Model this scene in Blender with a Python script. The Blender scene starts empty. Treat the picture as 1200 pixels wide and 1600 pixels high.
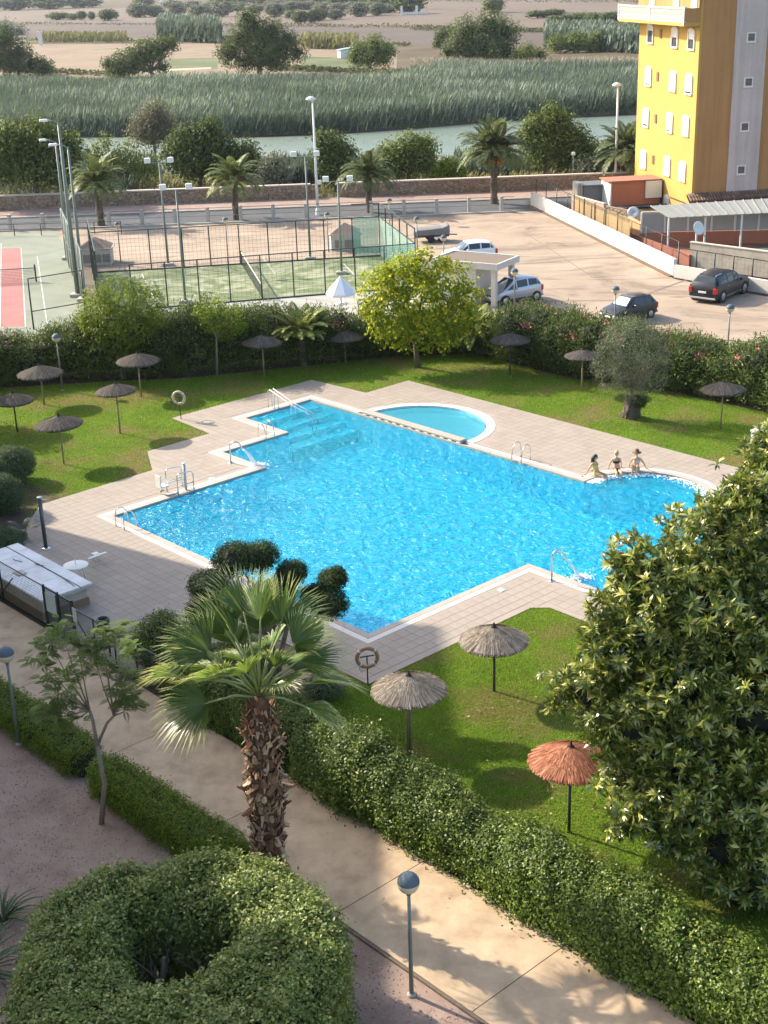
import bpy, math, random, numpy as np
from mathutils import Vector, Matrix
from mathutils.geometry import tessellate_polygon
random.seed(7); RNG = np.random.default_rng(7)
R = math.radians; PI = math.pi
scn = bpy.context.scene
col = scn.collection

# ------------------------------------------------------------------ camera
FPX, PITCH, ROLL, HC = 2135.95, 0.374267, -0.032993, 20.0
_c, _s = math.cos(ROLL), math.sin(ROLL)
_fw = Vector((0, math.cos(PITCH), -math.sin(PITCH))); _up0 = Vector((0, math.sin(PITCH), math.cos(PITCH))); _rt0 = Vector((1, 0, 0))
_rt = _c*_rt0 + _s*_up0; _up = -_s*_rt0 + _c*_up0
cam = bpy.data.cameras.new('camera'); camo = bpy.data.objects.new('camera', cam); col.objects.link(camo)
camo.matrix_world = Matrix(((_rt.x, _up.x, -_fw.x, 0), (_rt.y, _up.y, -_fw.y, 0), (_rt.z, _up.z, -_fw.z, HC), (0, 0, 0, 1)))
cam.sensor_fit = 'VERTICAL'; cam.sensor_height = 32.0; cam.lens = FPX/1600*32.0
cam.clip_start = .2; cam.clip_end = 12000
scn.camera = camo

# ------------------------------------------------------------------ light
SUN_ELEV, SUN_TRAVEL = 33.0, -34.5           # elevation; ground direction the light travels (degrees from +X)
sa = R(SUN_TRAVEL); se = R(SUN_ELEV)
SDIR = Vector((math.cos(sa)*math.cos(se), math.sin(sa)*math.cos(se), -math.sin(se)))
sl = bpy.data.lights.new('sun', 'SUN'); sl.energy = 3.8; sl.angle = R(.55); sl.color = (1, .90, .75)
so = bpy.data.objects.new('sun', sl); col.objects.link(so); so.rotation_euler = SDIR.to_track_quat('-Z', 'Y').to_euler()
world = bpy.data.worlds.new('World'); scn.world = world; world.use_nodes = True
wn = world.node_tree; wn.nodes.clear()
sky = wn.nodes.new('ShaderNodeTexSky'); sky.sky_type = 'NISHITA'; sky.sun_disc = False
sky.sun_elevation = se; sky.sun_rotation = math.atan2(-SDIR.x, -SDIR.y); sky.air_density = 1.0; sky.dust_density = 2.5; sky.ozone_density = .6
bg = wn.nodes.new('ShaderNodeBackground'); bg.inputs['Strength'].default_value = .15
wo = wn.nodes.new('ShaderNodeOutputWorld'); wn.links.new(sky.outputs[0], bg.inputs[0]); wn.links.new(bg.outputs[0], wo.inputs[0])
scn.view_settings.view_transform = 'Standard'; scn.view_settings.look = 'None'; scn.view_settings.gamma = 1
scn.view_settings.use_curve_mapping = False; scn.view_settings.exposure = 1.32
scn.render.engine = 'CYCLES'; scn.cycles.transparent_max_bounces = 24; scn.cycles.max_bounces = 6

# ------------------------------------------------------------------ places
def ray(px, py): return (px-600)*_rt - (py-800)*_up + FPX*_fw
def G(px, py, z=0.0):
    d = ray(px, py); t = (z-HC)/d.z; return Vector((d.x*t, d.y*t, z))
def P3(px, py, y):                                    # the point seen at a pixel, at distance y in front
    d = ray(px, py); t = y/d.y; return Vector((d.x*t, y, HC+d.z*t))
def proj(p):
    v = Vector(p)-Vector((0, 0, HC)); w = v.dot(_fw); return 600+FPX*v.dot(_rt)/w, 800-FPX*v.dot(_up)/w
def hgt(p, py):                                       # height above a ground point that is seen at row py
    lo, hi = -5.0, 60.0
    for _ in range(40):
        m = (lo+hi)/2
        if proj((p[0], p[1], m))[1] > py: lo = m
        else: hi = m
    return lo
def along(K, d, px, z=0.0):                           # distance along a line where it is seen at column px
    lo, hi = -60.0, 60.0
    f = lambda t: proj((K[0]+d[0]*t, K[1]+d[1]*t, z))[0]-px
    sgn = 1 if f(hi) > f(lo) else -1
    for _ in range(50):
        m = (lo+hi)/2
        if f(m)*sgn > 0: hi = m
        else: lo = m
    return lo
TH = -0.8360464
cT, sT = math.cos(TH), math.sin(TH)
def W(u, v, z=0.0): return Vector((u*cT - v*sT, u*sT + v*cT, z))
def UV(p): return (p[0]*cT+p[1]*sT, -p[0]*sT+p[1]*cT)

# ------------------------------------------------------------------ objects and tags
def tag(o, label=None, cat=None, group=None, kind=None):
    if label: o['label'] = label
    if cat: o['category'] = cat
    if group: o['group'] = group
    if kind: o['kind'] = kind
    return o
def empty(name, loc=(0, 0, 0), rz=0.0, label=None, cat=None, group=None):
    o = bpy.data.objects.new(name, None); col.objects.link(o); o.location = loc; o.rotation_euler = (0, 0, rz); o.empty_display_size = .2
    return tag(o, label, cat, group)
def link(name, me, parent=None, loc=(0, 0, 0), rz=0.0):
    o = bpy.data.objects.new(name, me); col.objects.link(o); o.location = loc; o.rotation_euler = (0, 0, rz)
    if parent is not None: o.parent = parent
    return o
KIDS = {}
def copy_tree(o, parent=None):
    c = o.copy(); col.objects.link(c)
    if parent is not None: c.parent = parent
    for ch in o.children: copy_tree(ch, c)
    return c
class MB:
    def __init__(s): s.v = []; s.f = []
    def add(s, vs, fs):
        n = len(s.v); s.v += [tuple(p) for p in vs]; s.f += [tuple(i+n for i in f) for f in fs]; return s
    def box(s, c, d, rz=0.0, tilt=None):
        x, y, z = d[0]/2, d[1]/2, d[2]/2; M = Matrix.Rotation(rz, 3, 'Z')
        if tilt is not None: M = tilt
        c = Vector(c)
        vs = [c+M@Vector(p) for p in ((-x,-y,-z),(x,-y,-z),(x,y,-z),(-x,y,-z),(-x,-y,z),(x,-y,z),(x,y,z),(-x,y,z))]
        return s.add(vs, ((3,2,1,0),(4,5,6,7),(0,1,5,4),(1,2,6,5),(2,3,7,6),(3,0,4,7)))
    def bbox(s, c, d, b=.01, rz=0.0):                 # box with bevelled vertical and top edges
        x, y, z = d[0]/2, d[1]/2, d[2]/2; M = Matrix.Rotation(rz, 3, 'Z'); c = Vector(c); vs = []
        for zz, k in ((-z, 0), (z-b, 0), (z, b)):
            for px_, py_ in ((-x+b+k,-y+k),(x-b-k,-y+k),(x-k,-y+b+k),(x-k,y-b-k),(x-b-k,y-k),(-x+b+k,y-k),(-x+k,y-b-k),(-x+k,-y+b+k)):
                vs.append(c+M@Vector((px_, py_, zz)))
        fs = [tuple(range(7, -1, -1)), tuple(range(16, 24))]
        for r_ in (0, 8):
            for i in range(8): j = (i+1) % 8; fs.append((r_+i, r_+j, r_+8+j, r_+8+i))
        return s.add(vs, fs)
    def bar(s, a, b, w, h=None):                      # rectangular bar between two points
        a, b = Vector(a), Vector(b); h = h or w; d = (b-a); L = d.length; d.normalize()
        sd = d.cross(Vector((0, 0, 1)))
        if sd.length < 1e-4: sd = Vector((1, 0, 0))
        sd.normalize(); u = sd.cross(d)
        vs = [p+sd*i*w/2+u*j*h/2 for p in (a, b) for i, j in ((-1,-1),(1,-1),(1,1),(-1,1))]
        return s.add(vs, ((0,1,2,3),(7,6,5,4),(0,4,5,1),(1,5,6,2),(2,6,7,3),(3,7,4,0)))
    def tube(s, pts, rs, n=8, cap=True):
        pts = [Vector(p) for p in pts]
        if not hasattr(rs, '__len__'): rs = [rs]*len(pts)
        vs = []; prev = None
        for i, p in enumerate(pts):
            d = (pts[min(i+1, len(pts)-1)]-pts[max(i-1, 0)]).normalized()
            if prev is None:
                a = Vector((0, 0, 1)) if abs(d.z) < .9 else Vector((1, 0, 0)); x = d.cross(a).normalized()
            else:
                x = (prev - d*prev.dot(d))
                x = x.normalized() if x.length > 1e-5 else d.orthogonal().normalized()
            prev = x; y = d.cross(x)
            for k in range(n):
                a = 2*PI*k/n; vs.append(p+(x*math.cos(a)+y*math.sin(a))*rs[i])
        fs = [(i*n+k, i*n+(k+1) % n, (i+1)*n+(k+1) % n, (i+1)*n+k) for i in range(len(pts)-1) for k in range(n)]
        if cap: fs += [tuple(range(n-1, -1, -1)), tuple((len(pts)-1)*n+k for k in range(n))]
        return s.add(vs, fs)
    def lathe(s, prof, n=24, c=(0, 0, 0)):
        c = Vector(c); vs = []; m = len(prof)
        for r_, z in prof:
            for k in range(n): a = 2*PI*k/n; vs.append(c+Vector((r_*math.cos(a), r_*math.sin(a), z)))
        return s.add(vs, [(i*n+k, i*n+(k+1) % n, (i+1)*n+(k+1) % n, (i+1)*n+k) for i in range(m-1) for k in range(n)])
    def prism(s, poly, z0, z1):
        n = len(poly); vs = [(p[0], p[1], z0) for p in poly]+[(p[0], p[1], z1) for p in poly]
        ar = sum(poly[i][0]*poly[(i+1) % n][1]-poly[(i+1) % n][0]*poly[i][1] for i in range(n))
        fs = [(i, (i+1) % n, n+(i+1) % n, n+i) for i in range(n)]+[tuple(range(n-1, -1, -1)), tuple(range(n, 2*n))]
        if ar < 0: fs = [tuple(reversed(f)) for f in fs]
        return s.add(vs, fs)
    def sheet(s, outer, holes=(), z=0.0):
        loops = [[Vector((p[0], p[1], 0)) for p in outer]]+[[Vector((p[0], p[1], 0)) for p in h] for h in holes]
        flat = [p for l in loops for p in l]; n = len(s.v)
        s.v += [(p.x, p.y, z) for p in flat]
        for t in tessellate_polygon(loops):
            a, b, c = (flat[i] for i in t)
            if (b-a).cross(c-a).z < 0: t = (t[0], t[2], t[1])
            s.f.append(tuple(i+n for i in t))
        return s
    def mesh(s, name, m, smooth=False):
        me = bpy.data.meshes.new(name); me.from_pydata(s.v, [], s.f); me.materials.append(m)
        if smooth: me.shade_smooth()
        me.update(); return me
    def build(s, name, m, parent=None, smooth=False, loc=(0, 0, 0), rz=0.0):
        return link(name, s.mesh(name, m, smooth), parent, loc, rz)
def shade_auto(o, ang=35):
    me = o.data; me.shade_smooth(); me.set_sharp_from_angle(angle=R(ang)); return o
def npmesh(name, V, F, m, attr=None, smooth=False):
    """V (n,3), F (k,3|4) numpy arrays, attr (k,) one random value per face"""
    me = bpy.data.meshes.new(name); V = np.asarray(V, np.float32); F = np.asarray(F, np.int32); k = F.shape[1]
    me.vertices.add(len(V)); me.vertices.foreach_set('co', V.ravel())
    me.loops.add(F.size); me.loops.foreach_set('vertex_index', F.ravel())
    me.polygons.add(len(F)); me.polygons.foreach_set('loop_start', np.arange(0, F.size, k, dtype=np.int32))
    me.materials.append(m)
    if smooth: me.polygons.foreach_set('use_smooth', np.ones(len(F), bool))
    me.update(calc_edges=True)
    if attr is not None:
        a = me.attributes.new('v', 'FLOAT', 'FACE'); a.data.foreach_set('value', np.asarray(attr, np.float32))
    return me
def inpoly(p, poly):
    x, y = p[0], p[1]; r_ = False; n = len(poly)
    for i in range(n):
        x1, y1 = poly[i][0], poly[i][1]; x2, y2 = poly[(i+1) % n][0], poly[(i+1) % n][1]
        if (y1 > y) != (y2 > y) and x < (x2-x1)*(y-y1)/(y2-y1)+x1: r_ = not r_
    return r_
def np_inpoly(X, Y, poly):
    r_ = np.zeros(X.shape, bool); n = len(poly)
    for i in range(n):
        x1, y1 = poly[i][0], poly[i][1]; x2, y2 = poly[(i+1) % n][0], poly[(i+1) % n][1]
        if y1 == y2: continue
        c = ((y1 > Y) != (y2 > Y)) & (X < (x2-x1)*(Y-y1)/(y2-y1)+x1); r_ ^= c
    return r_
def offset_poly(poly, d):                             # ccw polygon, outward positive
    n = len(poly); out = []
    for i in range(n):
        a, b, c = (Vector((poly[j % n][0], poly[j % n][1])) for j in (i-1, i, i+1))
        e1 = (b-a).normalized(); e2 = (c-b).normalized(); n1 = Vector((e1.y, -e1.x)); n2 = Vector((e2.y, -e2.x))
        k = n1+n2; out.append(b+k*(d/max(.3, 1+n1.dot(n2))))
    return out

# ------------------------------------------------------------------ materials
def newmat(name):
    m = bpy.data.materials.new(name); m.use_nodes = True; nt = m.node_tree; b = nt.nodes['Principled BSDF']; return m, nt, b
def N(nt, t, **kw):
    n = nt.nodes.new(t)
    for k, v in kw.items(): setattr(n, k, v)
    return n
def ramp(nt, stops, fac):
    r_ = N(nt, 'ShaderNodeValToRGB'); e = r_.color_ramp.elements
    while len(e) < len(stops): e.new(.5)
    for i, (p, c) in enumerate(stops): e[i].position = p; e[i].color = (*c, 1) if len(c) == 3 else c
    nt.links.new(fac, r_.inputs[0]); return r_.outputs[0]
def noise(nt, scale, detail=4, rough=.6, vec=None, dist=0.0):
    n = N(nt, 'ShaderNodeTexNoise'); n.inputs['Scale'].default_value = scale; n.inputs['Detail'].default_value = detail
    n.inputs['Roughness'].default_value = rough; n.inputs['Distortion'].default_value = dist
    if vec is None:
        t = N(nt, 'ShaderNodeTexCoord'); vec = t.outputs['Object']
    nt.links.new(vec, n.inputs['Vector']); return n.outputs['Fac']
def mixc(nt, a, b, fac, mode='MIX'):
    n = N(nt, 'ShaderNodeMix', data_type='RGBA', blend_type=mode)
    for s_, v in ((6, a), (7, b)):
        if hasattr(v, 'links'): nt.links.new(v, n.inputs[s_])
        else: n.inputs[s_].default_value = (*v, 1)
    if hasattr(fac, 'links'): nt.links.new(fac, n.inputs[0])
    else: n.inputs[0].default_value = fac
    return n.outputs[2]
def bump(nt, b, h, strength=.3, dist=.02):
    n = N(nt, 'ShaderNodeBump'); n.inputs['Strength'].default_value = strength; n.inputs['Distance'].default_value = dist
    nt.links.new(h, n.inputs['Height']); nt.links.new(n.outputs[0], b.inputs['Normal']); return n
def mulv(nt, c, fac, lo, hi):                        # multiply a colour by a value running lo..hi
    mr = N(nt, 'ShaderNodeMapRange'); mr.inputs[3].default_value = lo; mr.inputs[4].default_value = hi; nt.links.new(fac, mr.inputs[0])
    cb = N(nt, 'ShaderNodeCombineColor')
    for i in range(3): nt.links.new(mr.outputs[0], cb.inputs[i])
    return mixc(nt, c, cb.outputs[0], 1.0, 'MULTIPLY')
def plain(name, c, rough=.6, metal=0.0, var=.12, scale=6.0, bmp=0.0, bscale=40, spec=.5, rnd=0.0):
    m, nt, b = newmat(name)
    x = mixc(nt, tuple(max(0, v*(1-var)) for v in c), tuple(min(1, v*(1+var)) for v in c), noise(nt, scale, 5))
    if rnd:
        oi = N(nt, 'ShaderNodeObjectInfo'); x = mulv(nt, x, oi.outputs['Random'], 1-rnd, 1+rnd)
    nt.links.new(x, b.inputs['Base Color']); b.inputs['Roughness'].default_value = rough; b.inputs['Metallic'].default_value = metal
    b.inputs['Specular IOR Level'].default_value = spec
    if bmp: bump(nt, b, noise(nt, bscale, 6), bmp)
    return m
def layered(name, stops, scale=1.0, fine=20, fineamt=.25, rough=.85, bmp=.4, bscale=60, bdist=.02, detail=6, dist=0.0, spec=.3, extra=None):
    m, nt, b = newmat(name)
    x = ramp(nt, stops, noise(nt, scale, detail, .62, dist=dist))
    x = mulv(nt, x, noise(nt, fine, 4, .7), 1-fineamt, 1+fineamt)
    if extra: x = extra(nt, x)
    nt.links.new(x, b.inputs['Base Color']); b.inputs['Roughness'].default_value = rough; b.inputs['Specular IOR Level'].default_value = spec
    if bmp: bump(nt, b, noise(nt, bscale, 5, .7), bmp, bdist)
    return m
def leafmat(name, dark, light, tip=None, transl=.28, rough=.6, clump=1.2, tipfrac=.12, spec=.12, csc=.35, tcol=None, dry=False):
    m, nt, b = newmat(name)
    at = N(nt, 'ShaderNodeAttribute', attribute_name='v')
    stops = [(0, dark), (1-tipfrac-.03 if tip else 1, light)]
    if tip: stops += [(1-tipfrac+.02, tip)]
    x = ramp(nt, stops, at.outputs['Fac'])
    x = mulv(nt, x, noise(nt, clump, 3, .5), 1-csc, 1+csc)
    oi = N(nt, 'ShaderNodeObjectInfo'); x = mulv(nt, x, oi.outputs['Random'], .88, 1.12)
    if dry: x = mixc(nt, x, (.27, .22, .075), ramp(nt, [(.47, (0, 0, 0)), (.64, (.8, .8, .8))], noise(nt, .33, 4, .6)))
    nt.links.new(x, b.inputs['Base Color']); b.inputs['Roughness'].default_value = rough; b.inputs['Specular IOR Level'].default_value = spec
    tr = N(nt, 'ShaderNodeBsdfTranslucent'); ms = N(nt, 'ShaderNodeMixShader'); ms.inputs[0].default_value = transl
    hv = mixc(nt, x, tcol or (1.0, 1.0, .35), .5, 'MULTIPLY'); g = N(nt, 'ShaderNodeGamma'); g.inputs[1].default_value = .8
    nt.links.new(hv, g.inputs[0]); nt.links.new(g.outputs[0], tr.inputs[0])
    nt.links.new(b.outputs[0], ms.inputs[1]); nt.links.new(tr.outputs[0], ms.inputs[2])
    nt.links.new(ms.outputs[0], nt.nodes['Material Output'].inputs[0]); return m
def glassmat(name, tint, rough=.05, transp=.6):
    m, nt, b = newmat(name); b.inputs['Base Color'].default_value = (*tint, 1); b.inputs['Roughness'].default_value = rough
    t = N(nt, 'ShaderNodeBsdfTransparent'); t.inputs[0].default_value = (.9, .97, .95, 1); ms = N(nt, 'ShaderNodeMixShader'); ms.inputs[0].default_value = transp
    nt.links.new(b.outputs[0], ms.inputs[1]); nt.links.new(t.outputs[0], ms.inputs[2]); nt.links.new(ms.outputs[0], nt.nodes['Material Output'].inputs[0]); return m

# ------------------------------------------------------------------ foliage makers
def unit(a): return a/np.maximum(np.linalg.norm(a, axis=-1, keepdims=True), 1e-9)
def leaf_quads(C, Nn, L, Wd, axis=None, droop=.25, lj=.3):
    """diamond leaves: base at C, plane normal about Nn; returns V, F"""
    n = len(C); a = RNG.normal(size=(n, 3)) if axis is None else axis
    a = unit(a - Nn*np.sum(a*Nn, 1, keepdims=True)); b = np.cross(Nn, a)
    l = (L*(1+lj*RNG.uniform(-1, 1, (n, 1)))); w = Wd*(1+lj*RNG.uniform(-1, 1, (n, 1)))
    V = np.stack([C, C+a*l*.5+b*w*.5+Nn*l*.08, C+a*l-Nn*l*droop*.5, C+a*l*.5-b*w*.5+Nn*l*.08], 1).reshape(-1, 3)
    return V, np.arange(4*n).reshape(-1, 4)
def crown_pts(blobs, nclump, per, cr, inner=.55, lump=.25, flat=1.0, bottom=-1.0):
    """clumps of leaf positions on the outer part of a union of ellipsoids -> points, outward normals, clump id"""
    cs = np.array([b[0] for b in blobs], float); rs = np.array([b[1] if hasattr(b[1], '__len__') else (b[1],)*3 for b in blobs], float)
    wgt = np.prod(rs, 1)**(2/3); wgt /= wgt.sum(); out = []; nn = []
    need = nclump; tries = 0
    while need > 0 and tries < 12:
        k = RNG.choice(len(blobs), size=need*2, p=wgt); d = unit(RNG.normal(size=(need*2, 3)))
        ok = d[:, 2] > bottom+RNG.uniform(-.15, .15, len(d)); k = k[ok]; d = d[ok]
        rad = inner+(1-inner)*RNG.uniform(0, 1, (len(d), 1))**.6; rad *= 1+lump*.5*RNG.uniform(-1, 1, (len(d), 1))
        p = cs[k]+d*rs[k]*rad
        q = ((p[:, None]-cs[None])/rs[None]); q = np.linalg.norm(q, axis=2); q[np.arange(len(p)), k] = 9
        ok = q.min(1) > inner*.95 if len(blobs) > 1 else np.ones(len(p), bool)
        p = p[ok][:need]; d = d[ok][:need]; out.append(p); nn.append(unit(d/rs[k[ok]][:need])); need -= len(p); tries += 1
    Pc = np.concatenate(out); D = np.concatenate(nn); m = len(Pc)
    P = np.repeat(Pc, per, 0)+RNG.normal(size=(m*per, 3))*cr*np.array([1, 1, flat]); D = np.repeat(D, per, 0); return P, D, np.repeat(np.arange(m), per)
def foliage(name, blobs, nclump, per, cr, L, Wd, m, parent=None, up=.5, inner=.55, lump=.25, flat=.8, bottom=-1.0, loc=(0, 0, 0), jit=.6, droop=.25, cvar=.35):
    P, D, cid = crown_pts(blobs, nclump, per, cr, inner, lump, flat, bottom)
    Nn = unit(D+np.array([0, 0, up])+RNG.normal(size=D.shape)*jit); V, F = leaf_quads(P, Nn, L, Wd, droop=droop)
    cv = RNG.uniform(0, 1, cid.max()+1)[cid]; a = np.clip(cvar*cv+(1-cvar)*RNG.uniform(0, 1, len(P)), 0, 1)
    return link(name, npmesh(name, V, F, m, a), parent, loc)
def core(name, blobs, m, parent=None, k=.62, n=10):  # solid dark body standing in for the shaded inside of foliage
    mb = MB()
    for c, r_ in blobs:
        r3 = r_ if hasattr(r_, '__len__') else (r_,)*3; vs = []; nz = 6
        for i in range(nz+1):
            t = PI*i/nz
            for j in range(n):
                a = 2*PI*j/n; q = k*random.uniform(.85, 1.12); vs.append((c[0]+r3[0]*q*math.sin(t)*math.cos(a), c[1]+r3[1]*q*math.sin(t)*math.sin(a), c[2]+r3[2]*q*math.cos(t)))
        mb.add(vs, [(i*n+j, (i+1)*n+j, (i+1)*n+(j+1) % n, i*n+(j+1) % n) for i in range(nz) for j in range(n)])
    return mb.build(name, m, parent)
def branches(mb, base, targets, r0, n=7, sag=.0, spread=.35):
    base = Vector(base)
    for t in targets:
        t = Vector(t); mid = base.lerp(t, .5)+Vector((random.uniform(-1, 1), random.uniform(-1, 1), random.uniform(-.3, .6)))*(t-base).length*.12
        mb.tube([base, base.lerp(mid, .5), mid, mid.lerp(t, .6), t], [r0, r0*.85, r0*.65, r0*.4, r0*.15], n)
# ------------------------------------------------------------------ shared materials
M = {}
M['metal'] = plain('galvanised_steel', (.42, .43, .42), .38, .85, .1)
M['steel'] = plain('polished_steel', (.62, .63, .62), .18, 1.0, .05)
M['darkmetal'] = plain('dark_green_paint', (.018, .03, .026), .5, 0, .2)
M['graypaint'] = plain('grey_green_paint', (.15, .19, .17), .5, 0, .15)
M['white'] = plain('white_paint', (.72, .71, .66), .55, 0, .08, 2)
M['whitelamp'] = plain('white_lamp_metal', (.70, .72, .70), .45, 0, .06)
M['globe_top'] = plain('lamp_globe_blue_grey', (.105, .135, .155), .6, 0, .12, 5, spec=.15)
M['globe_bot'] = plain('lamp_globe_cream', (.62, .52, .36), .35, 0, .1, 5)
M['pole_paint'] = plain('lamp_pole_paint', (.16, .19, .17), .5, .2, .2, 12)
M['wood'] = plain('weathered_wood_pole', (.27, .21, .12), .8, 0, .35, 9, .4, 50)
M['darkwood'] = plain('dark_wood_pole', (.07, .065, .05), .8, 0, .35, 9, .4, 50)
M['bark'] = plain('grey_brown_bark', (.14, .105, .075), .9, 0, .45, 7, .8, 25)
M['lightbark'] = plain('pale_bark', (.24, .19, .14), .9, 0, .35, 9, .6, 25)
M['twig'] = plain('inner_foliage_shade', (.022, .024, .012), .95, 0, .4, 8)  # near-black: the shade inside foliage is put into this colour
M['concrete'] = plain('grey_concrete', (.36, .34, .30), .85, 0, .2, 3, .3, 40)
M['rubber'] = plain('black_rubber', (.015, .015, .015), .7)
M['blackplastic'] = plain('black_plastic', (.02, .022, .024), .45)

# ------------------------------------------------------------------ the ground
def sheet_obj(name, poly, m, z, holes=()):
    return tag(MB().sheet(poly, holes, z).build(name, m), kind='structure')
def arc_uv(cu, cv, r_, a0, a1, n): return [(cu+r_*math.cos(a0+(a1-a0)*i/n), cv+r_*math.sin(a0+(a1-a0)*i/n)) for i in range(n+1)]
POOL_UV = [(-45.5, 26.4), (-30.15, 26.4), (-30.15, 34.2), (-25.6, 34.2), (-25.6, 42.3), (-28.65, 42.3)] + arc_uv(-31.4, 42.55, 2.75, .0, PI, 22) + \
          [(-34.15, 42.2), (-52.0, 42.2), (-52.0, 38.05), (-48.65, 38.05), (-48.65, 34.2), (-45.5, 34.2)]
POOL = [W(*p).xy for p in POOL_UV]
KC = (-44.78, 42.5); KR = 3.3
KIDS_UV = [(KC[0]+KR, 42.72)] + arc_uv(KC[0], 42.75, KR, .02, PI-.02, 28) + [(KC[0]-KR, 42.72)]
KPOOL = [W(*p).xy for p in KIDS_UV]
HOLE = offset_poly(POOL, .02); 

def earth_extra(nt, x): return x
M['earth'] = layered('dry_field_earth', [(.25, (.065, .05, .030)), (.45, (.10, .078, .050)), (.62, (.135, .105, .068)), (.8, (.085, .09, .04))], .03, .6, .22, .95, 0, spec=.1)
far = 2400
HOLES = [[(p.x, p.y) for p in offset_poly(POOL, .04)], [(p.x, p.y) for p in offset_poly(list(KPOOL), .05)]]
GR = sheet_obj('ground', [(-far, -300), (far, -300), (far, 4600), (-far, 4600)], M['earth'], -.12, HOLES)
def lawn_extra(nt, x):
    y = ramp(nt, [(.48, (0, 0, 0)), (.66, (1, 1, 1))], noise(nt, .33, 4, .6))
    x = mixc(nt, x, (.20, .165, .062), y)
    w = N(nt, 'ShaderNodeTexVoronoi'); w.inputs['Scale'].default_value = 14; t = N(nt, 'ShaderNodeTexCoord'); nt.links.new(t.outputs['Object'], w.inputs[0])
    return mulv(nt, x, w.outputs['Distance'], 1.15, .75)
M['lawn'] = layered('mown_grass', [(.3, (.075, .145, .010)), (.5, (.105, .19, .014)), (.72, (.16, .225, .024))], .5, 22, .5, .95, 1.0, 45, .06, spec=.15, extra=lawn_extra)
M['gravel'] = layered('pink_gravel', [(.3, (.25, .165, .125)), (.5, (.335, .235, .18)), (.7, (.40, .295, .235))], .8, 90, .5, .95, .8, 70, .02, spec=.2)
M['tan'] = layered('imprinted_tan_concrete', [(.28, (.32, .225, .135)), (.5, (.45, .33, .21)), (.70, (.53, .39, .25))], 1.3, 9, .10, .8, .3, 14, .01, dist=.25)
HEDGE_LINE = [G(*p).xy for p in ((-260, 640), (0, 606), (150, 597), (300, 590), (480, 571), (620, 556), (740, 553), (900, 592), (1040, 610), (1200, 645), (1500, 720))]
lawn_poly = [W(-60, 20.2).xy, W(5, 20.2).xy, W(5, 48).xy] + list(reversed(HEDGE_LINE)) + [Vector((-36, 66)), Vector((-36, 52))]
sheet_obj('lawn', lawn_poly, M['lawn'], -.012, HOLES)
M['bed'] = layered('planting_bed_soil', [(.3, (.045, .032, .022)), (.6, (.10, .075, .05))], 1.5, 25, .4, .95, .8, 40)
sheet_obj('planting_bed', [W(-63, 19.2).xy, W(-46.2, 19.2).xy, W(-46.2, 22.3).xy, W(-48.95, 25).xy, W(-48.95, 26).xy, W(-63, 26).xy], M['bed'], -.006)

# ---- pool deck: slab, tiles, coping
deck_uv = [(-50, 19.4), (-33, 19.4), (-33, 24.1), (-27.65, 24.1), (-27.65, 31.5), (-27.2, 31.95), (-16, 31.95), (-16, 47.9), (-50.75, 47.9), (-50.75, 44.9), (-54.75, 44.6),
           (-54.75, 35.6), (-51.35, 35.4), (-51.35, 31.9), (-49.0, 30.6), (-48.9, 25), (-46, 22.3), (-46.5, 19.4)]
deck_uv = deck_uv[1:]
DECK = [W(*p).xy for p in deck_uv]
COP = offset_poly(POOL, .25); GRT = offset_poly(POOL, .50); KCOP = offset_poly(list(KPOOL), .42)
M['grout'] = plain('deck_grout', (.25, .21, .17), .9, 0, .15, 3)
sh = [(p.x, p.y) for p in offset_poly(POOL, .04)]
deck = sheet_obj('pool_deck', DECK, M['grout'], .0, [sh, [(p.x, p.y) for p in offset_poly(list(KPOOL), .05)]])
def tile_extra():
    m, nt, b = newmat('beige_deck_tile'); x = ramp(nt, [(.3, (.285, .24, .195)), (.7, (.33, .28, .23))], noise(nt, .8, 5))
    g = N(nt, 'ShaderNodeNewGeometry'); x = mulv(nt, x, g.outputs['Random Per Island'], .95, 1.04)
    oi = N(nt, 'ShaderNodeObjectInfo'); x = mulv(nt, x, oi.outputs['Random'], .97, 1.03)
    x = mulv(nt, x, noise(nt, 60, 3, .7), .92, 1.08)
    nt.links.new(x, b.inputs['Base Color']); b.inputs['Roughness'].default_value = .75; b.inputs['Specular IOR Level'].default_value = .3; return m
M['tile'] = tile_extra()
TS = .40; tiles = []
GP = [(p.x, p.y) for p in GRT]; KP = [(p.x, p.y) for p in KCOP]
for i in range(int((55-16)/TS)+2):
    for j in range(int((48-19.4)/TS)+1):
        u = -54.75+TS*(i+.5); v = 19.4+TS*(j+.5)
        pts = [W(u+a*TS*.49, v+b*TS*.49) for a, b in ((0, 0), (-1, -1), (1, -1), (1, 1), (-1, 1))]
        if not inpoly(pts[0], DECK): continue
        if any(inpoly(p, GP) or inpoly(p, KP) for p in pts): 
            continue
        if any(not inpoly(p, DECK) for p in pts[1:]): continue
        tiles.append((u, v))
tb = MB().bbox((0, 0, .008), (TS-.010, TS-.010, .016), .003); tme = tb.mesh('tile', M['tile'])
def seen(u, v):
    x, y = proj(W(u, v)); return 0 < x < 1200 and 0 < y < 1600 and not (x < 620 and y > 880) and not(x > 870 and y > 860)
near = sorted([t for t in tiles if seen(*t)], key=lambda t: W(*t).y)[:300]; ns = set(near)
for u, v in near: link('tile', tme, deck, W(u, v), TH)
rest = MB()
for u, v in tiles:
    if (u, v) not in ns: rest.box(W(u, v, .008), (TS-.010, TS-.010, .016), TH)
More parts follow.
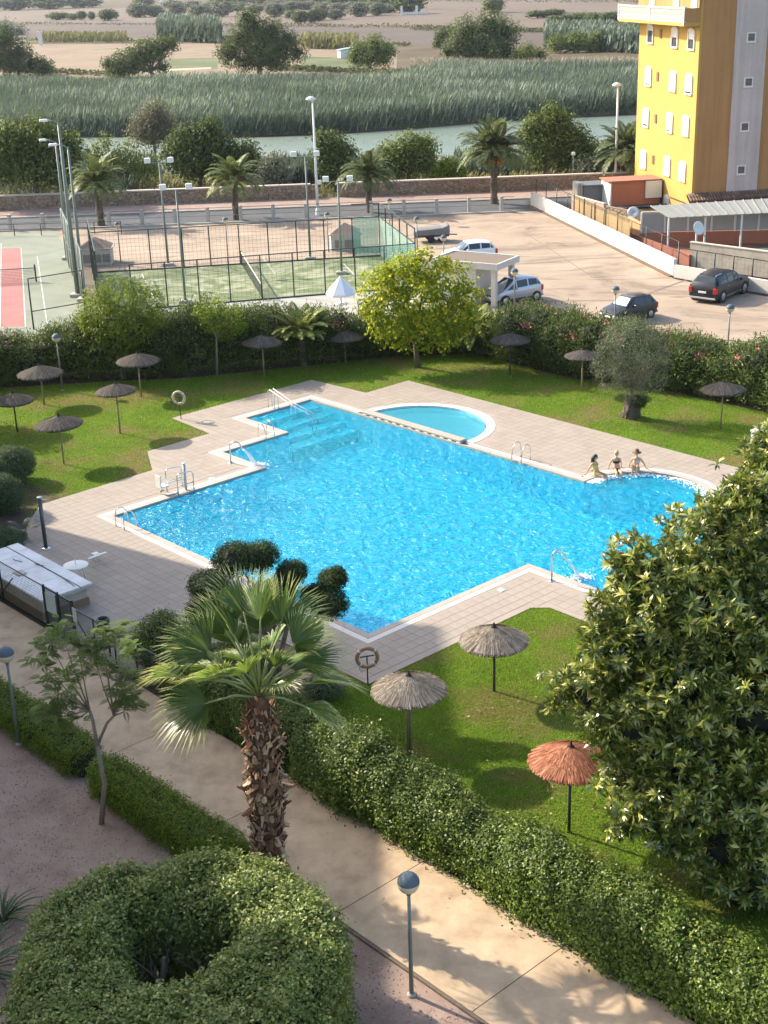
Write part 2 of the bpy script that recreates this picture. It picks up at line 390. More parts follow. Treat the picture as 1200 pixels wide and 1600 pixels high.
# edge fill: cut tiles along the borders
tag(rest.build('tiles', M['tile'], deck), kind='stuff')
fill = MB()
fill.sheet(DECK, [GP, KP], .0075)
fill.build('cut_tiles', M['tile'], deck)
M['coping'] = plain('sand_coping_stone', (.37, .32, .265), .7, 0, .12, 2, rnd=.06)
M['grate'] = plain('white_overflow_grate', (.56, .52, .46), .6, 0, .1, 4, rnd=.04)
def ring_stones(inner, outer, L, z0, z1, m, name, parent, gap=.008):
    n = len(inner); acc = 0
    for i in range(n):
        a0, a1 = Vector(inner[i]), Vector(inner[(i+1) % n]); b0, b1 = Vector(outer[i]), Vector(outer[(i+1) % n]); d = (a1-a0).length
        k = max(1, round(d/L))
        for j in range(k):
            t0 = j/k+gap/d*.5; t1 = (j+1)/k-gap/d*.5
            MB().prism([a0.lerp(a1, t0), b0.lerp(b1, t0), b0.lerp(b1, t1), a0.lerp(a1, t1)], z0, z1).build(name, m, parent)
pool = empty('swimming_pool', W(-40, 34), 0, 'large cross shaped turquoise swimming pool with white edge set in the tiled deck', 'swimming pool')
pl = pool.location.copy()
def inpool(o): o.location = -pl; return o
def stones2(inner, outer, L, z0, z1, m, name):
    h = empty('tmp'); ring_stones(inner, outer, L, z0, z1, m, name, None)
    bpy.data.objects.remove(h)
class _c: pass
def ring_parts(inner, outer, L, z0, z1, m, name, par, org):
    before = set(bpy.data.objects.keys()); ring_stones(inner, outer, L, z0, z1, m, name, None)
    for o in [bpy.data.objects[k] for k in set(bpy.data.objects.keys())-before]: o.parent = par; o.location = -Vector(org)
ring_parts(POOL, COP, .60, -.10, .022, M['coping'], 'coping_stone', pool, pl)
ring_parts([p for p in offset_poly(POOL, .262)], GRT, 1.2, -.02, .016, M['grate'], 'overflow_grate', pool, pl)
m, nt, b = newmat('blue_mosaic')
t = N(nt, 'ShaderNodeTexCoord'); br = N(nt, 'ShaderNodeTexBrick'); br.offset = 0; br.inputs['Scale'].default_value = 4; br.inputs['Mortar Size'].default_value = .012
br.inputs['Brick Width'].default_value = .6; br.inputs['Row Height'].default_value = .6
br.inputs['Color1'].default_value = (.015, .58, .92, 1); br.inputs['Color2'].default_value = (.012, .54, .87, 1); br.inputs['Mortar'].default_value = (.10, .50, .80, 1)
mp = N(nt, 'ShaderNodeMapping'); mp.inputs['Rotation'].default_value = (0, 0, -TH); nt.links.new(t.outputs['Object'], mp.inputs[0]); nt.links.new(mp.outputs[0], br.inputs[0])
nt.links.new(br.outputs[0], b.inputs['Base Color']); b.inputs['Roughness'].default_value = .5; M['mosaic'] = m
M['mosaic_light'] = plain('pale_blue_mosaic', (.07, .62, .92), .5, 0, .08, 3)
M['mosaic_dark'] = plain('dark_blue_step_edge', (.01, .10, .34), .5, 0, .1, 3)
bs = MB(); n = len(POOL); DEP = -1.45
bs.sheet(POOL, (), DEP)
bs.add([(p.x, p.y, DEP) for p in POOL]+[(p.x, p.y, -.10) for p in POOL], [(i, n+i, n+(i+1) % n, (i+1) % n) for i in range(n)])
inpool(bs.build('basin', M['mosaic'], pool))
# steps of the shallow corner
for k in range(4):
    u0 = -51.99; u1 = -48.75+0; v0 = 38.1
    zt = -.22-.22*k; w0 = .0+.62*k
    a = -51.98+.02; 
    inpool(MB().prism([W(-51.98+.9*k, 38.07).xy, W(-51.98+.9*(k+1), 38.07).xy, W(-51.98+.9*(k+1), 42.18).xy, W(-51.98+.9*k, 42.18).xy], DEP, zt).build('step', M['mosaic_light'], pool))
    inpool(MB().prism([W(-51.98+.9*(k+1)-.15, 38.07).xy, W(-51.98+.9*(k+1)+.01, 38.07).xy, W(-51.98+.9*(k+1)+.01, 42.18).xy, W(-51.98+.9*(k+1)-.15, 42.18).xy], DEP, zt+.006).build('step_edge', M['mosaic_dark'], pool))
# bench of the round bay
bn = [W(*p).xy for p in arc_uv(-31.4, 42.55, 2.74, .0, PI, 20)]+[W(*p).xy for p in arc_uv(-31.4, 42.55, 2.1, PI, 0.0, 20)]
mbn = MB(); kk = 21
for i in range(20):
    a, b2, c2, d2 = bn[i], bn[i+1], bn[40-i], bn[41-i]; mbn.prism([a, b2, c2, d2], DEP, -.5)
inpool(mbn.build('bench', M['mosaic_light'], pool))
def watermat(name, tint, body, fac, sc, st=.6):
    m, nt, b = newmat(name); nt.nodes.remove(b)
    t = N(nt, 'ShaderNodeTexCoord'); mp = N(nt, 'ShaderNodeMapping'); mp.inputs['Scale'].default_value = (1, 1, 1); nt.links.new(t.outputs['Object'], mp.inputs[0])
    a1 = noise(nt, sc, 3, .55, mp.outputs[0], 1.2); a2 = noise(nt, sc*2.7, 3, .6, mp.outputs[0], .6)
    ad = N(nt, 'ShaderNodeMath', operation='MULTIPLY_ADD'); nt.links.new(a2, ad.inputs[0]); ad.inputs[1].default_value = .45; nt.links.new(a1, ad.inputs[2])
    bp = N(nt, 'ShaderNodeBump'); bp.inputs['Strength'].default_value = st; bp.inputs['Distance'].default_value = .16 if sc != 2.3 else .2; nt.links.new(ad.outputs[0], bp.inputs['Height'])
    tr = N(nt, 'ShaderNodeBsdfTransparent'); tr.inputs[0].default_value = (*tint, 1)
    df = N(nt, 'ShaderNodeBsdfDiffuse'); df.inputs[0].default_value = (*body, 1); nt.links.new(bp.outputs[0], df.inputs['Normal'])
    ms = N(nt, 'ShaderNodeMixShader'); ms.inputs[0].default_value = fac; nt.links.new(tr.outputs[0], ms.inputs[1]); nt.links.new(df.outputs[0], ms.inputs[2])
    gl = N(nt, 'ShaderNodeBsdfGlossy'); gl.inputs['Roughness'].default_value = .12; nt.links.new(bp.outputs[0], gl.inputs['Normal'])
    fr = N(nt, 'ShaderNodeFresnel'); fr.inputs[0].default_value = 1.33; nt.links.new(bp.outputs[0], fr.inputs['Normal'])
    m2 = N(nt, 'ShaderNodeMixShader'); nt.links.new(fr.outputs[0], m2.inputs[0]); nt.links.new(ms.outputs[0], m2.inputs[1]); nt.links.new(gl.outputs[0], m2.inputs[2])
    nt.links.new(m2.outputs[0], nt.nodes['Material Output'].inputs[0]); return m
M['poolwater'] = watermat('pool_water', (.80, .998, 1.0), (.0, .68, .92), .32, 2.3, 1.0)
WZ = -.055
# ripple-shaped water surface: a fine grid cut to the pool
def water_grid(poly, z, res, amp, name, m, parent, org):
    xs = [p[0] for p in poly]; ys = [p[1] for p in poly]; x0, x1, y0, y1 = min(xs), max(xs), min(ys), max(ys)
    nx, ny = int((x1-x0)/res)+2, int((y1-y0)/res)+2
    X, Y = np.meshgrid(x0+np.arange(nx)*res, y0+np.arange(ny)*res, indexing='ij'); Z = np.zeros_like(X)
    for k in range(26):
        a = RNG.uniform(0, 2*PI); f = RNG.uniform(5, 13); Z += np.sin((X*math.cos(a)+Y*math.sin(a))*f+RNG.uniform(0, 6)+.8*np.sin(X*RNG.uniform(.4, 1.4)+Y*RNG.uniform(.4, 1.4)))*(6/f)
    for (cx, cy) in ((-5.9, 57.8), (6.3, 44.6), (11, 52)):
        d = np.hypot(X-cx, Y-cy); Z += 2.6*np.sin(d*11)*np.exp(-d*.09)
    Z = z+amp*Z; ins = np_inpoly(X, Y, poly); idx = np.arange(nx*ny).reshape(nx, ny)
    ok = ins[:-1, :-1] & ins[1:, :-1] & ins[1:, 1:] & ins[:-1, 1:]
    F = np.stack([idx[:-1, :-1][ok], idx[1:, :-1][ok], idx[1:, 1:][ok], idx[:-1, 1:][ok]], 1)
    used = np.unique(F); mp_ = -np.ones(nx*ny, int); mp_[used] = np.arange(len(used))
    V = np.stack([X, Y, Z], 2).reshape(-1, 3)[used]-np.array(org)
    return link(name, npmesh(name, V, mp_[F], m, None, True), parent)
big = [(p.x, p.y) for p in offset_poly(POOL, .13)]
water_grid(big, WZ, .06, .0036, 'water', M['poolwater'], pool, pl)
foam = plain('white_foam', (.85, .9, .92), .6, 0, .05)
# kids pool
kp = empty('wading_pool', W(KC[0], 44.3), 0, 'half round shallow wading pool joined to the far side of the large pool', 'wading pool'); kl = kp.location.copy()
ring_parts(list(KPOOL), offset_poly(list(KPOOL), .42), 1.0, -.04, .022, M['grate'], 'coping_stone', kp, kl)
kb = MB(); kb.sheet(KPOOL, (), -.36); n = len(KPOOL)
kb.add([(p.x, p.y, -.36) for p in KPOOL]+[(p.x, p.y, -.04) for p in KPOOL], [(i, n+i, n+(i+1) % n, (i+1) % n) for i in range(n)])
M['mosaic_kid'] = plain('kids_pool_mosaic', (.20, .70, .80), .5, 0, .08, 3)
o = kb.build('basin', M['mosaic_kid'], kp); o.location = -kl
M['kidwater'] = watermat('kids_water', (.8, .98, 1), (.12, .62, .74), .35, 2.2, .25)
water_grid([(p.x, p.y) for p in offset_poly(list(KPOOL), .03)], -.075, .12, .0006, 'water', M['kidwater'], kp, kl)
# divider ledge with openings between the two pools
dv = empty('pool_divider', W(KC[0], 42.45), TH, 'pale stone ledge on short piers dividing the wading pool from the large pool', 'pool divider')
MB().bbox((0, .0, .13), (6.75, .42, .09), .015).build('ledge', M['coping'], dv)
MB().box((0, .12, -.44), (6.7, .18, 1.04)).build('wall', M['mosaic_dark'], dv)
for k in range(13):
    MB().box((-3.2+k*.533, -.09, -.03), (.24, .22, .22)).build('pier', M['white'], dv)

# ---- path with slab joints
path = tag(MB().sheet([W(-66, 16.15).xy, W(2, 16.15).xy, W(2, 19.2).xy, W(-66, 19.2).xy], (), -.004).build('footpath', plain('path_joint', (.13, .09, .065), .9)), kind='structure')
jo = [-64, -58, -52, -46, -40.5, -35.2, -29.8, -24.9, -20.1, -15.7, -11.3, -7, -2, 2]
for a, b2 in zip(jo[:-1], jo[1:]):
    MB().prism([W(a+.012, 16.18).xy, W(b2-.012, 16.18).xy, W(b2-.012, 19.16).xy, W(a+.012, 19.16).xy], -.05, .012).build('slab', M['tan'], path)
MB().prism([W(-66, 16.08).xy, W(2, 16.08).xy, W(2, 16.145).xy, W(-66, 16.145).xy], -.08, .02).build('edging', M['bark'], path)
sheet_obj('gravel_bed', [W(-75, 0).xy, W(6, 0).xy, W(6, 16.1).xy, W(-75, 16.1).xy], M['gravel'], -.03)
# loose stones on the gravel
nP = 9000; PX = RNG.uniform(-14, 5, nP*3); PY = RNG.uniform(21, 38, nP*3); uu = PX*cT+PY*sT; vv = -PX*sT+PY*cT; ok = (vv < 16.0) & (vv > 6); PX, PY = PX[ok], PY[ok]
n = len(PX); r_ = RNG.uniform(.010, .03, n); ang = RNG.uniform(0, 6.28, n); tet = np.array([(1, 0, -.2), (-.5, .87, -.2), (-.5, -.87, -.2), (0.1, .1, .8)])
V = np.zeros((n, 4, 3))
for k in range(4):
    x, y, z = tet[k]; V[:, k, 0] = PX+r_*(x*np.cos(ang)-y*np.sin(ang)); V[:, k, 1] = PY+r_*(x*np.sin(ang)+y*np.cos(ang)); V[:, k, 2] = -.03+r_*(z+.1)
F = (np.arange(n)*4)[:, None, None]+np.array([(0, 1, 3), (1, 2, 3), (2, 0, 3)])[None]
m, nt, b = newmat('pebble'); at = N(nt, 'ShaderNodeAttribute', attribute_name='v'); nt.links.new(ramp(nt, [(0, (.09, .06, .05)), (.8, (.26, .18, .15)), (1, (.5, .43, .38))], at.outputs['Fac']), b.inputs['Base Color']); b.inputs['Roughness'].default_value = .9
me = npmesh('pebbles', V.reshape(-1, 3), F.reshape(-1, 3), m, np.repeat(RNG.uniform(0, 1, n), 3)); tag(link('pebbles', me), 'loose pinkish grey pebbles scattered over the gravel beside the path', 'pebbles', kind='stuff')
# grass blades on the near lawns and along the lawn edges
def blades(name, poly, n, h, w, label, keep=None):
    near_ = 'near' in label
    xs = [p[0] for p in poly]; ys = [p[1] for p in poly]
    X = RNG.uniform(min(xs), max(xs), n*4); Y = RNG.uniform(min(ys), max(ys), n*4); ok = np_inpoly(X, Y, poly)
    DKp = [(p[0], p[1]) for p in DECK]; ok &= ~np_inpoly(X, Y, DKp)
    ok &= (-X*sT+Y*cT) > 19.35
    uu_ = X*cT+Y*sT; ok &= (uu_ > -28.5) if near_ else ((-X*sT+Y*cT > 24) & (Y > 45) & (X > -24) & (X < 24))
    X, Y = X[ok][:n], Y[ok][:n]; n = len(X); a = RNG.uniform(0, 6.28, n); hh = h*RNG.uniform(.5, 1.2, n); l = RNG.normal(size=(n, 2))*h*.4
    V = np.zeros((n, 3, 3)); V[:, 0] = np.stack([X-np.cos(a)*w, Y-np.sin(a)*w, -.012+0*X], 1); V[:, 1] = np.stack([X+np.cos(a)*w, Y+np.sin(a)*w, -.012+0*X], 1)
    V[:, 2] = np.stack([X+l[:, 0], Y+l[:, 1], hh], 1)
    me = npmesh(name, V.reshape(-1, 3), np.arange(3*n).reshape(-1, 3), M['blade'], RNG.uniform(0, 1, n)); tag(link(name, me), label, 'grass', kind='stuff')
M['blade'] = leafmat('grass_blade', (.115, .20, .012), (.205, .32, .024), (.36, .33, .08), .35, .6, .45, .10, csc=.3, dry=True)
LP_ = [(p[0], p[1]) for p in lawn_poly]
blades('grass', [(-9, 37.5), (-2, 29), (8, 20), (22, 22), (24, 36), (9, 42.6), (1, 41.5), (-5, 41)], 290000, .045, .012, 'short bright green grass of the near lawn under the three large parasols')
blades('grass', LP_, 300000, .05, .018, 'short green and straw coloured grass of the far lawn round the pool deck')
# ------------------------------------------------------------------ thatched umbrellas
def strawmat(name, a, b2, c):
    m, nt, b = newmat(name); at = N(nt, 'ShaderNodeAttribute', attribute_name='v')
    x = ramp(nt, [(0, a), (.6, b2), (1, c)], at.outputs['Fac']); x = mulv(nt, x, noise(nt, 3, 4), .7, 1.3)
    nt.links.new(x, b.inputs['Base Color']); b.inputs['Roughness'].default_value = .85; b.inputs['Specular IOR Level'].default_value = .2; return m
M['straw_grey'] = strawmat('grey_straw', (.13, .105, .08), (.26, .215, .165), (.44, .38, .30))
M['straw_red'] = strawmat('red_straw', (.22, .075, .04), (.42, .165, .09), (.60, .29, .17))
M['straw_dark'] = strawmat('dark_straw', (.05, .045, .038), (.105, .09, .075), (.18, .155, .13))
def thatch_mesh(name, m, n=4200, rise=.40, rad=1.0, w=.010):
    def prof(r_): return rise*(1-(r_/rad)**1.25)*1.0
    r0 = RNG.uniform(.02, .75, n)*rad; r0[: n//3] = RNG.uniform(.45, .75, n//3)*rad
    L = RNG.uniform(.22, .42, n)*rad; r1 = np.minimum(r0+L, rad*(1+RNG.uniform(-.05, .05, n))); th = RNG.uniform(0, 2*PI, n); dt = RNG.normal(size=n)*.035
    z0 = prof(r0)+RNG.uniform(.0, .03, n); z1 = prof(np.minimum(r1, rad))+RNG.uniform(-.02, .02, n)-.02
    P0 = np.stack([r0*np.cos(th), r0*np.sin(th), z0], 1); P1 = np.stack([r1*np.cos(th+dt), r1*np.sin(th+dt), z1], 1)
    T = np.stack([-np.sin(th), np.cos(th), 0*th], 1)*w*RNG.uniform(.6, 1.5, (n, 1))
    V = np.stack([P0-T*.6, P0+T*.6, P1+T, P1-T], 1).reshape(-1, 3); F = np.arange(4*n).reshape(-1, 4); a = RNG.uniform(0, 1, n)
    # solid cone below the strands
    k = 40; rr = np.array([0.01, .3, .6, .85, .985, .96, .6, .2])*rad; zz = np.array([prof(.01), prof(.3*rad), prof(.6*rad), prof(.85*rad), prof(.985*rad)-.01, -.075, rise*.22, rise*.6])
    zz[1:4] -= .01
    A = np.arange(k)*2*PI/k; C = np.stack([rr[:, None]*np.cos(A), rr[:, None]*np.sin(A), np.repeat(zz[:, None], k, 1)], 2).reshape(-1, 3)
    F2 = np.array([(i*k+j, (i+1)*k+j, (i+1)*k+(j+1) % k, i*k+(j+1) % k) for i in range(len(rr)-1) for j in range(k)])+len(V)
    # a fringe of straw hanging below the rim
    q = 500; th = RNG.uniform(0, 2*PI, q); ra = rad*RNG.uniform(.93, 1.0, q); P0 = np.stack([ra*np.cos(th), ra*np.sin(th), np.full(q, .02)], 1); ln = RNG.uniform(.03, .08, q)
    P1 = P0*np.array([1, 1, 0])*1.03+np.stack([0*ln, 0*ln, -ln], 1); T = np.stack([-np.sin(th), np.cos(th), 0*th], 1)*w
    V3 = np.stack([P0-T, P0+T, P1+T*.5, P1-T*.5], 1).reshape(-1, 3); F3 = np.arange(4*q).reshape(-1, 4)+len(V)+len(C)
    return npmesh(name, np.concatenate([V, C, V3]), np.concatenate([F, F2, F3]), m, np.concatenate([a, np.full(len(F2), .3), RNG.uniform(0, 1, q)]))
TMESH = {'grey': thatch_mesh('thatch', M['straw_grey']), 'red': thatch_mesh('thatch', M['straw_red']), 'dark': thatch_mesh('thatch', M['straw_dark'], 1800, .34)}
def umbrella(base, top_h, rad, kind, pole, label, group='thatched parasols on the lawns', lean=0.0, double=False):
    t = empty('thatched_parasol', (base[0], base[1], -.01), random.uniform(0, 6), label, 'parasol', group)
    rise = (.34 if kind == 'dark' else .40)*rad; zr = top_h-rise-.14
    th = link('thatch', TMESH[kind], t, (0, 0, zr)); th.scale = (rad, rad, rad); th.rotation_euler = (R(random.uniform(-2, 2)), R(lean), random.uniform(0, 6)); 
    pm = M[pole]; mb = MB(); mb.tube([(0, 0, 0), (.004, .004, zr*.5), (0, 0, zr+rise*.7)], [.042, .040, .036], 10)
    mb.build('post', pm, t, True)
    if double: MB().tube([(.075, .01, 0), (.07, .01, zr*.9)], [.03, .028], 8).build('post_brace', M['wood'], t, True)
    tf = MB(); tf.lathe([(.11*rad, zr+rise*.86), (.07*rad, zr+rise*1.0), (.035, zr+rise+.08), (.03, zr+rise+.13), (.006, zr+rise+.17)], 12)
    for k in range(26):
        a = random.uniform(0, 6.28); tf.bar((.02*math.cos(a), .02*math.sin(a), zr+rise+.07), (.15*rad*math.cos(a+.1), .15*rad*math.sin(a+.1), zr+rise*.84), .012)
    tf.build('tuft', M['straw_dark'] if kind != 'red' else plain('dark_binding', (.05, .035, .03), .9), t, False)
    rb = MB()
    for k in range(8):
        a = k*PI/4; rb.bar((.03*math.cos(a), .03*math.sin(a), zr-.25*rad+rise*.4), (.8*rad*math.cos(a), .8*rad*math.sin(a), zr+.02), .025)
    rb.build('ribs', M['wood'], t)
    return t
U = [((889, 1300), 1158, 118, 'red', 'darkwood', 'rust red thatched parasol near the big glossy leaved tree, nearest of all parasols'),
 ((642, 1180), 1048, 112, 'grey', 'wood', 'grey thatched parasol on a pale double pole, second nearest, left of the red parasol'),
 ((772, 1080), 973, 104, 'grey', 'darkwood', 'grey brown thatched parasol on a dark pole nearest the pool corner spout'),
 ((100, 725), 645, 72, 'dark', 'wood', 'dark grey thatched parasol on the left lawn, nearest of the left cluster, pale pole'),
 ((188, 677), 595, 62, 'dark', 'wood', 'grey thatched parasol in the middle of the left lawn, left of the beige lifebuoy'),
 ((221, 620), 548, 64, 'dark', 'wood', 'grey thatched parasol against the oleander hedge beside the staked bushy tree'),
 ((69, 632), 567, 68, 'dark', 'wood', 'dark thatched parasol at the left lawn in front of the globe lamp post'),
 ((27, 674), 610, 62, 'dark', 'darkwood', 'dark thatched parasol at the left edge of the picture above the round bushes'),
 ((413, 588), 520, 60, 'dark', 'wood', 'grey thatched parasol left of the dwarf date palm and right of the yellowing young tree'),
 ((540, 567), 512, 60, 'dark', 'wood', 'grey thatched parasol between the dwarf date palm and the yellow green mulberry'),
 ((797, 585), 516, 62, 'dark', 'darkwood', 'dark thatched parasol in the shade right of the mulberry and the small palm'),
 ((909, 611), 542, 54, 'dark', 'wood', 'grey brown thatched parasol just left of the grey green olive tree'),
 ((1126, 669), 592, 66, 'dark', 'wood', 'dark thatched parasol at the right lawn, right of the olive tree')]
for (b, ty, w, kind, pole, lab) in U:
    g = G(*b); Z = (g-Vector((0, 0, HC))).dot(_fw); umbrella(g, hgt(g, ty), w*Z/FPX/2*(1.09 if kind == 'red' else 1.03), kind, pole, lab, double=(b[0] == 642))

# ------------------------------------------------------------------ globe lamps
def globe_lamp():
    t = empty('globe_lamp', (0, 0, 0)); MB().tube([(0, 0, 0), (0, 0, 1.5), (0, 0, 2.62)], [.05, .042, .036], 12).build('pole', M['pole_paint'], t, True)
    R_ = .235; z = 2.84
    up = [(R_*math.cos(a), z+R_*math.sin(a)) for a in [R(6+84*i/10) for i in range(11)]]; up[-1] = (.002, up[-1][1])
    MB().lathe([(R_*.985, up[0][1]-.004)]+up, 28).build('globe_cap', M['globe_top'], t, True)
    dn = [(.04, z-.95*R_)]+[((R_-.004)*math.cos(a), z+(R_-.004)*math.sin(a)) for a in [R(-76+82*i/8) for i in range(9)]]
    MB().lathe(dn, 28).build('globe_bowl', M['globe_bot'], t, True)
    MB().tube([(0, 0, 2.55), (0, 0, 2.63)], .055, 12).build('collar', M['pole_paint'], t, True)
    MB().lathe([(.10, 0), (.10, .02), (.05, .05)], 14).build('base_plate', M['concrete'], t, True)
    return t
GL = [(638, 1378, 'globe lamp on a grey pole in the gravel beside the path, nearest of all'), (9, 1022, 'globe lamp on a grey pole at the left edge beside the low clipped hedge'),
 (88, 528, 'cream bottomed globe lamp standing before the oleander hedge at the left lawn'), (1141, 482, 'globe lamp behind the railing at the right, nearest to the black suv'),
 (962, 453, 'globe lamp standing before the dark hatchback with the sunshade'), (804, 425, 'globe lamp standing before the silver small van'),
 (693, 372, 'globe lamp left of the white hatchback above the mulberry'), (651, 343, 'globe lamp at the end of the glass court wall beside the trailer'), (608, 314, 'globe lamp standing above the far corner of the glass walled court'),
 (511, 336, 'globe lamp beside the right utility hut with the pyramid roof'), (352, 344, 'globe lamp alone behind the court fence between the two utility huts'), (183, 351, 'globe lamp beside the left utility hut near the palm')]
gl0 = globe_lamp()
for i, (x, y, lab) in enumerate(GL):
    o = gl0 if i == 0 else copy_tree(gl0); p = G(x, y, 2.84); o.location = (p.x, p.y, -.02 if i < 2 else 0); tag(o, lab, 'lamp', 'globe lamps')
SP = []
# ------------------------------------------------------------------ life buoys
M['buoy'] = plain('faded_orange_buoy', (.42, .24, .13), .6, 0, .15, 8); M['buoy2'] = plain('faded_beige_buoy', (.50, .40, .27), .6, 0, .15, 8)
def buoy(pos, cz, r_, m, label, rz):
    t = empty('lifebuoy_stand', (pos[0], pos[1], 0), rz, label, 'lifebuoy', 'lifebuoys on stands')
    mb = MB(); pts = [(r_*math.cos(a), -.06, cz+r_*math.sin(a)) for a in [2*PI*i/28 for i in range(29)]]; mb.tube(pts, .062, 10, False); mb.build('ring', m, t, True)
    MB().tube([(0, 0, 0), (0, 0, cz+.02)], .022, 8).build('post', M['darkmetal'], t, True)
    MB().bar((-r_*.72, 0, cz+.0), (r_*.72, 0, cz+.03), .035).build('crossbar', M['darkmetal'], t)
    for k in range(4):
        a = PI/4+k*PI/2; b2 = MB(); q = [(r_*math.cos(a+d)*1.0, -.06, cz+r_*math.sin(a+d)) for d in (-.09, 0, .09)]; b2.tube(q, .066, 10, False); b2.build('band', M['white'], t, True)
    rp = MB(); rp.tube([(-r_*.8, -.08, cz-r_*.7), (-r_*.75, -.1, cz-r_*1.3), (-r_*.5, -.1, cz-r_*1.5), (-r_*.6, -.1, cz-r_*1.1), (-r_*.3, -.1, cz-r_*1.35)], .008, 5); rp.build('rope', M['rubber'], t)
    return t
g = G(575, 1070); buoy(g, hgt(g, 1026), .31, M['buoy'], 'faded orange lifebuoy on a thin post at the deck beside the pool corner', R(8))
g = G(283, 655); buoy(g, hgt(g, 621), .30, M['buoy2'], 'beige lifebuoy on a thin post at the far left corner of the lawn', R(-15))

# ------------------------------------------------------------------ pool ladders, rails and spouts
def pool_ladder(pu, pv, ang, label, wid=.55, h=.78):
    """rails rise from the deck and curl over the edge; local +x points into the water"""
    t = empty('pool_ladder', W(pu, pv), TH+ang, label, 'pool ladder', 'steel pool ladders')
    for s in (-1, 1):
        y = s*wid/2; MB().tube([(-.45, y, 0), (-.45, y, h*.55), (-.40, y, h*.85), (-.27, y, h), (-.10, y, h*.97), (.06, y, h*.72), (.13, y, .25), (.14, y, -.2), (.14, y, -1.1)], .024, 8).build('handrail', M['steel'], t, True)
    for k in range(3): MB().box((.14, 0, -.25-.28*k), (.09, wid, .03)).build('tread', M['steel'], t)
    return t
q = UV(G(808, 722)); pool_ladder(-37.9, 42.28, -PI/2, 'steel pool ladder on the right edge of the pool, left of the three seated people')
q = UV(G(395, 690)); pool_ladder(-48.65, 36.85, 0, 'pair of curved steel ladder rails near the left water spout', .5, .75)
pool_ladder(-44.15, 26.3, PI/2, 'steel pool ladder at the near left corner of the pool', .6, .75)
def spout(p, rz, label, h=1.0, reach=.55):
    t = empty('water_spout', p, rz, label, 'water spout', 'arched water spouts')
    MB().lathe([(.13, 0), (.13, .02), (.05, .04)], 16).build('base_plate', M['steel'], t, True)
    pts = [(0, 0, 0), (0, 0, h*.8)]+[(reach*.35*(1-math.cos(a)), 0, h*.8+h*.22*math.sin(a)) for a in [R(15*i) for i in range(1, 10)]]; pts += [(reach*.62+.08, 0, h*.80), (reach*.80, 0, h*.68)]
    MB().tube(pts, .033, 10).build('pipe', M['steel'], t, True)
    w = MB(); x0 = reach*.80; z0 = h*.68
    for k in range(16):
        y = random.uniform(-.07, .07); f = random.uniform(.85, 1.2); pts = [(x0+.55*f*s_, y*(1+.8*s_), z0+.02-(z0+.06)*s_**1.5) for s_ in (0, .25, .5, .75, 1)]; w.tube(pts, [.005, .007, .008, .011, .014], 5)
    w.build('water_jet', foam, t, True)
    w = MB()
    for k in range(300):
        a = random.uniform(0, 6.28); rr = abs(random.gauss(0, .27)); r_ = random.uniform(.012, .05)*(1 if rr < .3 else .7); c = (x0+.62+rr*1.35*math.cos(a), rr*math.sin(a), -.02+random.uniform(0, .10)*max(0, 1-rr*2))
        w.lathe([(.001, -r_*.4), (r_, 0), (r_*.6, r_*.5), (.001, r_*.7)], 6, c)
    tag(w.build('splash', foam, t, True), kind='stuff')
    return t
spout(W(*UV(G(361, 724)), 0), R(-15), 'arched steel spout pouring water at the left of the pool', 1.0, .75)
g = G(862, 908); spout(g, R(12), 'arched steel spout pouring water at the near right corner of the pool', 1.12, .6)
# double handrail down the corner steps
t = empty('step_handrail', W(-52.35, 40), TH, 'long double steel handrail running down the corner steps into the pool', 'handrail')
for y in (-.12, .12):
    MB().tube([(0-.15, y, 0), (-.15, y, .85), (-.08, y, .95), (0.1, y, .96), (1.6, y, .55), (3.1, y, .32), (3.25, y, .2), (3.25, y, -1.2)], .024, 8).build('rail', M['steel'], t, True)
    MB().tube([(1.7, y, .53), (1.7, y, -.8)], .02, 8).build('support', M['steel'], t, True)
    MB().tube([(.35, y, .9), (.35, y, -.3)], .02, 8).build('support', M['steel'], t, True)
# access lift: steel frames with a plastic seat
g = G(284, 768); t = empty('pool_lift', g, TH-PI/2+PI, 'steel pool lift with guard rails and white plastic seat at the left pool edge', 'pool lift')
t.rotation_euler.z = TH+PI/2
for y in (-.42, .42):
    MB().tube([(.35, y, -.8), (.35, y, .8), (.25, y, .95), (-.35, y, 1.0), (-.45, y, .9), (-.45, y, .0)], .024, 8).build('guard_rail', M['steel'], t, True)
    MB().tube([(.35, y, .45), (-.45, y, .45)], .016, 8).build('crossbar', M['steel'], t, True)
MB().tube([(.22, 0, -.9), (.22, 0, 1.15)], .06, 12).build('mast', M['metal'], t, True)
MB().tube([(.22, 0, 1.15), (.22, 0, 1.22)], .075, 12).build('mast_cap', M['white'], t, True)
MB().tube([(.22, 0, .5), (-.2, .15, .5), (-.5, .3, .42)], .03, 8).build('arm', M['white'], t, True)
s_ = MB(); s_.bbox((-.7, .35, .36), (.42, .42, .05), .02); s_.bbox((-.88, .35, .62), (.06, .40, .5), .02); s_.build('seat', M['white'], t)
MB().tube([(-.45+.35*math.cos(a), .3+.4*math.sin(a), .03) for a in [PI/2+PI*i/12 for i in range(19)]], .02, 6).build('hose', M['pole_paint'], t, True)
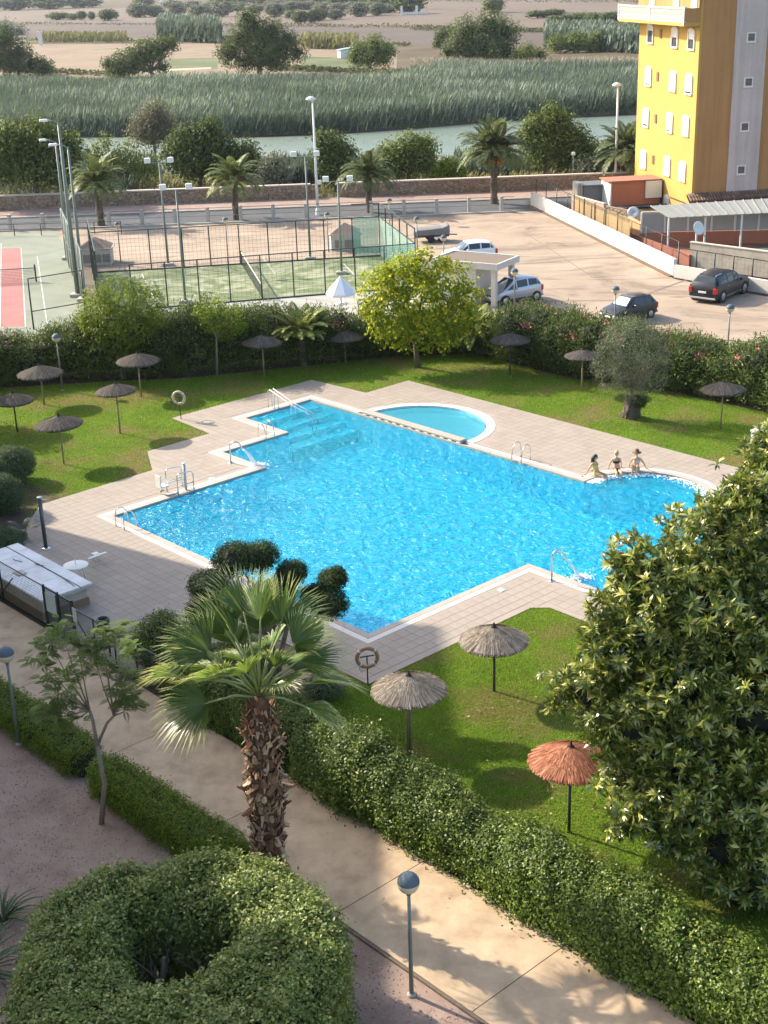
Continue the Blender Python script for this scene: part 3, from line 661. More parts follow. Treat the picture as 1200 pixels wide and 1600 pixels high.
# shower
g = G(72, 857); t = empty('shower_post', g, R(20), 'dark steel shower column standing on the deck behind the kiosk', 'shower')
MB().tube([(0, 0, 0), (0, 0, 2.05)], .075, 14).build('column', plain('dark_shower_steel', (.10, .12, .12), .35, .7), t, True)
MB().tube([(0, 0, 2.05), (0, 0, 2.10)], .11, 14).build('cap', M['metal'], t, True)
MB().tube([(0, 0, 1.95), (.16, 0, 1.98), (.28, 0, 1.94)], .02, 8).build('shower_head', M['steel'], t, True)
MB().lathe([(.19, 0), (.19, .03), (.08, .05)], 18).build('base_plate', M['steel'], t, True)
MB().tube([(0.06, 0, 1.1), (.11, 0, 1.1)], .025, 8).build('tap', M['steel'], t, True)

# ------------------------------------------------------------------ bar kiosk, table, plank
KZ = .86
kr = [G(39, 857, KZ), G(145, 910, KZ), G(70, 942, KZ)]
ax_ = (kr[1]-kr[0]); ay_ = (kr[2]-kr[1]); LX = ax_.length; LY = ay_.length*1.02
o0 = kr[1]+ay_*0; t = empty('bar_kiosk', (kr[1].x, kr[1].y, 0), TH, 'low white bar kiosk with flat panelled roof closed up beside the path gate', 'kiosk')
# local frame: -x runs up-left along the deck, -y towards the path
LXk, LYk = 5.2, (UV(kr[1])[1]-UV(kr[2])[1])
M['kiosk_roof'] = layered('dirty_white_panel', [(.3, (.50, .50, .50)), (.6, (.66, .67, .68)), (.8, (.74, .75, .76))], 1.5, 20, .1, .5, .1)
M['kiosk_wall'] = layered('kiosk_wall', [(.3, (.42, .38, .32)), (.7, (.55, .50, .43))], 2, 20, .1, .7, .1)
MB().box((-LXk/2-.1, -LYk/2, KZ/2-.08), (LXk-.3, LYk-.28, KZ-.2)).build('wall', M['kiosk_wall'], t)
MB().box((-LXk/2-.08, -LYk/2, .14), (LXk-.22, LYk-.20, .28)).build('plinth', plain('brown_plinth', (.24, .16, .10), .8), t)
MB().box((-LXk/2, -LYk/2, KZ-.13), (LXk-.06, LYk-.06, .08)).build('fascia', M['kiosk_wall'], t)
for a, b2 in ((0, 1.35), (1.35, 2.75), (2.75, 4.1), (4.1, 5.2)):
    MB().bbox((-(a+b2)/2, -LYk/2-.25, KZ-.05), (b2-a-.015, LYk-.52, .07), .01).build('roof_panel', M['kiosk_roof'], t)
MB().bbox((-LXk/2, -.24, KZ-.045), (LXk, .46, .075), .01).build('roof_panel', M['kiosk_roof'], t)
for x, y in ((-3.0, -.55), (-3.9, -.9)):
    MB().tube([(x, y, KZ), (x+.2, y-.03, KZ+.02), (x+.45, y+.10, KZ+.005)], .012, 5).build('strap', M['rubber'], t)
MB().tube([(-.2, -.6, KZ), (-1.2, -.52, KZ+.01), (-2.9, -.50, KZ+.005)], .012, 5).build('strap', M['rubber'], t)
MB().bbox((-2.6, -1.35, KZ+.01), (.42, .34, .03), .01).build('roof_hatch', plain('beige_hatch', (.42, .38, .30), .7), t)
for k in range(5): MB().box((-LXk/2, -LYk+.142, .34+.09*k), (LXk-.36, .012, .08)).build('slat', M['kiosk_wall'], t)
for k in range(3): MB().box((-.244, -LYk/2, .34+.13*k), (.012, LYk-.34, .12)).build('slat', M['kiosk_wall'], t)
t = empty('garden_table', G(118, 882, .74), 0, 'round white plastic garden table beside the bar kiosk', 'table'); t.location.z = 0
MB().lathe([(.001, .735), (.42, .735), (.45, .72), (.45, .70), (.42, .69), (.001, .69)], 28).build('tabletop', M['white'], t, True)
for k in range(4):
    a = PI/4+k*PI/2; MB().tube([(.25*math.cos(a), .25*math.sin(a), .69), (.34*math.cos(a), .34*math.sin(a), 0)], [.03, .022], 8).build('leg', M['white'], t, True)
MB().tube([(0, 0, .735), (0, 0, .98)], [.014, .014], 8).build('parasol_socket', M['white'], t, True)
a_, b_ = G(137, 873, .3), G(166, 863, .3); o = MB().bar(a_-Vector((0, 0, .02)), b_, .10, .04).build('plank', M['white']); tag(o, 'white plank sticking out behind the round plastic table', 'plank')
t = empty('trestle', G(150, 875), TH, 'small white stool under the plank beside the table', 'stool')
for dx, dy in ((-.1, -.1), (.1, -.1), (.1, .1), (-.1, .1)): MB().tube([(dx, dy, 0), (dx*.8, dy*.8, .27)], .018, 6).build('leg', M['white'], t)
MB().bbox((0, 0, .265), (.24, .24, .025), .006).build('seat', M['white'], t)

# ------------------------------------------------------------------ green gate and mesh fence along the path
def fence_run(name, p0, p1, h, npost, m, label, wire=.12, ww=.006, rails=(1.0,), cat='fence', pr=.03, braces=(), group=None, horiz=True, h2=None, wm=None, top=True, z0=0.0):
    p0 = Vector((p0[0], p0[1], z0)); p1 = Vector((p1[0], p1[1], z0)); d = p1-p0; L = d.length; a = math.atan2(d.y, d.x)
    t = empty(name, p0, a, label, cat, group)
    for k in range(npost):
        x = L*k/max(1, npost-1); MB().tube([(x, 0, 0), (x, 0, h+.03)], pr, 6).build('post', m, t, True)
    for rr in rails: MB().bar((0, 0, h*rr), (L, 0, h*rr), pr*1.1).build('rail', m, t)
    if wire:
        mb = MB()
        if horiz: 
            for k in range(int(h/wire)+1): mb.bar((0, .012, k*wire), (L, .012, k*wire), ww)
        for k in range(int(L/wire)+1): mb.bar((k*wire, .018, 0), (k*wire, .018, h), ww)
        tag(mb.build('wire_mesh', wm or m, t), kind='stuff')
    for x, s in braces: MB().tube([(x, 0, h*.75), (x+s, 0, 0)], .022, 6).build('brace', m, t, True)
    return t
FV = 19.32
gp = [UV(G(46, 990))[0], UV(G(95, 1015))[0]]
fence_run('mesh_fence', W(-47.5, FV), W(gp[0]-.05, FV), 1.5, 4, M['darkmetal'], 'dark green mesh fence left of the gate running behind the kiosk', .1, .005, braces=((7.0, -1.3),))
t = empty('entrance_gate', W(gp[0], FV), TH, 'dark green double mesh gate with a white notice board beside the kiosk', 'gate')
GW = gp[1]-gp[0]
for x in (0, GW*.5, GW): MB().box((x, 0, .78), (.07, .07, 1.56)).build('post', M['darkmetal'], t)
for (x0, x1) in ((.04, GW*.5-.04), (GW*.5+.04, GW-.04)):
    f = MB(); f.bar((x0, 0, 1.5), (x1, 0, 1.5), .05); f.bar((x0, 0, .1), (x1, 0, .1), .05); f.bar((x0+.02, 0, .1), (x0+.02, 0, 1.5), .04); f.bar((x1-.02, 0, .1), (x1-.02, 0, 1.5), .04)
    lf = f.build('gate_leaf', M['darkmetal'], t); w = MB()
    for k in range(int((x1-x0)/.06)): w.bar((x0+.06*k, 0, .1), (x0+.06*k, 0, 1.5), .012)
    for k in range(22): w.bar((x0, .005, .1+.064*k), (x1, .005, .1+.064*k), .008)
    tag(w.build('wire_mesh', M['darkmetal'], lf), kind='stuff')
MB().bbox((GW*.27, -.05, 1.02), (GW*.36, .02, .68), .005).build('notice_board', plain('notice_white', (.55, .58, .56), .5, 0, .15, 9), t)
MB().bbox((GW+.16, -.03, 1.1), (.22, .02, .5), .005).build('notice_board', plain('notice_white2', (.60, .62, .60), .5, 0, .15, 9), t)
fence_run('mesh_fence', W(gp[1]+.05, FV), W(-30.5, FV), 1.3, 6, M['darkmetal'], 'dark green mesh fence running right from the gate to the shrubs along the path', .07, .006, braces=((.1, 1.2),))
g = G(168, 1030); t = empty('litter_bin', W(-35.2, 19.62), TH, 'dark green litter bin on a post behind the mesh fence', 'bin')
MB().lathe([(.15, .75), (.20, .80), (.21, 1.25), (.16, 1.27), (.15, 1.2), (.02, .8)], 18).build('bin_body', M['darkmetal'], t, True); MB().tube([(.22, 0, 0), (.22, 0, 1.3)], .03, 8).build('post', M['darkmetal'], t, True)
# drain covers on the deck
for x, y, lab in ((325, 660, 'round grey manhole cover in the deck left of the corner steps'), ):
    t = empty('manhole_cover', G(x, y, .018), 0, lab, 'manhole cover'); MB().lathe([(.001, .008), (.26, .008), (.27, 0)], 24).build('lid', plain('grey_cover', (.27, .24, .22), .7), t, True)
    MB().lathe([(.29, .004), (.29, .012), (.33, .012), (.34, 0)], 24).build('rim', M['pole_paint'], t, True)
for x, y, lab in ((783, 922, 'small white square skimmer lid in the deck near the right water spout'), (330, 748, 'small white square skimmer lid in the deck near the pool lift'), (732, 639, 'small white square skimmer lid in the deck behind the wading pool')):
    o = MB().bbox((0, 0, .01), (.22, .22, .02), .004).build('skimmer_lid', M['white'], None, loc=G(x, y, .016), rz=TH); tag(o, lab, 'lid', 'white skimmer lids')
# jet foam in the round bay
w = MB()
for k in range(800):
    a = random.uniform(.25, PI-.02); rr = 2.7-abs(random.gauss(0, .22)); p = W(-31.4+rr*math.cos(a), 42.55+rr*math.sin(a)); r_ = random.uniform(.01, .05)
    if rr < 2.25 and random.random() < .3: continue
    w.lathe([(.001, -r_*.3), (r_, 0), (r_*.5, r_*.4), (.001, r_*.5)], 6, (p.x-pl.x, p.y-pl.y, WZ+.026))
for k in range(420):
    uu_ = random.uniform(-34.2, -31); p = W(-34.1+abs(random.gauss(0, .2)), random.uniform(42.3, 43.6)); r_ = random.uniform(.01, .05)
    w.lathe([(.001, -r_*.3), (r_, 0), (r_*.5, r_*.4), (.001, r_*.5)], 6, (p.x-pl.x, p.y-pl.y, WZ+.026))
tag(w.build('foam', foam, pool, True), kind='stuff')
# ------------------------------------------------------------------ near vegetation
M['leaf_box'] = leafmat('box_leaf', (.075, .125, .012), (.165, .235, .022), (.28, .33, .045), .25, .45, 2.5, .15)
M['leaf_ring'] = leafmat('pittosporum_leaf', (.085, .13, .018), (.20, .25, .045), (.40, .42, .14), .28, .5, 1.5, .20, spec=.5)
M['leaf_hedge'] = leafmat('hedge_leaf', (.045, .080, .011), (.145, .20, .026), (.32, .35, .055), .18, .45, .8, .12, spec=.3, csc=.58)
M['leaf_ole'] = leafmat('oleander_leaf', (.045, .075, .018), (.105, .15, .035), (.20, .22, .07), .2, .5, 1.2, .12, csc=.4)
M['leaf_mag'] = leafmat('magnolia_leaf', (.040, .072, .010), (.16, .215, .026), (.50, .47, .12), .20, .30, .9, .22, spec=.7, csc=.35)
M['leaf_brown'] = leafmat('magnolia_leaf_underside', (.12, .075, .035), (.22, .15, .06), None, .1, .5, .9)
M['leaf_mul'] = leafmat('mulberry_leaf', (.12, .19, .012), (.30, .36, .022), (.58, .52, .03), .42, .5, .55, .30, csc=.40)
M['leaf_lime'] = leafmat('lime_leaf', (.09, .15, .015), (.19, .26, .03), (.30, .30, .04), .35, .5, .8, .2)
M['leaf_olive'] = leafmat('olive_leaf', (.085, .10, .055), (.17, .19, .115), (.30, .32, .22), .15, .5, 1.4, .2)
M['leaf_juni'] = leafmat('juniper_leaf', (.020, .045, .012), (.060, .095, .025), (.10, .14, .04), .12, .6, 1.2, .12)
M['leaf_round'] = leafmat('rosemary_leaf', (.05, .085, .035), (.10, .145, .065), (.17, .21, .10), .15, .6, 1.2, .15)
M['leaf_jac'] = leafmat('jacaranda_leaf', (.085, .14, .025), (.16, .23, .045), (.20, .24, .08), .35, .6, 1.2, .15)
M['flower'] = plain('pink_oleander_flower', (.55, .12, .16), .6, 0, .3, 9)

def box_hedge(name, a, b2, w, h, n, m, L, Wd, label, clump=7, cr=.07, bump_=.07, cat='hedge', group=None, dens_low=.75, soil=True, lumps=None, z0=0.0, pinched=True, rough=.03):
    """clipped hedge between two ground points: leaf clumps on a softened box, solid core coloured dark as inner shade"""
    a, b2 = Vector((a[0], a[1], z0)), Vector((b2[0], b2[1], z0)); d = b2-a; Lh = d.length; rz = math.atan2(d.y, d.x)
    t = empty(name, a, rz, label, cat, group)
    nc = n//clump; X = RNG.uniform(0, Lh, nc); per = 2*h+w; s_ = RNG.uniform(0, per, nc); rr = min(w*.4, h*.35)
    Y = np.where(s_ < h, -w/2, np.where(s_ < h+w, s_-h-w/2, w/2)); Z = np.where(s_ < h, s_, np.where(s_ < h+w, h, per-s_))
    NY = np.where(s_ < h, -1., np.where(s_ < h+w, 0, 1.)); NZ = np.where((s_ >= h) & (s_ < h+w), 1., 0.)
    # round the upper edges
    ey = np.abs(Y)-(w/2-rr); ez = Z-(h-rr); c = (ey > 0) & (ez > 0); k = np.sqrt(ey**2+ez**2); kk = np.where(c, rr/np.maximum(k, 1e-6), 1)
    Y = np.where(c, np.sign(Y)*((w/2-rr)+ey*kk), Y); Z = np.where(c, (h-rr)+ez*kk, Z); NY = np.where(c, np.sign(Y)*ey/np.maximum(k, 1e-6), NY); NZ = np.where(c, ez/np.maximum(k, 1e-6), NZ)
    ex = np.minimum(X, Lh-X); endc = ex < w*.4; pinch = np.where(endc & pinched, np.sqrt(np.clip(1-((w*.4-ex)/(w*.4))**2, 0.05, 1)), 1); Y *= pinch; 
    xo = UV(a)[0]; wob = lambda X_, s2: 1+bump_*(np.sin((X_+xo)*2.1+s2)*.6+.5*np.sin((X_+xo)*7.3+2*s2)+.6*np.sin((X_+xo)*.8+1))
    Z = Z*wob(X, Y*2); Y = Y*wob(X, Z)
    if lumps: 
        for (lx, lr, lh) in lumps: Z += np.where(Z > h*.4, lh*np.exp(-((X-lx)/lr)**2), 0)
    Pc = np.stack([X, Y, Z], 1); D = unit(np.stack([RNG.normal(size=nc)*.2, NY, NZ+.15], 1)); Pc -= D*RNG.uniform(0, .09, (nc, 1)); Pc += D*np.abs(RNG.normal(size=(nc, 1)))*rough
    P = np.repeat(Pc, clump, 0)+RNG.normal(size=(nc*clump, 3))*cr; D = np.repeat(D, clump, 0); P[:, 2] = np.maximum(P[:, 2], .02)
    V, F = leaf_quads(P, unit(D+[0, 0, .25]+RNG.normal(size=D.shape)*.55), L, Wd)
    cv = np.repeat(RNG.uniform(0, 1, nc), clump); link('foliage', npmesh('foliage', V, F, m, np.clip(.45*cv+.55*RNG.uniform(0, 1, len(P)), 0, 1)), t)
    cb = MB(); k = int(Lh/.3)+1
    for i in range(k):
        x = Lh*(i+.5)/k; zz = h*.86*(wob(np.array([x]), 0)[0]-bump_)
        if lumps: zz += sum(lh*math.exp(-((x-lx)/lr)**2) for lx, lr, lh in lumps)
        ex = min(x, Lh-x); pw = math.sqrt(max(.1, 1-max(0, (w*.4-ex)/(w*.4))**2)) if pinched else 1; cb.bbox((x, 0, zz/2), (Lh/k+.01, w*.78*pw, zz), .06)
    cb.build('branches', M['twig'], t)  # solid near-black core; the hedge's inner shade is in its colour
    if rough > .1:
        tw = MB()
        for _ in range(int(9*Lh)):
            x = random.uniform(.1, Lh-.1); s_ = random.choice((-1, 1, 0, 0)); p = Vector((x, s_*w*.42, h*random.uniform(.45, .9) if s_ else h*.9)); d = Vector((random.uniform(-.5, .5), s_*.8+random.uniform(-.3, .3), random.uniform(.3, 1))).normalized(); l = random.uniform(.25, .5)
            tw.tube([p, p+d*l*.5+Vector((random.uniform(-.04, .04),)*3), p+d*l], [.009, .007, .003], 4)
        tag(tw.build('bare_twigs', M['lightbark'], t), kind='stuff')
    return t
# low clipped hedges on the left of the path
a = G(0, 1125); b2 = G(160, 1200)
box_hedge('box_hedge', W(-40.5, 15.35), W(-29.35, 15.45), 1.0, .72, 42000, M['leaf_box'], .055, .034, 'low clipped dark green hedge at the left edge, behind the thin tree', bump_=.05, rough=.05, group='low clipped box hedges')
box_hedge('box_hedge', W(-28.75, 15.45), W(-22.7, 15.5), 1.05, .78, 34000, M['leaf_box'], .055, .034, 'low clipped dark green hedge between the thin tree and the palm trunk', bump_=.05, rough=.05, group='low clipped box hedges')
# tall informal hedge between path and lawn
hs = [(-25.2, -22.9, 1.3, 1.25), (-22.9, -20.8, 1.25, 1.15), (-20.8, -18.7, 1.2, 1.15), (-18.7, -16.4, 1.25, 1.25), (-16.4, -14.1, 1.2, 1.2), (-14.1, -11.5, 1.25, 1.2), (-11.5, -7.5, 1.25, 1.2)]
hl = ['yellow tipped end of the tall path hedge next to the palm trunk', 'hedge section with yellow leaves left of the grey thatched parasol pole', 'hedge section with a bare twig below the grey thatched parasol', 'darkest tallest section of the path hedge facing the globe lamp',
      'hedge section below the red thatched parasol', 'hedge section below the shadow of the big glossy leaved tree', 'last hedge section in the lower right corner of the picture']
for (u0, u1, w, h), lab in zip(hs, hl):
    box_hedge('tall_hedge', W(u0-.02, 19.98), W(u1+.02, 19.98), w, h, int(13000*(u1-u0)), M['leaf_hedge'], .085, .050, lab, clump=9, cr=.11, bump_=.16, rough=.15, group='tall hedge sections along the path', pinched=False)
# second planting left of the palm
box_hedge('tall_hedge', W(-31.9, 20.2), W(-25.6, 20.0), 1.7, 1.25, 46000, M['leaf_hedge'], .07, .04, 'dark tall hedge behind the fan palm fronds along the path', clump=8, cr=.1, bump_=.12, group='tall hedge sections along the path')
foliage_specs = [((-33.1, 20.4), .95, 1.7, 'rounded dark green shrub at the end of the mesh fence, left of the fan palm'), ((-30.6, 21.5), .9, 1.5, 'dark shrub behind the left fan palm frond near the deck')]
def bush(name, p, r_, h, m, label, n=2200, L=.09, Wd=.045, cr=.10, cat='shrub', group=None, per=8, sq=.5, clumps=None, k=.72, z0=0.0, jit=.6):
    t = empty(name, (p[0], p[1], z0), 0, label, cat, group); bl = [((0, 0, h*.52), (r_, r_, h*.5))]
    if clumps:
        for _ in range(clumps):
            a = random.uniform(0, 6.28); q = random.uniform(.25, .55); bl.append(((r_*q*math.cos(a), r_*q*math.sin(a), h*random.uniform(.45, .72)), (r_*random.uniform(.4, .6),)*2+(h*random.uniform(.25, .34),)))
    foliage('foliage', bl, n, per, cr, L, Wd, m, t, inner=.8, lump=.12, jit=jit)
    core('branches', bl, M['twig'], t, k); return t  # solid core coloured as inner shade, no separate branches
for (uv, r_, h, lab) in foliage_specs: bush('shrub', W(*uv), r_, h, M['leaf_hedge'], lab, 1300, .08, .045, clumps=3)
# ---- ring hedge
RZ = 2.55
rc = (G(272, 1335, RZ)+G(15, 1490, RZ))/2
L_, R_e = G(14, 1500, RZ), G(532, 1478, RZ); rcx = (L_.x+R_e.x)/2; rw = (R_e.x-L_.x)/2; yf = G(290, 1338, RZ).y; rcy = yf-rw*.93
ringh = empty('ring_hedge', (rcx, rcy, 0), 0, 'large ring shaped clipped bush with an open dark centre, bottom left', 'bush')
hr = .37*rw; hc = (-.10, .10*rw)
def sup(a, k=2.6): c, s = math.cos(a), math.sin(a); return 1/((abs(c)**k+abs(s)**k)**(1/k))
def ring_pts(n):
    t_ = RNG.uniform(0, 2*PI, n); kk = RNG.uniform(0, 1, n); sp = np.array([sup(x) for x in t_])
    A = rw*sp*(.965+.035*np.sin(5*t_+1)); B = hr*(1+.12*np.sin(3*t_+.5)); P = np.zeros((n, 3)); D = np.zeros((n, 3))
    top = kk < .44; out = (kk >= .44) & (kk < .82); inn = kk >= .82
    q = np.sqrt(RNG.uniform(0, 1, n)); rt_ = np.sqrt(B**2+(A**2-B**2)*RNG.uniform(0, 1, n)); mid = (A+B)/2; hw = (A-B)/2
    edge = np.clip(np.abs(rt_-mid)/hw, 0, 1); zt = RZ*(1-.16*edge**4)+.05*np.sin(t_*7+rt_*4)
    ct, st = np.cos(t_), np.sin(t_)
    Bz = B*(1+.35*(1-np.clip(RNG.uniform(0, 1, n), 0, 1))); rr = np.where(top, rt_, np.where(out, A*(.96+.05*np.sin(RNG.uniform(0, 3, n))), B)); hx = np.where(inn, hc[0], 0)*1.0; hy = np.where(inn, hc[1], 0)
    cen = np.clip(1-(rr-B)/(A-B+1e-6), 0, 1)
    P[:, 0] = rr*ct+hc[0]*cen; P[:, 1] = rr*st+hc[1]*cen; z = np.where(top, zt, np.where(out, RNG.uniform(.05, RZ*.88, n), RNG.uniform(.25, RZ*.86, n))); P[:, 2] = z
    fz = np.where(inn, 1+.32*np.clip(1-z/(RZ*.86), 0, 1), 1); P[:, 0] = (P[:, 0]-hc[0])*fz+hc[0]; P[:, 1] = (P[:, 1]-hc[1])*fz+hc[1]
    sgn = np.where(top, (rt_-mid)/hw*.35, np.where(out, 1, -1)); D[:, 0] = ct*sgn; D[:, 1] = st*sgn; D[:, 2] = np.where(top, 1, .25); return P, unit(D)
Pc, D = ring_pts(12500); Pc[:, 2] += .10*np.sin(Pc[:, 0]*3.3+1)*np.sin(Pc[:, 1]*2.9)*(Pc[:, 2] > 1.8); P = np.repeat(Pc, 9, 0)+RNG.normal(size=(len(Pc)*9, 3))*.07; D = np.repeat(D, 9, 0); P += D*np.repeat(RNG.normal(size=(len(Pc), 1))*.085, 9, 0)
# leaves stand up as small rosettes at the ends of shoots
ax0 = unit(D*.6+np.array([0, 0, .5])+RNG.normal(size=D.shape)*.6); V, F = leaf_quads(P, unit(D+[0, 0, .3]+RNG.normal(size=D.shape)*.6), .095, .052, ax0)
cv = np.repeat(RNG.uniform(0, 1, len(Pc)), 9); link('foliage', npmesh('foliage', V, F, M['leaf_ring'], np.clip(.5*cv+.5*RNG.uniform(0, 1, len(P)), 0, 1)), ringh)
# stray shoots above the clipped surface
Ps, Ds = ring_pts(900); Ps += Ds*RNG.uniform(.10, .26, (900, 1)); P = np.repeat(Ps, 8, 0)+RNG.normal(size=(7200, 3))*.035-np.repeat(Ds, 8, 0)*RNG.uniform(0, .14, (7200, 1)); D = np.repeat(Ds, 8, 0)
V, F = leaf_quads(P, unit(D+RNG.normal(size=D.shape)*.5), .09, .042, unit(D+np.array([0, 0, .6])+RNG.normal(size=D.shape)*.5)); link('stray_shoots', npmesh('stray_shoots', V, F, M['leaf_ring'], RNG.uniform(.3, 1, len(P))), ringh)
cb = MB(); nn_ = 40
for i in range(nn_):
    a0, a1 = 2*PI*i/nn_, 2*PI*(i+1)/nn_; q = []
    for a, f in ((a0, 0), (a1, 0), (a1, 1), (a0, 1)):
        r_ = (hr*1.22 if f == 0 else rw*sup(a)*.90); w_ = 1-f; q.append((r_*math.cos(a)+hc[0]*w_, r_*math.sin(a)+hc[1]*w_))
    cb.prism(q, 1.15, RZ*.88)
    q2 = [(x*.93 if k > 1 else x, y*.93 if k > 1 else y) for k, (x, y) in enumerate(q)]
    if math.sin(a0) < .3: cb.prism([((rw*sup(a)*f_)*math.cos(a), (rw*sup(a)*f_)*math.sin(a)) for a, f_ in ((a0, .72), (a1, .72), (a1, .9), (a0, .9))], 0, 1.15)
cb.build('dark_core', M['twig'], ringh)
for k in range(9):
    a = 2*PI*k/9+random.uniform(-.2, .2); r_ = hr*random.uniform(.75, 1.25); mb = MB(); b0 = Vector((hc[0]+r_*math.cos(a), hc[1]+r_*math.sin(a), 0))
    mb.tube([b0, b0+Vector((.1, .05, .7)), b0+Vector((random.uniform(-.3, .3), random.uniform(-.2, .2), 1.5))], [.07, .055, .045], 7)
    branches(mb, b0+Vector((.1, .05, .7)), [b0+Vector((random.uniform(-.8, .8), random.uniform(-.8, .8), random.uniform(1.3, 2.0))) for _ in range(5)], .035, 6); mb.build('stem', M['lightbark'], ringh, True)

# ---- palm with fibrous trunk and fan fronds
pb = G(424, 1388); pt = P3(405, 1084, pb.y); PH = pt.z
palm = empty('fan_palm', (pb.x, pb.y, -.03), 0, 'tall fan palm with a shaggy brown trunk, growing in the gravel beside the path', 'palm tree')
dx = pt.x-pb.x
def trunk_c(z): return Vector((dx*z/PH, 0, z))
prof = [(0, .33), (.8, .33), (1.6, .37), (2.3, .43), (2.7, .46), (3.3, .38), (3.9, .41), (PH*.88, .36), (PH*.95, .27), (PH, .16)]
def tr_r(z):
    for (z0, r0), (z1, r1) in zip(prof[:-1], prof[1:]):
        if z <= z1: return r0+(r1-r0)*(z-z0)/(z1-z0)
    return .2
M['palmbark'] = layered('palm_fibre', [(.3, (.07, .035, .018)), (.55, (.15, .075, .04)), (.8, (.26, .16, .09))], 5, 40, .4, .95, 1.0, 30, .04)
mb = MB(); zs = [PH*i/26 for i in range(27)]; mb.tube([trunk_c(z) for z in zs], [tr_r(z)*.84 for z in zs], 18); mb.build('trunk', M['palmbark'], palm, True)
def strapmat(name, c1, c2, c3): 
    m, nt, b = newmat(name); oi = N(nt, 'ShaderNodeObjectInfo'); x = ramp(nt, [(0, c1), (.6, c2), (1, c3)], oi.outputs['Random']); x = mulv(nt, x, noise(nt, 14, 4), .6, 1.35)
    nt.links.new(x, b.inputs['Base Color']); b.inputs['Roughness'].default_value = .85; return m
M['boot'] = strapmat('dry_leaf_base', (.14, .065, .03), (.30, .17, .09), (.58, .43, .28)); M['boot_red'] = strapmat('red_leaf_base', (.20, .07, .03), (.33, .125, .06), (.46, .20, .09))
bms = []
for k in range(6):
    w = random.uniform(.05, .09); l = random.uniform(.17, .34); mb = MB(); nseg = 4; vs = []
    for i in range(nseg+1):
        s_ = i/nseg; wd = w*(1-.35*s_)*(1+.2*math.sin(5*s_+k)); o_ = .03+.13*s_**1.5+(.05 if k % 2 else -.03)*s_; zz = l*s_*(1 if k < 4 else -.7)
        vs += [(-wd, o_-.012, zz), (wd, o_-.012, zz), (0, o_+.03, zz)]
    fs = []
    for i in range(nseg):
        q = i*3; fs += [(q, q+3, q+5, q+2), (q+2, q+5, q+4, q+1), (q+1, q+4, q+3, q)]
    fs += [(nseg*3, nseg*3+1, nseg*3+2)]; mb.add(vs, fs); bms.append((mb.mesh('leaf_base', M['boot']), mb.mesh('leaf_base', M['boot_red'])))
nb = 300
for i in range(nb):
    z = PH*(.02+.92*(i+.5)/nb); a = i*2.39996; r_ = tr_r(z)*random.uniform(.80, .90); c = trunk_c(z); mi = random.randrange(6); o = link('leaf_base', bms[mi][1 if z > PH*.80 else 0], palm, (c.x+r_*math.sin(-a), c.y+r_*math.cos(-a), z))
    o.rotation_euler = (R(random.uniform(-14, 22)), R(random.uniform(-24, 24)), a+random.uniform(-.15, .15)); s_ = random.uniform(.65, 1.15)*(.75 if z > PH*.8 else 1); o.scale = (s_*1.15, s_, s_)
def more_boots():
    V = []; F = []; n = 0
    for i in range(900):
        z = PH*random.uniform(.0, .95); a = random.uniform(0, 6.28); r_ = tr_r(z)*.84; c = trunk_c(z); w = random.uniform(.015, .05); l = random.uniform(.08, .26); dn = random.choice((1, 1, -1)); o_ = random.uniform(.04, .16); tw = random.uniform(-.25, .25)
        e = Vector((math.cos(a), math.sin(a), 0)); tt = Vector((-e.y, e.x, 0)); p = c+e*r_; q = p+e*o_+tt*tw*l*1.5+Vector((0, 0, l*dn)); V += [p-tt*w, p+tt*w, q+tt*w*.3, q-tt*w*.3]; F.append((n, n+1, n+2, n+3)); n += 4
    m = strawmat('palm_shreds', (.08, .04, .022), (.23, .14, .08), (.55, .42, .28)); tag(link('loose_fibre', npmesh('loose_fibre', np.array(V), np.array(F), m, RNG.uniform(0, 1, len(F))), palm), kind='stuff')
more_boots()
M['frond'] = leafmat('fan_frond', (.09, .16, .026), (.19, .28, .05), (.44, .46, .18), .40, .35, .9, .16, spec=.6, csc=.25)
M['petiole'] = plain('palm_petiole', (.20, .24, .07), .5, 0, .2, 6)
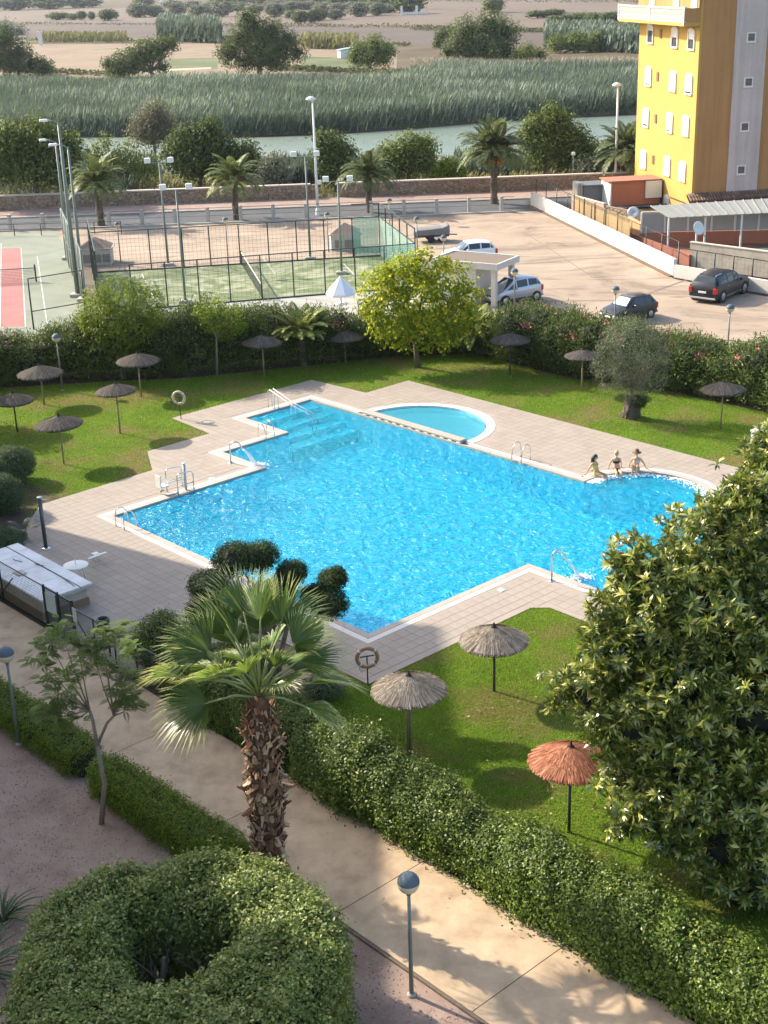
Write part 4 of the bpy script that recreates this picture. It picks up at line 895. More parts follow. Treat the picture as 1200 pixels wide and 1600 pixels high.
def fan_frond(az, el, plen, rad, name='frond', nseg=58, spreadA=150, droop=.55, roll=0.0, fold=.28):
    """petiole leaves the crown at azimuth az and elevation el; the blade is a folded fan of segments"""
    base = Vector((0, 0, 0)); d0 = Vector((math.cos(az)*math.cos(el), math.sin(az)*math.cos(el), math.sin(el)))
    el2 = el-.35; d1 = Vector((math.cos(az)*math.cos(el2), math.sin(az)*math.cos(el2), math.sin(el2)))
    mid = base+d0*plen*.5; hub = mid+d1*plen*.5; el3 = el2-.12; ax = Vector((math.cos(az)*math.cos(el3), math.sin(az)*math.cos(el3), math.sin(el3)))
    side = Vector((-math.sin(az), math.cos(az), 0)); nrm = side.cross(ax)*-1
    if nrm.z < 0: nrm = -nrm
    q = Matrix.Rotation(roll, 3, ax); side = q@side; nrm = q@nrm
    V = []; F = []; A = []; n = 0; sA = R(spreadA)
    for i in range(nseg):
        t0 = -sA/2+sA*i/nseg; t1 = -sA/2+sA*(i+1)/nseg; tm = (t0+t1)/2; Ls = rad*(1-.24*abs(tm/(sA/2))**1.6)*random.uniform(.92, 1.06); split = random.uniform(.32, .50)
        vv_ = random.random()*.8
        def pt_(t_, r_, dz=0.0, dr=0.0):
            d_ = ax*math.cos(t_)+side*math.sin(t_); cup = abs(math.sin(t_))*fold
            p = hub+d_*r_+nrm*(cup*r_*.9*(1 if 1 else 0)+dz); s_ = max(0, r_/rad-.45); p.z -= droop*rad*(s_**1.9)*(1+dr); return p
        fz = .02*rad; dr = random.uniform(-.2, .7); wv = random.uniform(-.04, .04)
        pts = [pt_(t0, .05*rad), pt_(t1, .05*rad), pt_(tm, .05*rad, fz*.3)]
        ra = split*Ls; V += [pt_(t0, .06*rad), pt_(tm, .06*rad, fz*.4), pt_(t1, .06*rad), pt_(t0, ra, 0, dr), pt_(tm, ra, fz*1.6, dr), pt_(t1, ra, 0, dr)]
        tw = (t1-t0)*.26; V += [pt_(tm-tw+wv, ra+.5*(Ls-ra), 0, dr), pt_(tm+tw+wv, ra+.5*(Ls-ra), .006, dr), pt_(tm+wv*2, Ls, 0, dr)]
        F += [(n, n+1, n+4, n+3), (n+1, n+2, n+5, n+4), (n+3, n+4, n+7, n+6), (n+4, n+5, n+7, n+7), (n+6, n+7, n+8, n+8)]; A += [vv_, vv_*.9, min(1, vv_+.1), min(1, vv_+.1), .97]; n += 9
    V = np.array([tuple(p) for p in V]); tri = []; av = []
    for f, a in zip(F, A):
        if f[2] == f[3]: tri.append((f[0], f[1], f[2])); av.append(a)
        else: tri.append((f[0], f[1], f[2])); tri.append((f[0], f[2], f[3])); av += [a, a]
    me = npmesh(name, V, np.array(tri), M['frond'], np.array(av)); pm = MB(); pm.tube([base, mid, hub, hub+ax*rad*.25], [.034, .026, .020, .008], 6); return me, pm
hubz = Vector((dx, 0, PH-.05))
FR = [ # azimuth(deg), elevation, petiole, blade radius, droop, spread
 (172, 26, 1.6, 1.45, .6, 150), (196, 14, 1.15, 1.5, .62, 140), (150, 30, 1.1, 1.4, .5, 150), (132, 60, 1.6, 1.6, .35, 130), (108, 68, 1.9, 1.6, .3, 130), (88, 60, 1.5, 1.5, .4, 130), (60, 64, 1.7, 1.55, .35, 130), (28, 42, 1.2, 1.45, .45, 150),
 (5, 22, 1.2, 1.45, .6, 150), (160, 44, 1.3, 1.35, .5, 140), (40, 50, 1.4, 1.35, .5, 140), (75, 42, 1.3, 1.3, .5, 140), (118, 46, 1.4, 1.35, .5, 140), (20, 62, 1.4, 1.3, .4, 130), (342, 5, 1.1, 1.2, .8, 140), (82, 80, 1.7, 1.5, .25, 120), (250, 68, 1.0, 1.2, .4, 140), (305, 50, 1.0, 1.1, .5, 140), (212, 50, 1.1, 1.3, .5, 150), (110, 30, 1.1, 1.2, .5, 140), (50, 20, 1.1, 1.2, .6, 140), (172, 56, 1.5, 1.5, .45, 130), (145, 76, 1.5, 1.4, .3, 130), (325, 70, 1.0, 1.2, .4, 120)]
for (az, el, pln, rad, dr, spd) in FR:
    me, pm = fan_frond(R(az), R(el), pln*1.0, rad*.93, droop=dr, spreadA=spd, roll=R(random.uniform(-42, 42)))
    o = link('frond', me, palm, hubz); pm.build('petiole', M['petiole'], o, True)

# ---- big magnolia
mg = [(1165, 708, 34, 29.5), (1215, 760, 95, 29.5), (1150, 800, 75, 28.6), (1090, 850, 85, 28.0), (1185, 880, 110, 28.2), (1010, 905, 80, 27.6), (1100, 960, 110, 27.2), (1230, 1000, 120, 27), (985, 985, 80, 27.0), (950, 1020, 62, 27.0), (1060, 1070, 110, 26.6), (920, 1085, 62, 26.8), (1180, 1120, 110, 26.2),
      (990, 1130, 80, 26.4), (1080, 1200, 105, 26.0), (1010, 1240, 66, 26.0), (975, 1290, 36, 26.0), (1200, 1250, 110, 25.8), (1130, 1320, 85, 25.6), (1220, 1370, 95, 25.4), (1060, 1290, 60, 25.8), (1160, 1405, 58, 25.2), (1290, 1150, 150, 27)]
mb0 = Vector((10.0, 27.4, 0)); mag = empty('magnolia_tree', (mb0.x, mb0.y, 0), 0, 'big glossy leaved evergreen tree filling the right edge above the lawn', 'tree')
mbl = []
for (x, y, rp, yy) in mg:
    x += 34 if y < 900 else (10 if y < 1030 else 0)
    p = P3(x, y, yy+.6); Z = (p-Vector((0, 0, HC))).dot(_fw); mbl.append(((p.x-mb0.x, p.y-mb0.y, p.z), rp*Z/FPX*.80))
mbl += [((1.5, 1.5, 5), 3.4), ((.8, 2.5, 3.5), 3.0), ((2.5, 3, 6.5), 3.0)]
# rosette mesh: long curved leaves round a shoot tip
def rosette(nl, L, W_, name, seed, mt):
    rs = random.Random(seed); V = []; F = []; A = []; n = 0
    for i in range(nl):
        a = i*2.39996+rs.uniform(-.3, .3); el = rs.uniform(-.25, 1.1); l = L*rs.uniform(.75, 1.15); w = W_*rs.uniform(.8, 1.15)
        e = Vector((math.cos(a)*math.cos(el), math.sin(a)*math.cos(el), math.sin(el))); t_ = Vector((-math.sin(a), math.cos(a), 0)); u_ = e.cross(t_)*-1
        if u_.z < 0: u_ = -u_
        v_ = min(.84, rs.uniform(0, .85)) if el < .55 else rs.uniform(.5, 1)  # lower leaves darker, upright ones brighter: shade and light put into the colour
        for s_, ws, dz in ((.05, .25, 0), (.55, 1.0, .06), (1.0, .08, -.12)):
            c = e*l*s_+u_*l*dz; V += [c-t_*w*ws/2, c+t_*w*ws/2]
        for k in range(2):
            q = n+k*2; F += [(q, q+1, q+3, q+2)]; A += [v_]
        n += 6
    return npmesh(name, np.array([tuple(p) for p in V]), np.array(F), mt, np.array(A))
ros = [rosette(16, .235, .064, 'leaf_rosette', s_, M['leaf_mag']) for s_ in range(6)]
P, D, _ = crown_pts(mbl[:-3], 1500, 6, .19, .70, .45, 1, -1.1)
P2, D2, _ = crown_pts(mbl[-3:], 700, 1, .01, .8, .15, 1, -.6); P = np.concatenate([P, P2]); D = np.concatenate([D, D2]); P = P[P[:, 2] > .35][:]; D = D[:len(P)]
wp = P+np.array([mb0.x, mb0.y, 0]); vis = []
for i, p in enumerate(wp):
    x, y = proj(p); 
    if x < 1215 and y < 1500: vis.append((Vector(p-np.array([0, 0, HC])).length-D[i].dot(unit(np.array([-p[0], -p[1], HC-p[2]])))*2.0, i))
vis.sort(); sel = set(i for _, i in vis[:300])
VV = []; FF = []; AA = []; off = 0
rv = []
for me in ros:
    v = np.zeros(len(me.vertices)*3, np.float32); me.vertices.foreach_get('co', v); f = np.array([tuple(p.vertices) for p in me.polygons]); a = np.zeros(len(f), np.float32); me.attributes['v'].data.foreach_get('value', a); rv.append((v.reshape(-1, 3), f, a))
for i in range(len(P)):
    d = Vector(D[i]+np.array([0, 0, .75])+RNG.normal(size=3)*.25).normalized(); q = d.to_track_quat('Z', 'Y')@Vector((0, 0, 1)).rotation_difference(Vector((0, 0, 1))); k = random.randrange(6); s_ = random.uniform(.75, 1.2)
    if i in sel:
        o = link('leaf_rosette', ros[k], mag, Vector(P[i])); o.rotation_mode = 'QUATERNION'; o.rotation_quaternion = q; o.scale = (s_,)*3
    else:
        Mx = np.array(q.to_matrix())*s_; v, f, a = rv[k]; VV.append(v@Mx.T+P[i]); FF.append(f+off); AA.append(np.clip(a+random.uniform(-.12, .08), 0, 1)); off += len(v)
tag(link('leaf_rosettes', npmesh('leaf_rosettes', np.concatenate(VV), np.concatenate(FF), M['leaf_mag'], np.concatenate(AA)), mag), kind='stuff')
mb = MB(); mb.tube([(0, 0, 0), (.05, 0, 1.0), (.1, .1, 2.2), (.2, .3, 4.5), (.5, .8, 7.5)], [.30, .25, .22, .16, .05], 10); mb.build('trunk', M['bark'], mag, True)
for k, (c, r_) in enumerate(mbl):
    bb = MB(); z0 = min(4.5, max(.8, c[2]*.55)); b0 = Vector((.1, .1, z0)); branches(bb, b0, [Vector(c)*.95+b0*.05], .09, 6); branches(bb, Vector(c)*.8+b0*.2, [Vector(c)+Vector((random.uniform(-1, 1), random.uniform(-1, 1), random.uniform(-.6, .8)))*r_*.7 for _ in range(5)], .03, 5); bb.build('branch', M['bark'], mag, True)
core('inner_shade_core', [(c, r_) for c, r_ in mbl], M['twig'], mag, .42)

# ---- thin young tree left of the path
tb_ = G(158, 1285); th_ = empty('young_tree', tb_, 0, 'thin young tree with feathery leaves and a bare forked trunk between the two low hedges', 'tree')
def L3(px, py, dy=0.0): p = P3(px, py, tb_.y+dy); return p-Vector((tb_.x, tb_.y, 0))
mb = MB(); fk = L3(152, 1165); mb.tube([(0, 0, -.05), L3(163, 1225), fk], [.075, .062, .055], 9)
A1, A2 = L3(145, 1125), L3(167, 1130); mb.tube([fk, A1, L3(140, 1110, .1)], [.05, .042, .04], 8); mb.tube([fk, A2, L3(178, 1118, -.1)], [.042, .036, .034], 8)
ends = [(L3(x, y, d)) for x, y, d in ((75, 1000, .4), (95, 985, -.3), (120, 1000, .5), (160, 995, 0), (190, 985, .4), (205, 1010, -.4), (200, 1060, .5), (185, 1085, -.3), (100, 1085, .4), (80, 1060, -.4), (120, 1050, -.6), (165, 1040, .6), (145, 1020, -.2), (108, 1118, .2), (205, 1095, .1), (62, 1028, 0), (75, 1110, .1))]
for i, e in enumerate(ends):
    s_ = L3(140, 1110, .1) if e.x < fk.x+.1 else L3(178, 1118, -.1); mid = s_.lerp(e, .5)+Vector((0, 0, -.12)); mb.tube([s_, mid, e], [.024, .015, .005], 6)
mb.build('trunk', M['lightbark'], th_, True)
bl = [(tuple(e), .36) for e in ends]
# feathery fronds: thin rows of tiny leaflets
P, D, cid = crown_pts(bl, 760, 1, .01, .2, .3, 1); VV = []; AA = []; n = len(P)
for i in range(n):
    a = random.uniform(0, 6.28); d = Vector((math.cos(a), math.sin(a), random.uniform(-.25, .35))).normalized(); sd = d.cross(Vector((0, 0, 1))).normalized(); l = random.uniform(.20, .34); v_ = random.random()
    for k in range(11):
        s_ = (k+1)/11; c = Vector(P[i])+d*l*s_-Vector((0, 0, .12*s_*s_*l*3)); w = .085*math.sin(PI*min(1, s_*.85+.12))
        for g_ in (-1, 1): VV += [c, c+sd*g_*w*.6+d*.032, c+sd*g_*w+d*.01, c+sd*g_*w*.6-d*.008]; AA.append(v_)
link('foliage', npmesh('foliage', np.array([tuple(p) for p in VV]), np.arange(len(VV)).reshape(-1, 4), M['leaf_jac'], np.array(AA)), th_)

# ---- cloud pruned tree behind the palm
jb = G(428, 1098); jt = empty('cloud_pruned_tree', jb, 0, 'dark cloud pruned conifer with leaf balls on bare limbs, between the palm and the pool', 'tree')
def J3(px, py, dy=0.0): p = P3(px, py, jb.y+dy); return p-Vector((jb.x, jb.y, 0))
balls = [(365, 873, 38, .3), (405, 870, 34, .8), (325, 905+10, 34, -.3), (322, 955, 36, -.4), (455, 895, 26, .5), (520, 905, 24, .2), (515, 945, 32, -.2), (490, 930, 22, .1), (438, 920, 30, 1.0), (345, 980, 20, 0)]
mb = MB(); tr = MB(); hubp = J3(425, 1040); tr.tube([(0, 0, 0), hubp, J3(420, 960)], [.16, .14, .10], 9); tr.tube([(.12, .05, 0), J3(436, 1030, .1), J3(450, 975, .1)], [.10, .09, .06], 8)
for (x, y, rp, dy) in balls:
    c = J3(x, y, dy); rr = rp*(c+jb-Vector((0, 0, HC))).dot(_fw)/FPX; branches(tr, J3(422, 990), [c], .06, 6)
    foliage('foliage_ball', [((c.x, c.y, c.z), (rr*.93, rr*.93, rr*.75)), ((c.x+rr*.3, c.y, c.z+.1), rr*.6), ((c.x-rr*.3, c.y+.1, c.z-.05), rr*.6)], 520, 8, .045, .075, .024, M['leaf_juni'], jt, inner=.75, lump=.1); 
    core('dark_core', [((c.x, c.y, c.z), (rr*.9, rr*.9, rr*.7))], M['twig'], jt, .8)
tr.build('trunk', M['bark'], jt, True)
# small plants at the foot
bush('agave_clump', G(505, 1085), .5, .5, M['leaf_round'], 'pale low spiky plant in the bark bed right of the palm', 200, .22, .03, .1, 'plant', z0=-.01)
chips = empty('bark_bed', G(540, 1040), 0); bpy.data.objects.remove(chips)
tag(MB().prism([(p.x, p.y) for p in (W(-33, 20.9), W(-27.9, 21.9), W(-28.1, 23.9), W(-33, 24.05))], -.01, .015).build('bark_bed', layered('bark_chips', [(.3, (.10, .06, .04)), (.6, (.24, .16, .11)), (.8, (.38, .29, .22))], 6, 40, .4, .95, 1.0, 50, .03)), kind='structure')
# strap plants lower left
def strap_plant(p, n, L, w, m, label, lean=0.0, name='strap_leaf_plant', cat='plant', spread=1.0, parts=24):
    t = empty(name, (p[0], p[1], -.03), 0, label, cat)
    for i in range(n):
        a = random.uniform(0, 6.28); el = R(random.uniform(25, 80))*1.0; l = L*random.uniform(.6, 1.1); mb = MB(); vs = []; fs = []; e = Vector((math.cos(a), math.sin(a), 0)); s_ = Vector((-e.y, e.x, 0)); x = 0; z = .05; an = el
        for k in range(7):
            ww = w*(1-(k/6)**2)*.5+.002; c = e*(x+.05)+Vector((0, 0, z)); vs += [c-s_*ww, c-Vector((0, 0, ww*.6)), c+s_*ww]; x += math.cos(an)*l/6*spread; z += math.sin(an)*l/6; an -= R(random.uniform(10, 22))
        for k in range(6): q = k*3; fs += [(q, q+1, q+4, q+3), (q+1, q+2, q+5, q+4)]
        mb.add(vs, fs); mb.build('leaf', m, t)
    return t
M['strap'] = plain('strap_leaf', (.07, .115, .035), .4, 0, .3, 3, rnd=.3)
strap_plant(G(-30, 1530), 70, 1.9, .05, M['strap'], 'large dark strap leaved plant at the left edge beside the ring shaped bush')
strap_plant(G(5, 1440), 40, 1.2, .04, M['strap'], 'smaller strap leaved plant behind the large one at the left edge')
# left bed: round bushes and a cycad
for (x, y, r_, h, lab) in ((22, 752, .95, 1.55, 'upper rounded grey green bush at the left edge beside the lawn'), (-12, 770, .85, 1.5, 'rounded bush cut by the left edge, behind the two others'), (5, 800, .9, 1.55, 'lower rounded grey green bush at the left edge above the cycad'), (5, 868, .8, 1.0, 'low dark bush at the left edge behind the kiosk roof'), (-45, 850, 1.1, 1.4, 'bush outside the left edge behind the kiosk')):
    bush('rounded_bush', G(x, y), r_, h, M['leaf_round'], lab, 1500, .085, .03, .06, 'bush', 'rounded bushes in the left bed')
cy = empty('cycad', G(38, 842), 0, 'small dark cycad palm between the round bushes and the shower column', 'cycad')
M['cycad'] = plain('cycad_leaf', (.035, .06, .025), .4, 0, .2, 4)
def feather(L, n, lw, ll, el, droop=.9, seg=8, v=None):
    """pinnate frond mesh along +x: rachis strip plus leaflets"""
    V = []; F = []; pts = []; x = z = 0; an = el
    for k in range(seg+1): pts.append(Vector((x, 0, z))); x += math.cos(an)*L/seg; z += math.sin(an)*L/seg; an -= droop/seg*(.5+k/seg)
    def at(s_): k = min(seg-1, int(s_*seg)); return pts[k].lerp(pts[k+1], s_*seg-k), (pts[k+1]-pts[k]).normalized()
    nn = 0
    for k in range(seg):
        w = .02*L/2; V += [pts[k]+Vector((0, -w, 0)), pts[k]+Vector((0, w, 0)), pts[k+1]+Vector((0, w*.8, 0)), pts[k+1]+Vector((0, -w*.8, 0))]; F.append((nn, nn+1, nn+2, nn+3)); nn += 4
    for i in range(n):
        s_ = .12+.88*i/n; p, d = at(s_); l = ll*math.sin(PI*min(.97, s_*.8+.17))
        for g_ in (-1, 1):
            o_ = Vector((0, g_, 0))*.8+d*.65+Vector((0, 0, .18)); o_.normalize(); dn = Vector((0, 0, -1)); V += [p, p+o_*l*.5+d*lw, p+o_*l+dn*l*.28, p+o_*l*.5-d*lw]; F.append((nn, nn+1, nn+2, nn+3)); nn += 4
    return V, F
def feather_mesh(name, m, *a, **k):
    V, F = feather(*a, **k); return npmesh(name, np.array([tuple(p) for p in V]), np.array(F), m, RNG.uniform(0, 1, len(F)))
cm = feather_mesh('frond', M['cycad'], .95, 26, .014, .17, R(50), droop=1.4)
for k in range(22): o = link('frond', cm, cy, (0, 0, .25), random.uniform(0, 6.28)); o.rotation_euler.x = R(random.uniform(-12, 12)); o.scale = (random.uniform(.7, 1),)*3
MB().tube([(0, 0, 0), (0, 0, .3)], [.16, .12], 10).build('trunk', M['bark'], cy)
# ------------------------------------------------------------------ far side of the garden: oleander hedge
def shrub_proto(name, m, flowers, seed, n=800, L=.16, Wd=.035, r_=1.25, h=2.2):
    t = empty(name, (0, 0, 0)); bl = [((0, 0, h*.5), (r_, r_*.9, h*.5)), ((0, 0, h*.26), (r_*1.0, r_*.95, h*.27))]
    for _ in range(5):
        a = random.uniform(0, 6.28); bl.append(((r_*.5*math.cos(a), r_*.45*math.sin(a), h*random.uniform(.55, .75)), (r_*.5, r_*.5, h*.32)))
    P, D, cid = crown_pts(bl, n, 9, .13, .8, .15, 1, -.9)
    Nn = unit(D*.6+RNG.normal(size=D.shape)*.7); ax0 = unit(D*.6+np.array([0, 0, .8])+RNG.normal(size=D.shape)*.5); V, F = leaf_quads(P, Nn, L, Wd, ax0)
    link('foliage', npmesh('foliage', V, F, m, RNG.uniform(0, 1, len(P))), t); core('branches', bl, M['twig'], t, .74)  # the core is one solid body, inside shade painted into it
    if flowers:
        P, D, _ = crown_pts(bl, flowers, 14, .07, 1.0, .1, 1, .1); V, F = leaf_quads(P, unit(D+RNG.normal(size=D.shape)*.6), .07, .06); tag(link('flowers', npmesh('flowers', V, F, M['flower'], RNG.uniform(0, 1, len(P))), t), kind='stuff')
    return t
protos = [shrub_proto('oleander_shrub', M['leaf_ole'], 0, 1), shrub_proto('oleander_shrub', M['leaf_ole'], 4, 2), shrub_proto('oleander_shrub', M['leaf_ole'], 9, 3)]
used = [False]*3
# (px, py of base, width px, top py, proto)
OL = [(-30, 605, 110, 520, 1), (35, 598, 100, 525, 1), (105, 592, 90, 500, 0), (170, 590, 110, 478, 0), (240, 588, 100, 484, 0), (300, 584, 90, 476, 1), (355, 578, 90, 476, 0), (410, 574, 90, 476, 1), (455, 570, 80, 486, 1),
      (505, 566, 90, 480, 2), (560, 560, 90, 488, 0), (615, 556, 80, 490, 0), (665, 553, 90, 480, 0), (715, 552, 90, 476, 0), (775, 556, 90, 486, 1), (830, 568, 110, 474, 2), (885, 582, 100, 486, 1), (925, 592, 90, 496, 2),
      (1040, 606, 100, 520, 2), (1090, 612, 100, 524, 2), (1140, 622, 110, 536, 1), (1195, 634, 110, 532, 1), (1260, 655, 120, 545, 1), (985, 600, 90, 500, 1)]
ol_lab = ['first from the left edge, pink flowered', 'behind the dark parasol and the tennis court', 'behind the globe lamp on the left lawn', 'behind the staked bushy tree', 'right of the staked bushy tree', 'left of the yellowing young tree', 'behind the yellowing young tree', 'behind the parasol left of the date palm', 'with orange pink flowers left of the dwarf date palm',
          'with pink flowers right of the dwarf date palm', 'between the white umbrella table and the mulberry', 'left behind the mulberry crown', 'in the shade right behind the mulberry trunk', 'behind the small palm below the flat roofed pavilion', 'behind the dark parasol right of the mulberry', 'pink flowered, below the silver small van', 'in front of the railing below the dark hatchback', 'left of the olive tree, behind its parasol',
          'rich in pink flowers, right of the olive tree', 'pink flowered, in front of the right globe lamp', 'behind the parasol on the right lawn', 'at the right edge above the white post', 'outside the right edge of the picture', 'directly behind the olive tree']
for (x, y, wp_, ty, k), lab in zip(OL, ol_lab):
    g = G(x, y); Z = (g-Vector((0, 0, HC))).dot(_fw); o = protos[k] if not used[k] else copy_tree(protos[k]); used[k] = True
    g2 = g+Vector((0.1, .85, 0)); o.location = (g2.x, g2.y, -.02); h = hgt(g2, ty); s_ = wp_*Z/FPX/2/1.25*1.12; o.scale = (s_, s_, h/2.35); o.rotation_euler.z = random.uniform(0, 6.28)
    tag(o, 'oleander shrub of the garden hedge, '+lab, 'shrub', 'oleander shrubs of the garden hedge')
# ---- mulberry
g = G(653, 574); mt = empty('mulberry_tree', g, 0, 'broad tree with bright yellow green leaves standing on the lawn behind the wading pool', 'tree')
def M3(px, py, dy=0.0, o_=g): p = P3(px, py, o_.y+dy); return p-Vector((o_.x, o_.y, 0))
ml = [(595, 450, 34, -.3), (630, 430, 36, .2), (665, 418, 30, .4), (700, 440, 38, .4), (728, 465, 28, .3), (715, 495, 34, 0), (660, 470, 45, -.7), (610, 490, 38, -.8), (585, 475, 26, 0), (620, 520, 28, -.9), (665, 510, 38, -.9), (700, 525, 26, -.4), (640, 455, 45, .8), (600, 510, 24, -.5), (655, 402, 12, 0), (690, 415, 14, .3)]
bl = []; 
for (x, y, rp, dy) in ml: c = M3(x, y, dy); bl.append((tuple(c), rp*75/FPX))
foliage('foliage', bl, 950, 11, .17, .19, .135, M['leaf_mul'], mt, inner=.5, lump=.3, up=.3, droop=.5, cvar=.6)
mb = MB(); f0 = M3(648, 533); mb.tube([(0, 0, 0), f0*.5, f0], [.17, .14, .13], 10); 
for c, r_ in bl: branches(mb, f0, [c], .055, 6)
mb.build('trunk', M['bark'], mt, True)
# other small trees
def leafy_tree(name, base, blobs, mat_, label, n=420, per=9, L=.14, Wd=.08, cr=.14, tr=.07, fork=.45, stake=False, bark='bark', cat='tree', group=None, inner=.5, up=.4, flat=.9, core_k=None, tl=None, lump=.3):
    t = empty(name, base, 0, label, cat, group); b = Vector((base[0], base[1], 0)); bl = []
    for (x, y, rp, dy) in blobs:
        p = P3(x, y, b.y+dy); Z = (p-Vector((0, 0, HC))).dot(_fw); bl.append((tuple(p-b), rp*Z/FPX))
    foliage('crown', bl, n, per, cr, L, Wd, mat_, t, inner=inner, up=up, flat=flat, lump=lump)
    if core_k: core('dark_core', bl, M['twig'], t, core_k)
    cz = min(c[2]-r_*.3 for c, r_ in bl); cx = sum(c[0] for c, _ in bl)/len(bl); cy_ = sum(c[1] for c, _ in bl)/len(bl)
    f0 = Vector((cx*.25, cy_*.25, max(.3, cz*.9 if tl is None else tl))); mb = MB(); mb.tube([(0, 0, 0), f0*.5+Vector((random.uniform(-.1, .1)*tr*5, 0, 0)), f0], [tr*1.2, tr, tr*.85], 9)
    branches(mb, f0, [c for c, _ in bl], tr*.6, 6); mb.build('trunk', M[bark], t, True)
    if stake: MB().tube([(.18, .05, 0), (.12, .05, 1.6)], .035, 8).build('stake', M['wood'], t, True)
    return t
leafy_tree('young_tree', G(339, 587), [(335, 500, 22, 0), (352, 515, 18, .2), (318, 490, 15, -.2), (362, 490, 16, .2), (345, 478, 14, 0), (370, 510, 14, 0)], M['leaf_lime'], 'slender young tree with yellowing leaves between the staked bushy tree and a parasol', 220, 8, .16, .09, .13, .055, bark='lightbark')
leafy_tree('bushy_tree', G(191, 592), [(150, 480, 30, 0), (185, 465, 34, .3), (225, 475, 32, .2), (170, 505, 32, -.3), (210, 510, 34, -.3), (240, 495, 22, 0), (140, 500, 20, 0), (185, 530, 26, -.3), (205, 455, 16, .2), (165, 455, 14, 0)], M['leaf_lime'], 'bushy light green tree with a pale stake, rising above the hedge on the left', 700, 9, .20, .07, .17, .08, stake=True, bark='lightbark')
leafy_tree('shrubby_tree', G(310, 582), [(300, 490, 26, 0), (325, 470, 14, 0), (285, 500, 22, 0), (380, 500, 22, .3), (400, 490, 18, .4)], M['leaf_ole'], 'sparse grey green shrubby tree with pale twigs behind the yellowing young tree', 260, 8, .18, .05, .16, .05)
# olive tree with a gnarled stump
ob = G(986, 652)
ot = leafy_tree('olive_tree', ob, [(985, 540, 46, 0), (955, 560, 28, -.2), (1015, 550, 34, .2), (1000, 520, 30, .3), (965, 530, 28, .2), (985, 575, 34, -.4), (1025, 575, 22, .1), (950, 545, 18, 0), (1035, 555, 14, 0), (985, 600, 28, -.3), (955, 592, 24, 0), (1015, 594, 26, 0), (940, 575, 18, 0)], M['leaf_olive'], 'grey green olive tree with a thick gnarled stump on the right lawn', 1700, 10, .085, .026, .09, .10, tl=1.5, inner=.6)
mb = MB(); rs = []; nz, nn = 12, 22
for i in range(nz+1):
    z = 1.15*i/nz; vs = []
    for k in range(nn):
        a = 2*PI*k/nn; r_ = (.42-.17*(i/nz))*(1+.22*math.sin(3*a+z*3)+.12*math.sin(7*a-z*5)+.08*math.sin(11*a+z*9)); r_ *= 1+.12*math.sin(z*6+a); rs.append((-.05+r_*math.cos(a)+.05*z, r_*.9*math.sin(a), z))
mb.add(rs, [(i*nn+k, i*nn+(k+1) % nn, (i+1)*nn+(k+1) % nn, (i+1)*nn+k) for i in range(nz) for k in range(nn)]+[tuple(nz*nn+k for k in range(nn))])
mb.build('gnarled_stump', plain('gnarled_olive_bark', (.10, .08, .06), .95, 0, .5, 9, 1, 14), ot)
q = P3(1000, 628, ob.y-.2)-Vector((ob.x, ob.y, 0)); foliage('low_shoots', [(tuple(q), .33)], 110, 9, .06, .08, .035, M['leaf_juni'], ot)
# dwarf date palms and street date palms
M['date'] = leafmat('date_frond', (.06, .09, .035), (.125, .165, .065), (.22, .22, .09), .2, .5, .5, .15, csc=.3)
M['date_y'] = leafmat('date_frond_yellow', (.12, .17, .035), (.24, .28, .07), (.40, .38, .14), .2, .5, .5, .15, csc=.3)
M['datebark'] = layered('date_trunk', [(.3, (.07, .055, .04)), (.7, (.20, .16, .12))], 2.5, 9, .5, .95, 1, 12, .08)
M['fruit'] = plain('orange_date_fruit', (.50, .21, .04), .6, 0, .3, 4)
FM = {}
for key, mt_ in (('date', M['date']), ('date_y', M['date_y']), ('date_r', leafmat('date_frond_olive', (.085, .115, .035), (.165, .20, .07), (.27, .27, .11), .2, .5, .5, .15, csc=.3))):
    FM[key] = [feather_mesh('frond', mt_, 1.0, 34, .019, .22, R(e_), droop=d_, seg=8) for e_, d_ in ((78, 1.3), (58, 1.9), (38, 2.1), (10, 1.7))]
def date_palm(base, py_hub, L, label, nfr=46, key='date', tr=.24, fruit=False, lowest=3, cat='palm tree', group='date palms along the road', name='date_palm'):
    t = empty(name, base, random.uniform(0, 6), label, cat, group); H_ = hgt(base, py_hub); mb = MB(); zs = [H_*i/10 for i in range(11)]
    mb.tube([(0, 0, z) for z in zs], [tr*(1.15 if i == 0 else 1)*(1+.1*math.sin(i*2.3)) for i in range(11)], 12); mb.build('trunk', M['datebark'], t)
    for k in range(nfr):
        tier = min(lowest, int(4*(k/nfr)**.9)); a = k*2.39996; o = link('frond', random.choice([FM[key][tier]]), t, (0, 0, H_-.1), a); s_ = L*random.uniform(.82, 1.12); o.scale = (s_, s_, s_); o.rotation_euler.x = R(random.uniform(-15, 15)); o.rotation_euler.y = R(random.uniform(-10, 10))
    if fruit:
        for k in range(5):
            a = k*1.3; mb = MB()
            for j in range(26): x = random.gauss(.75, .16); mb.lathe([(.001, -.11), (.10, 0), (.001, .11)], 5, (x*math.cos(a)+random.gauss(0, .14), x*math.sin(a)+random.gauss(0, .14), H_-.45-random.uniform(0, .75)))
            mb.build('fruit_cluster', M['fruit'], t)
    return t
date_palm(G(474, 567)+Vector((0, -.5, 0)), 532, 2.35, 'dwarf date palm with arching fronds between two parasols against the hedge', 64, 'date_y', .17, lowest=1, group='dwarf palms at the hedge')
date_palm(G(744, 550)+Vector((0, -.4, 0)), 520, 2.0, 'small palm in the shade right of the mulberry with a thick short trunk', 30, 'date_y', .20, group='dwarf palms at the hedge')
date_palm(G(158, 352), 287, 3.3, 'yellowish date palm on the pavement behind the left court, leftmost of the roadside palms', 50, 'date_r', .33)
date_palm(G(369, 343), 283, 3.1, 'date palm on the pavement behind the lone globe lamp', 44, 'date_r', .28)
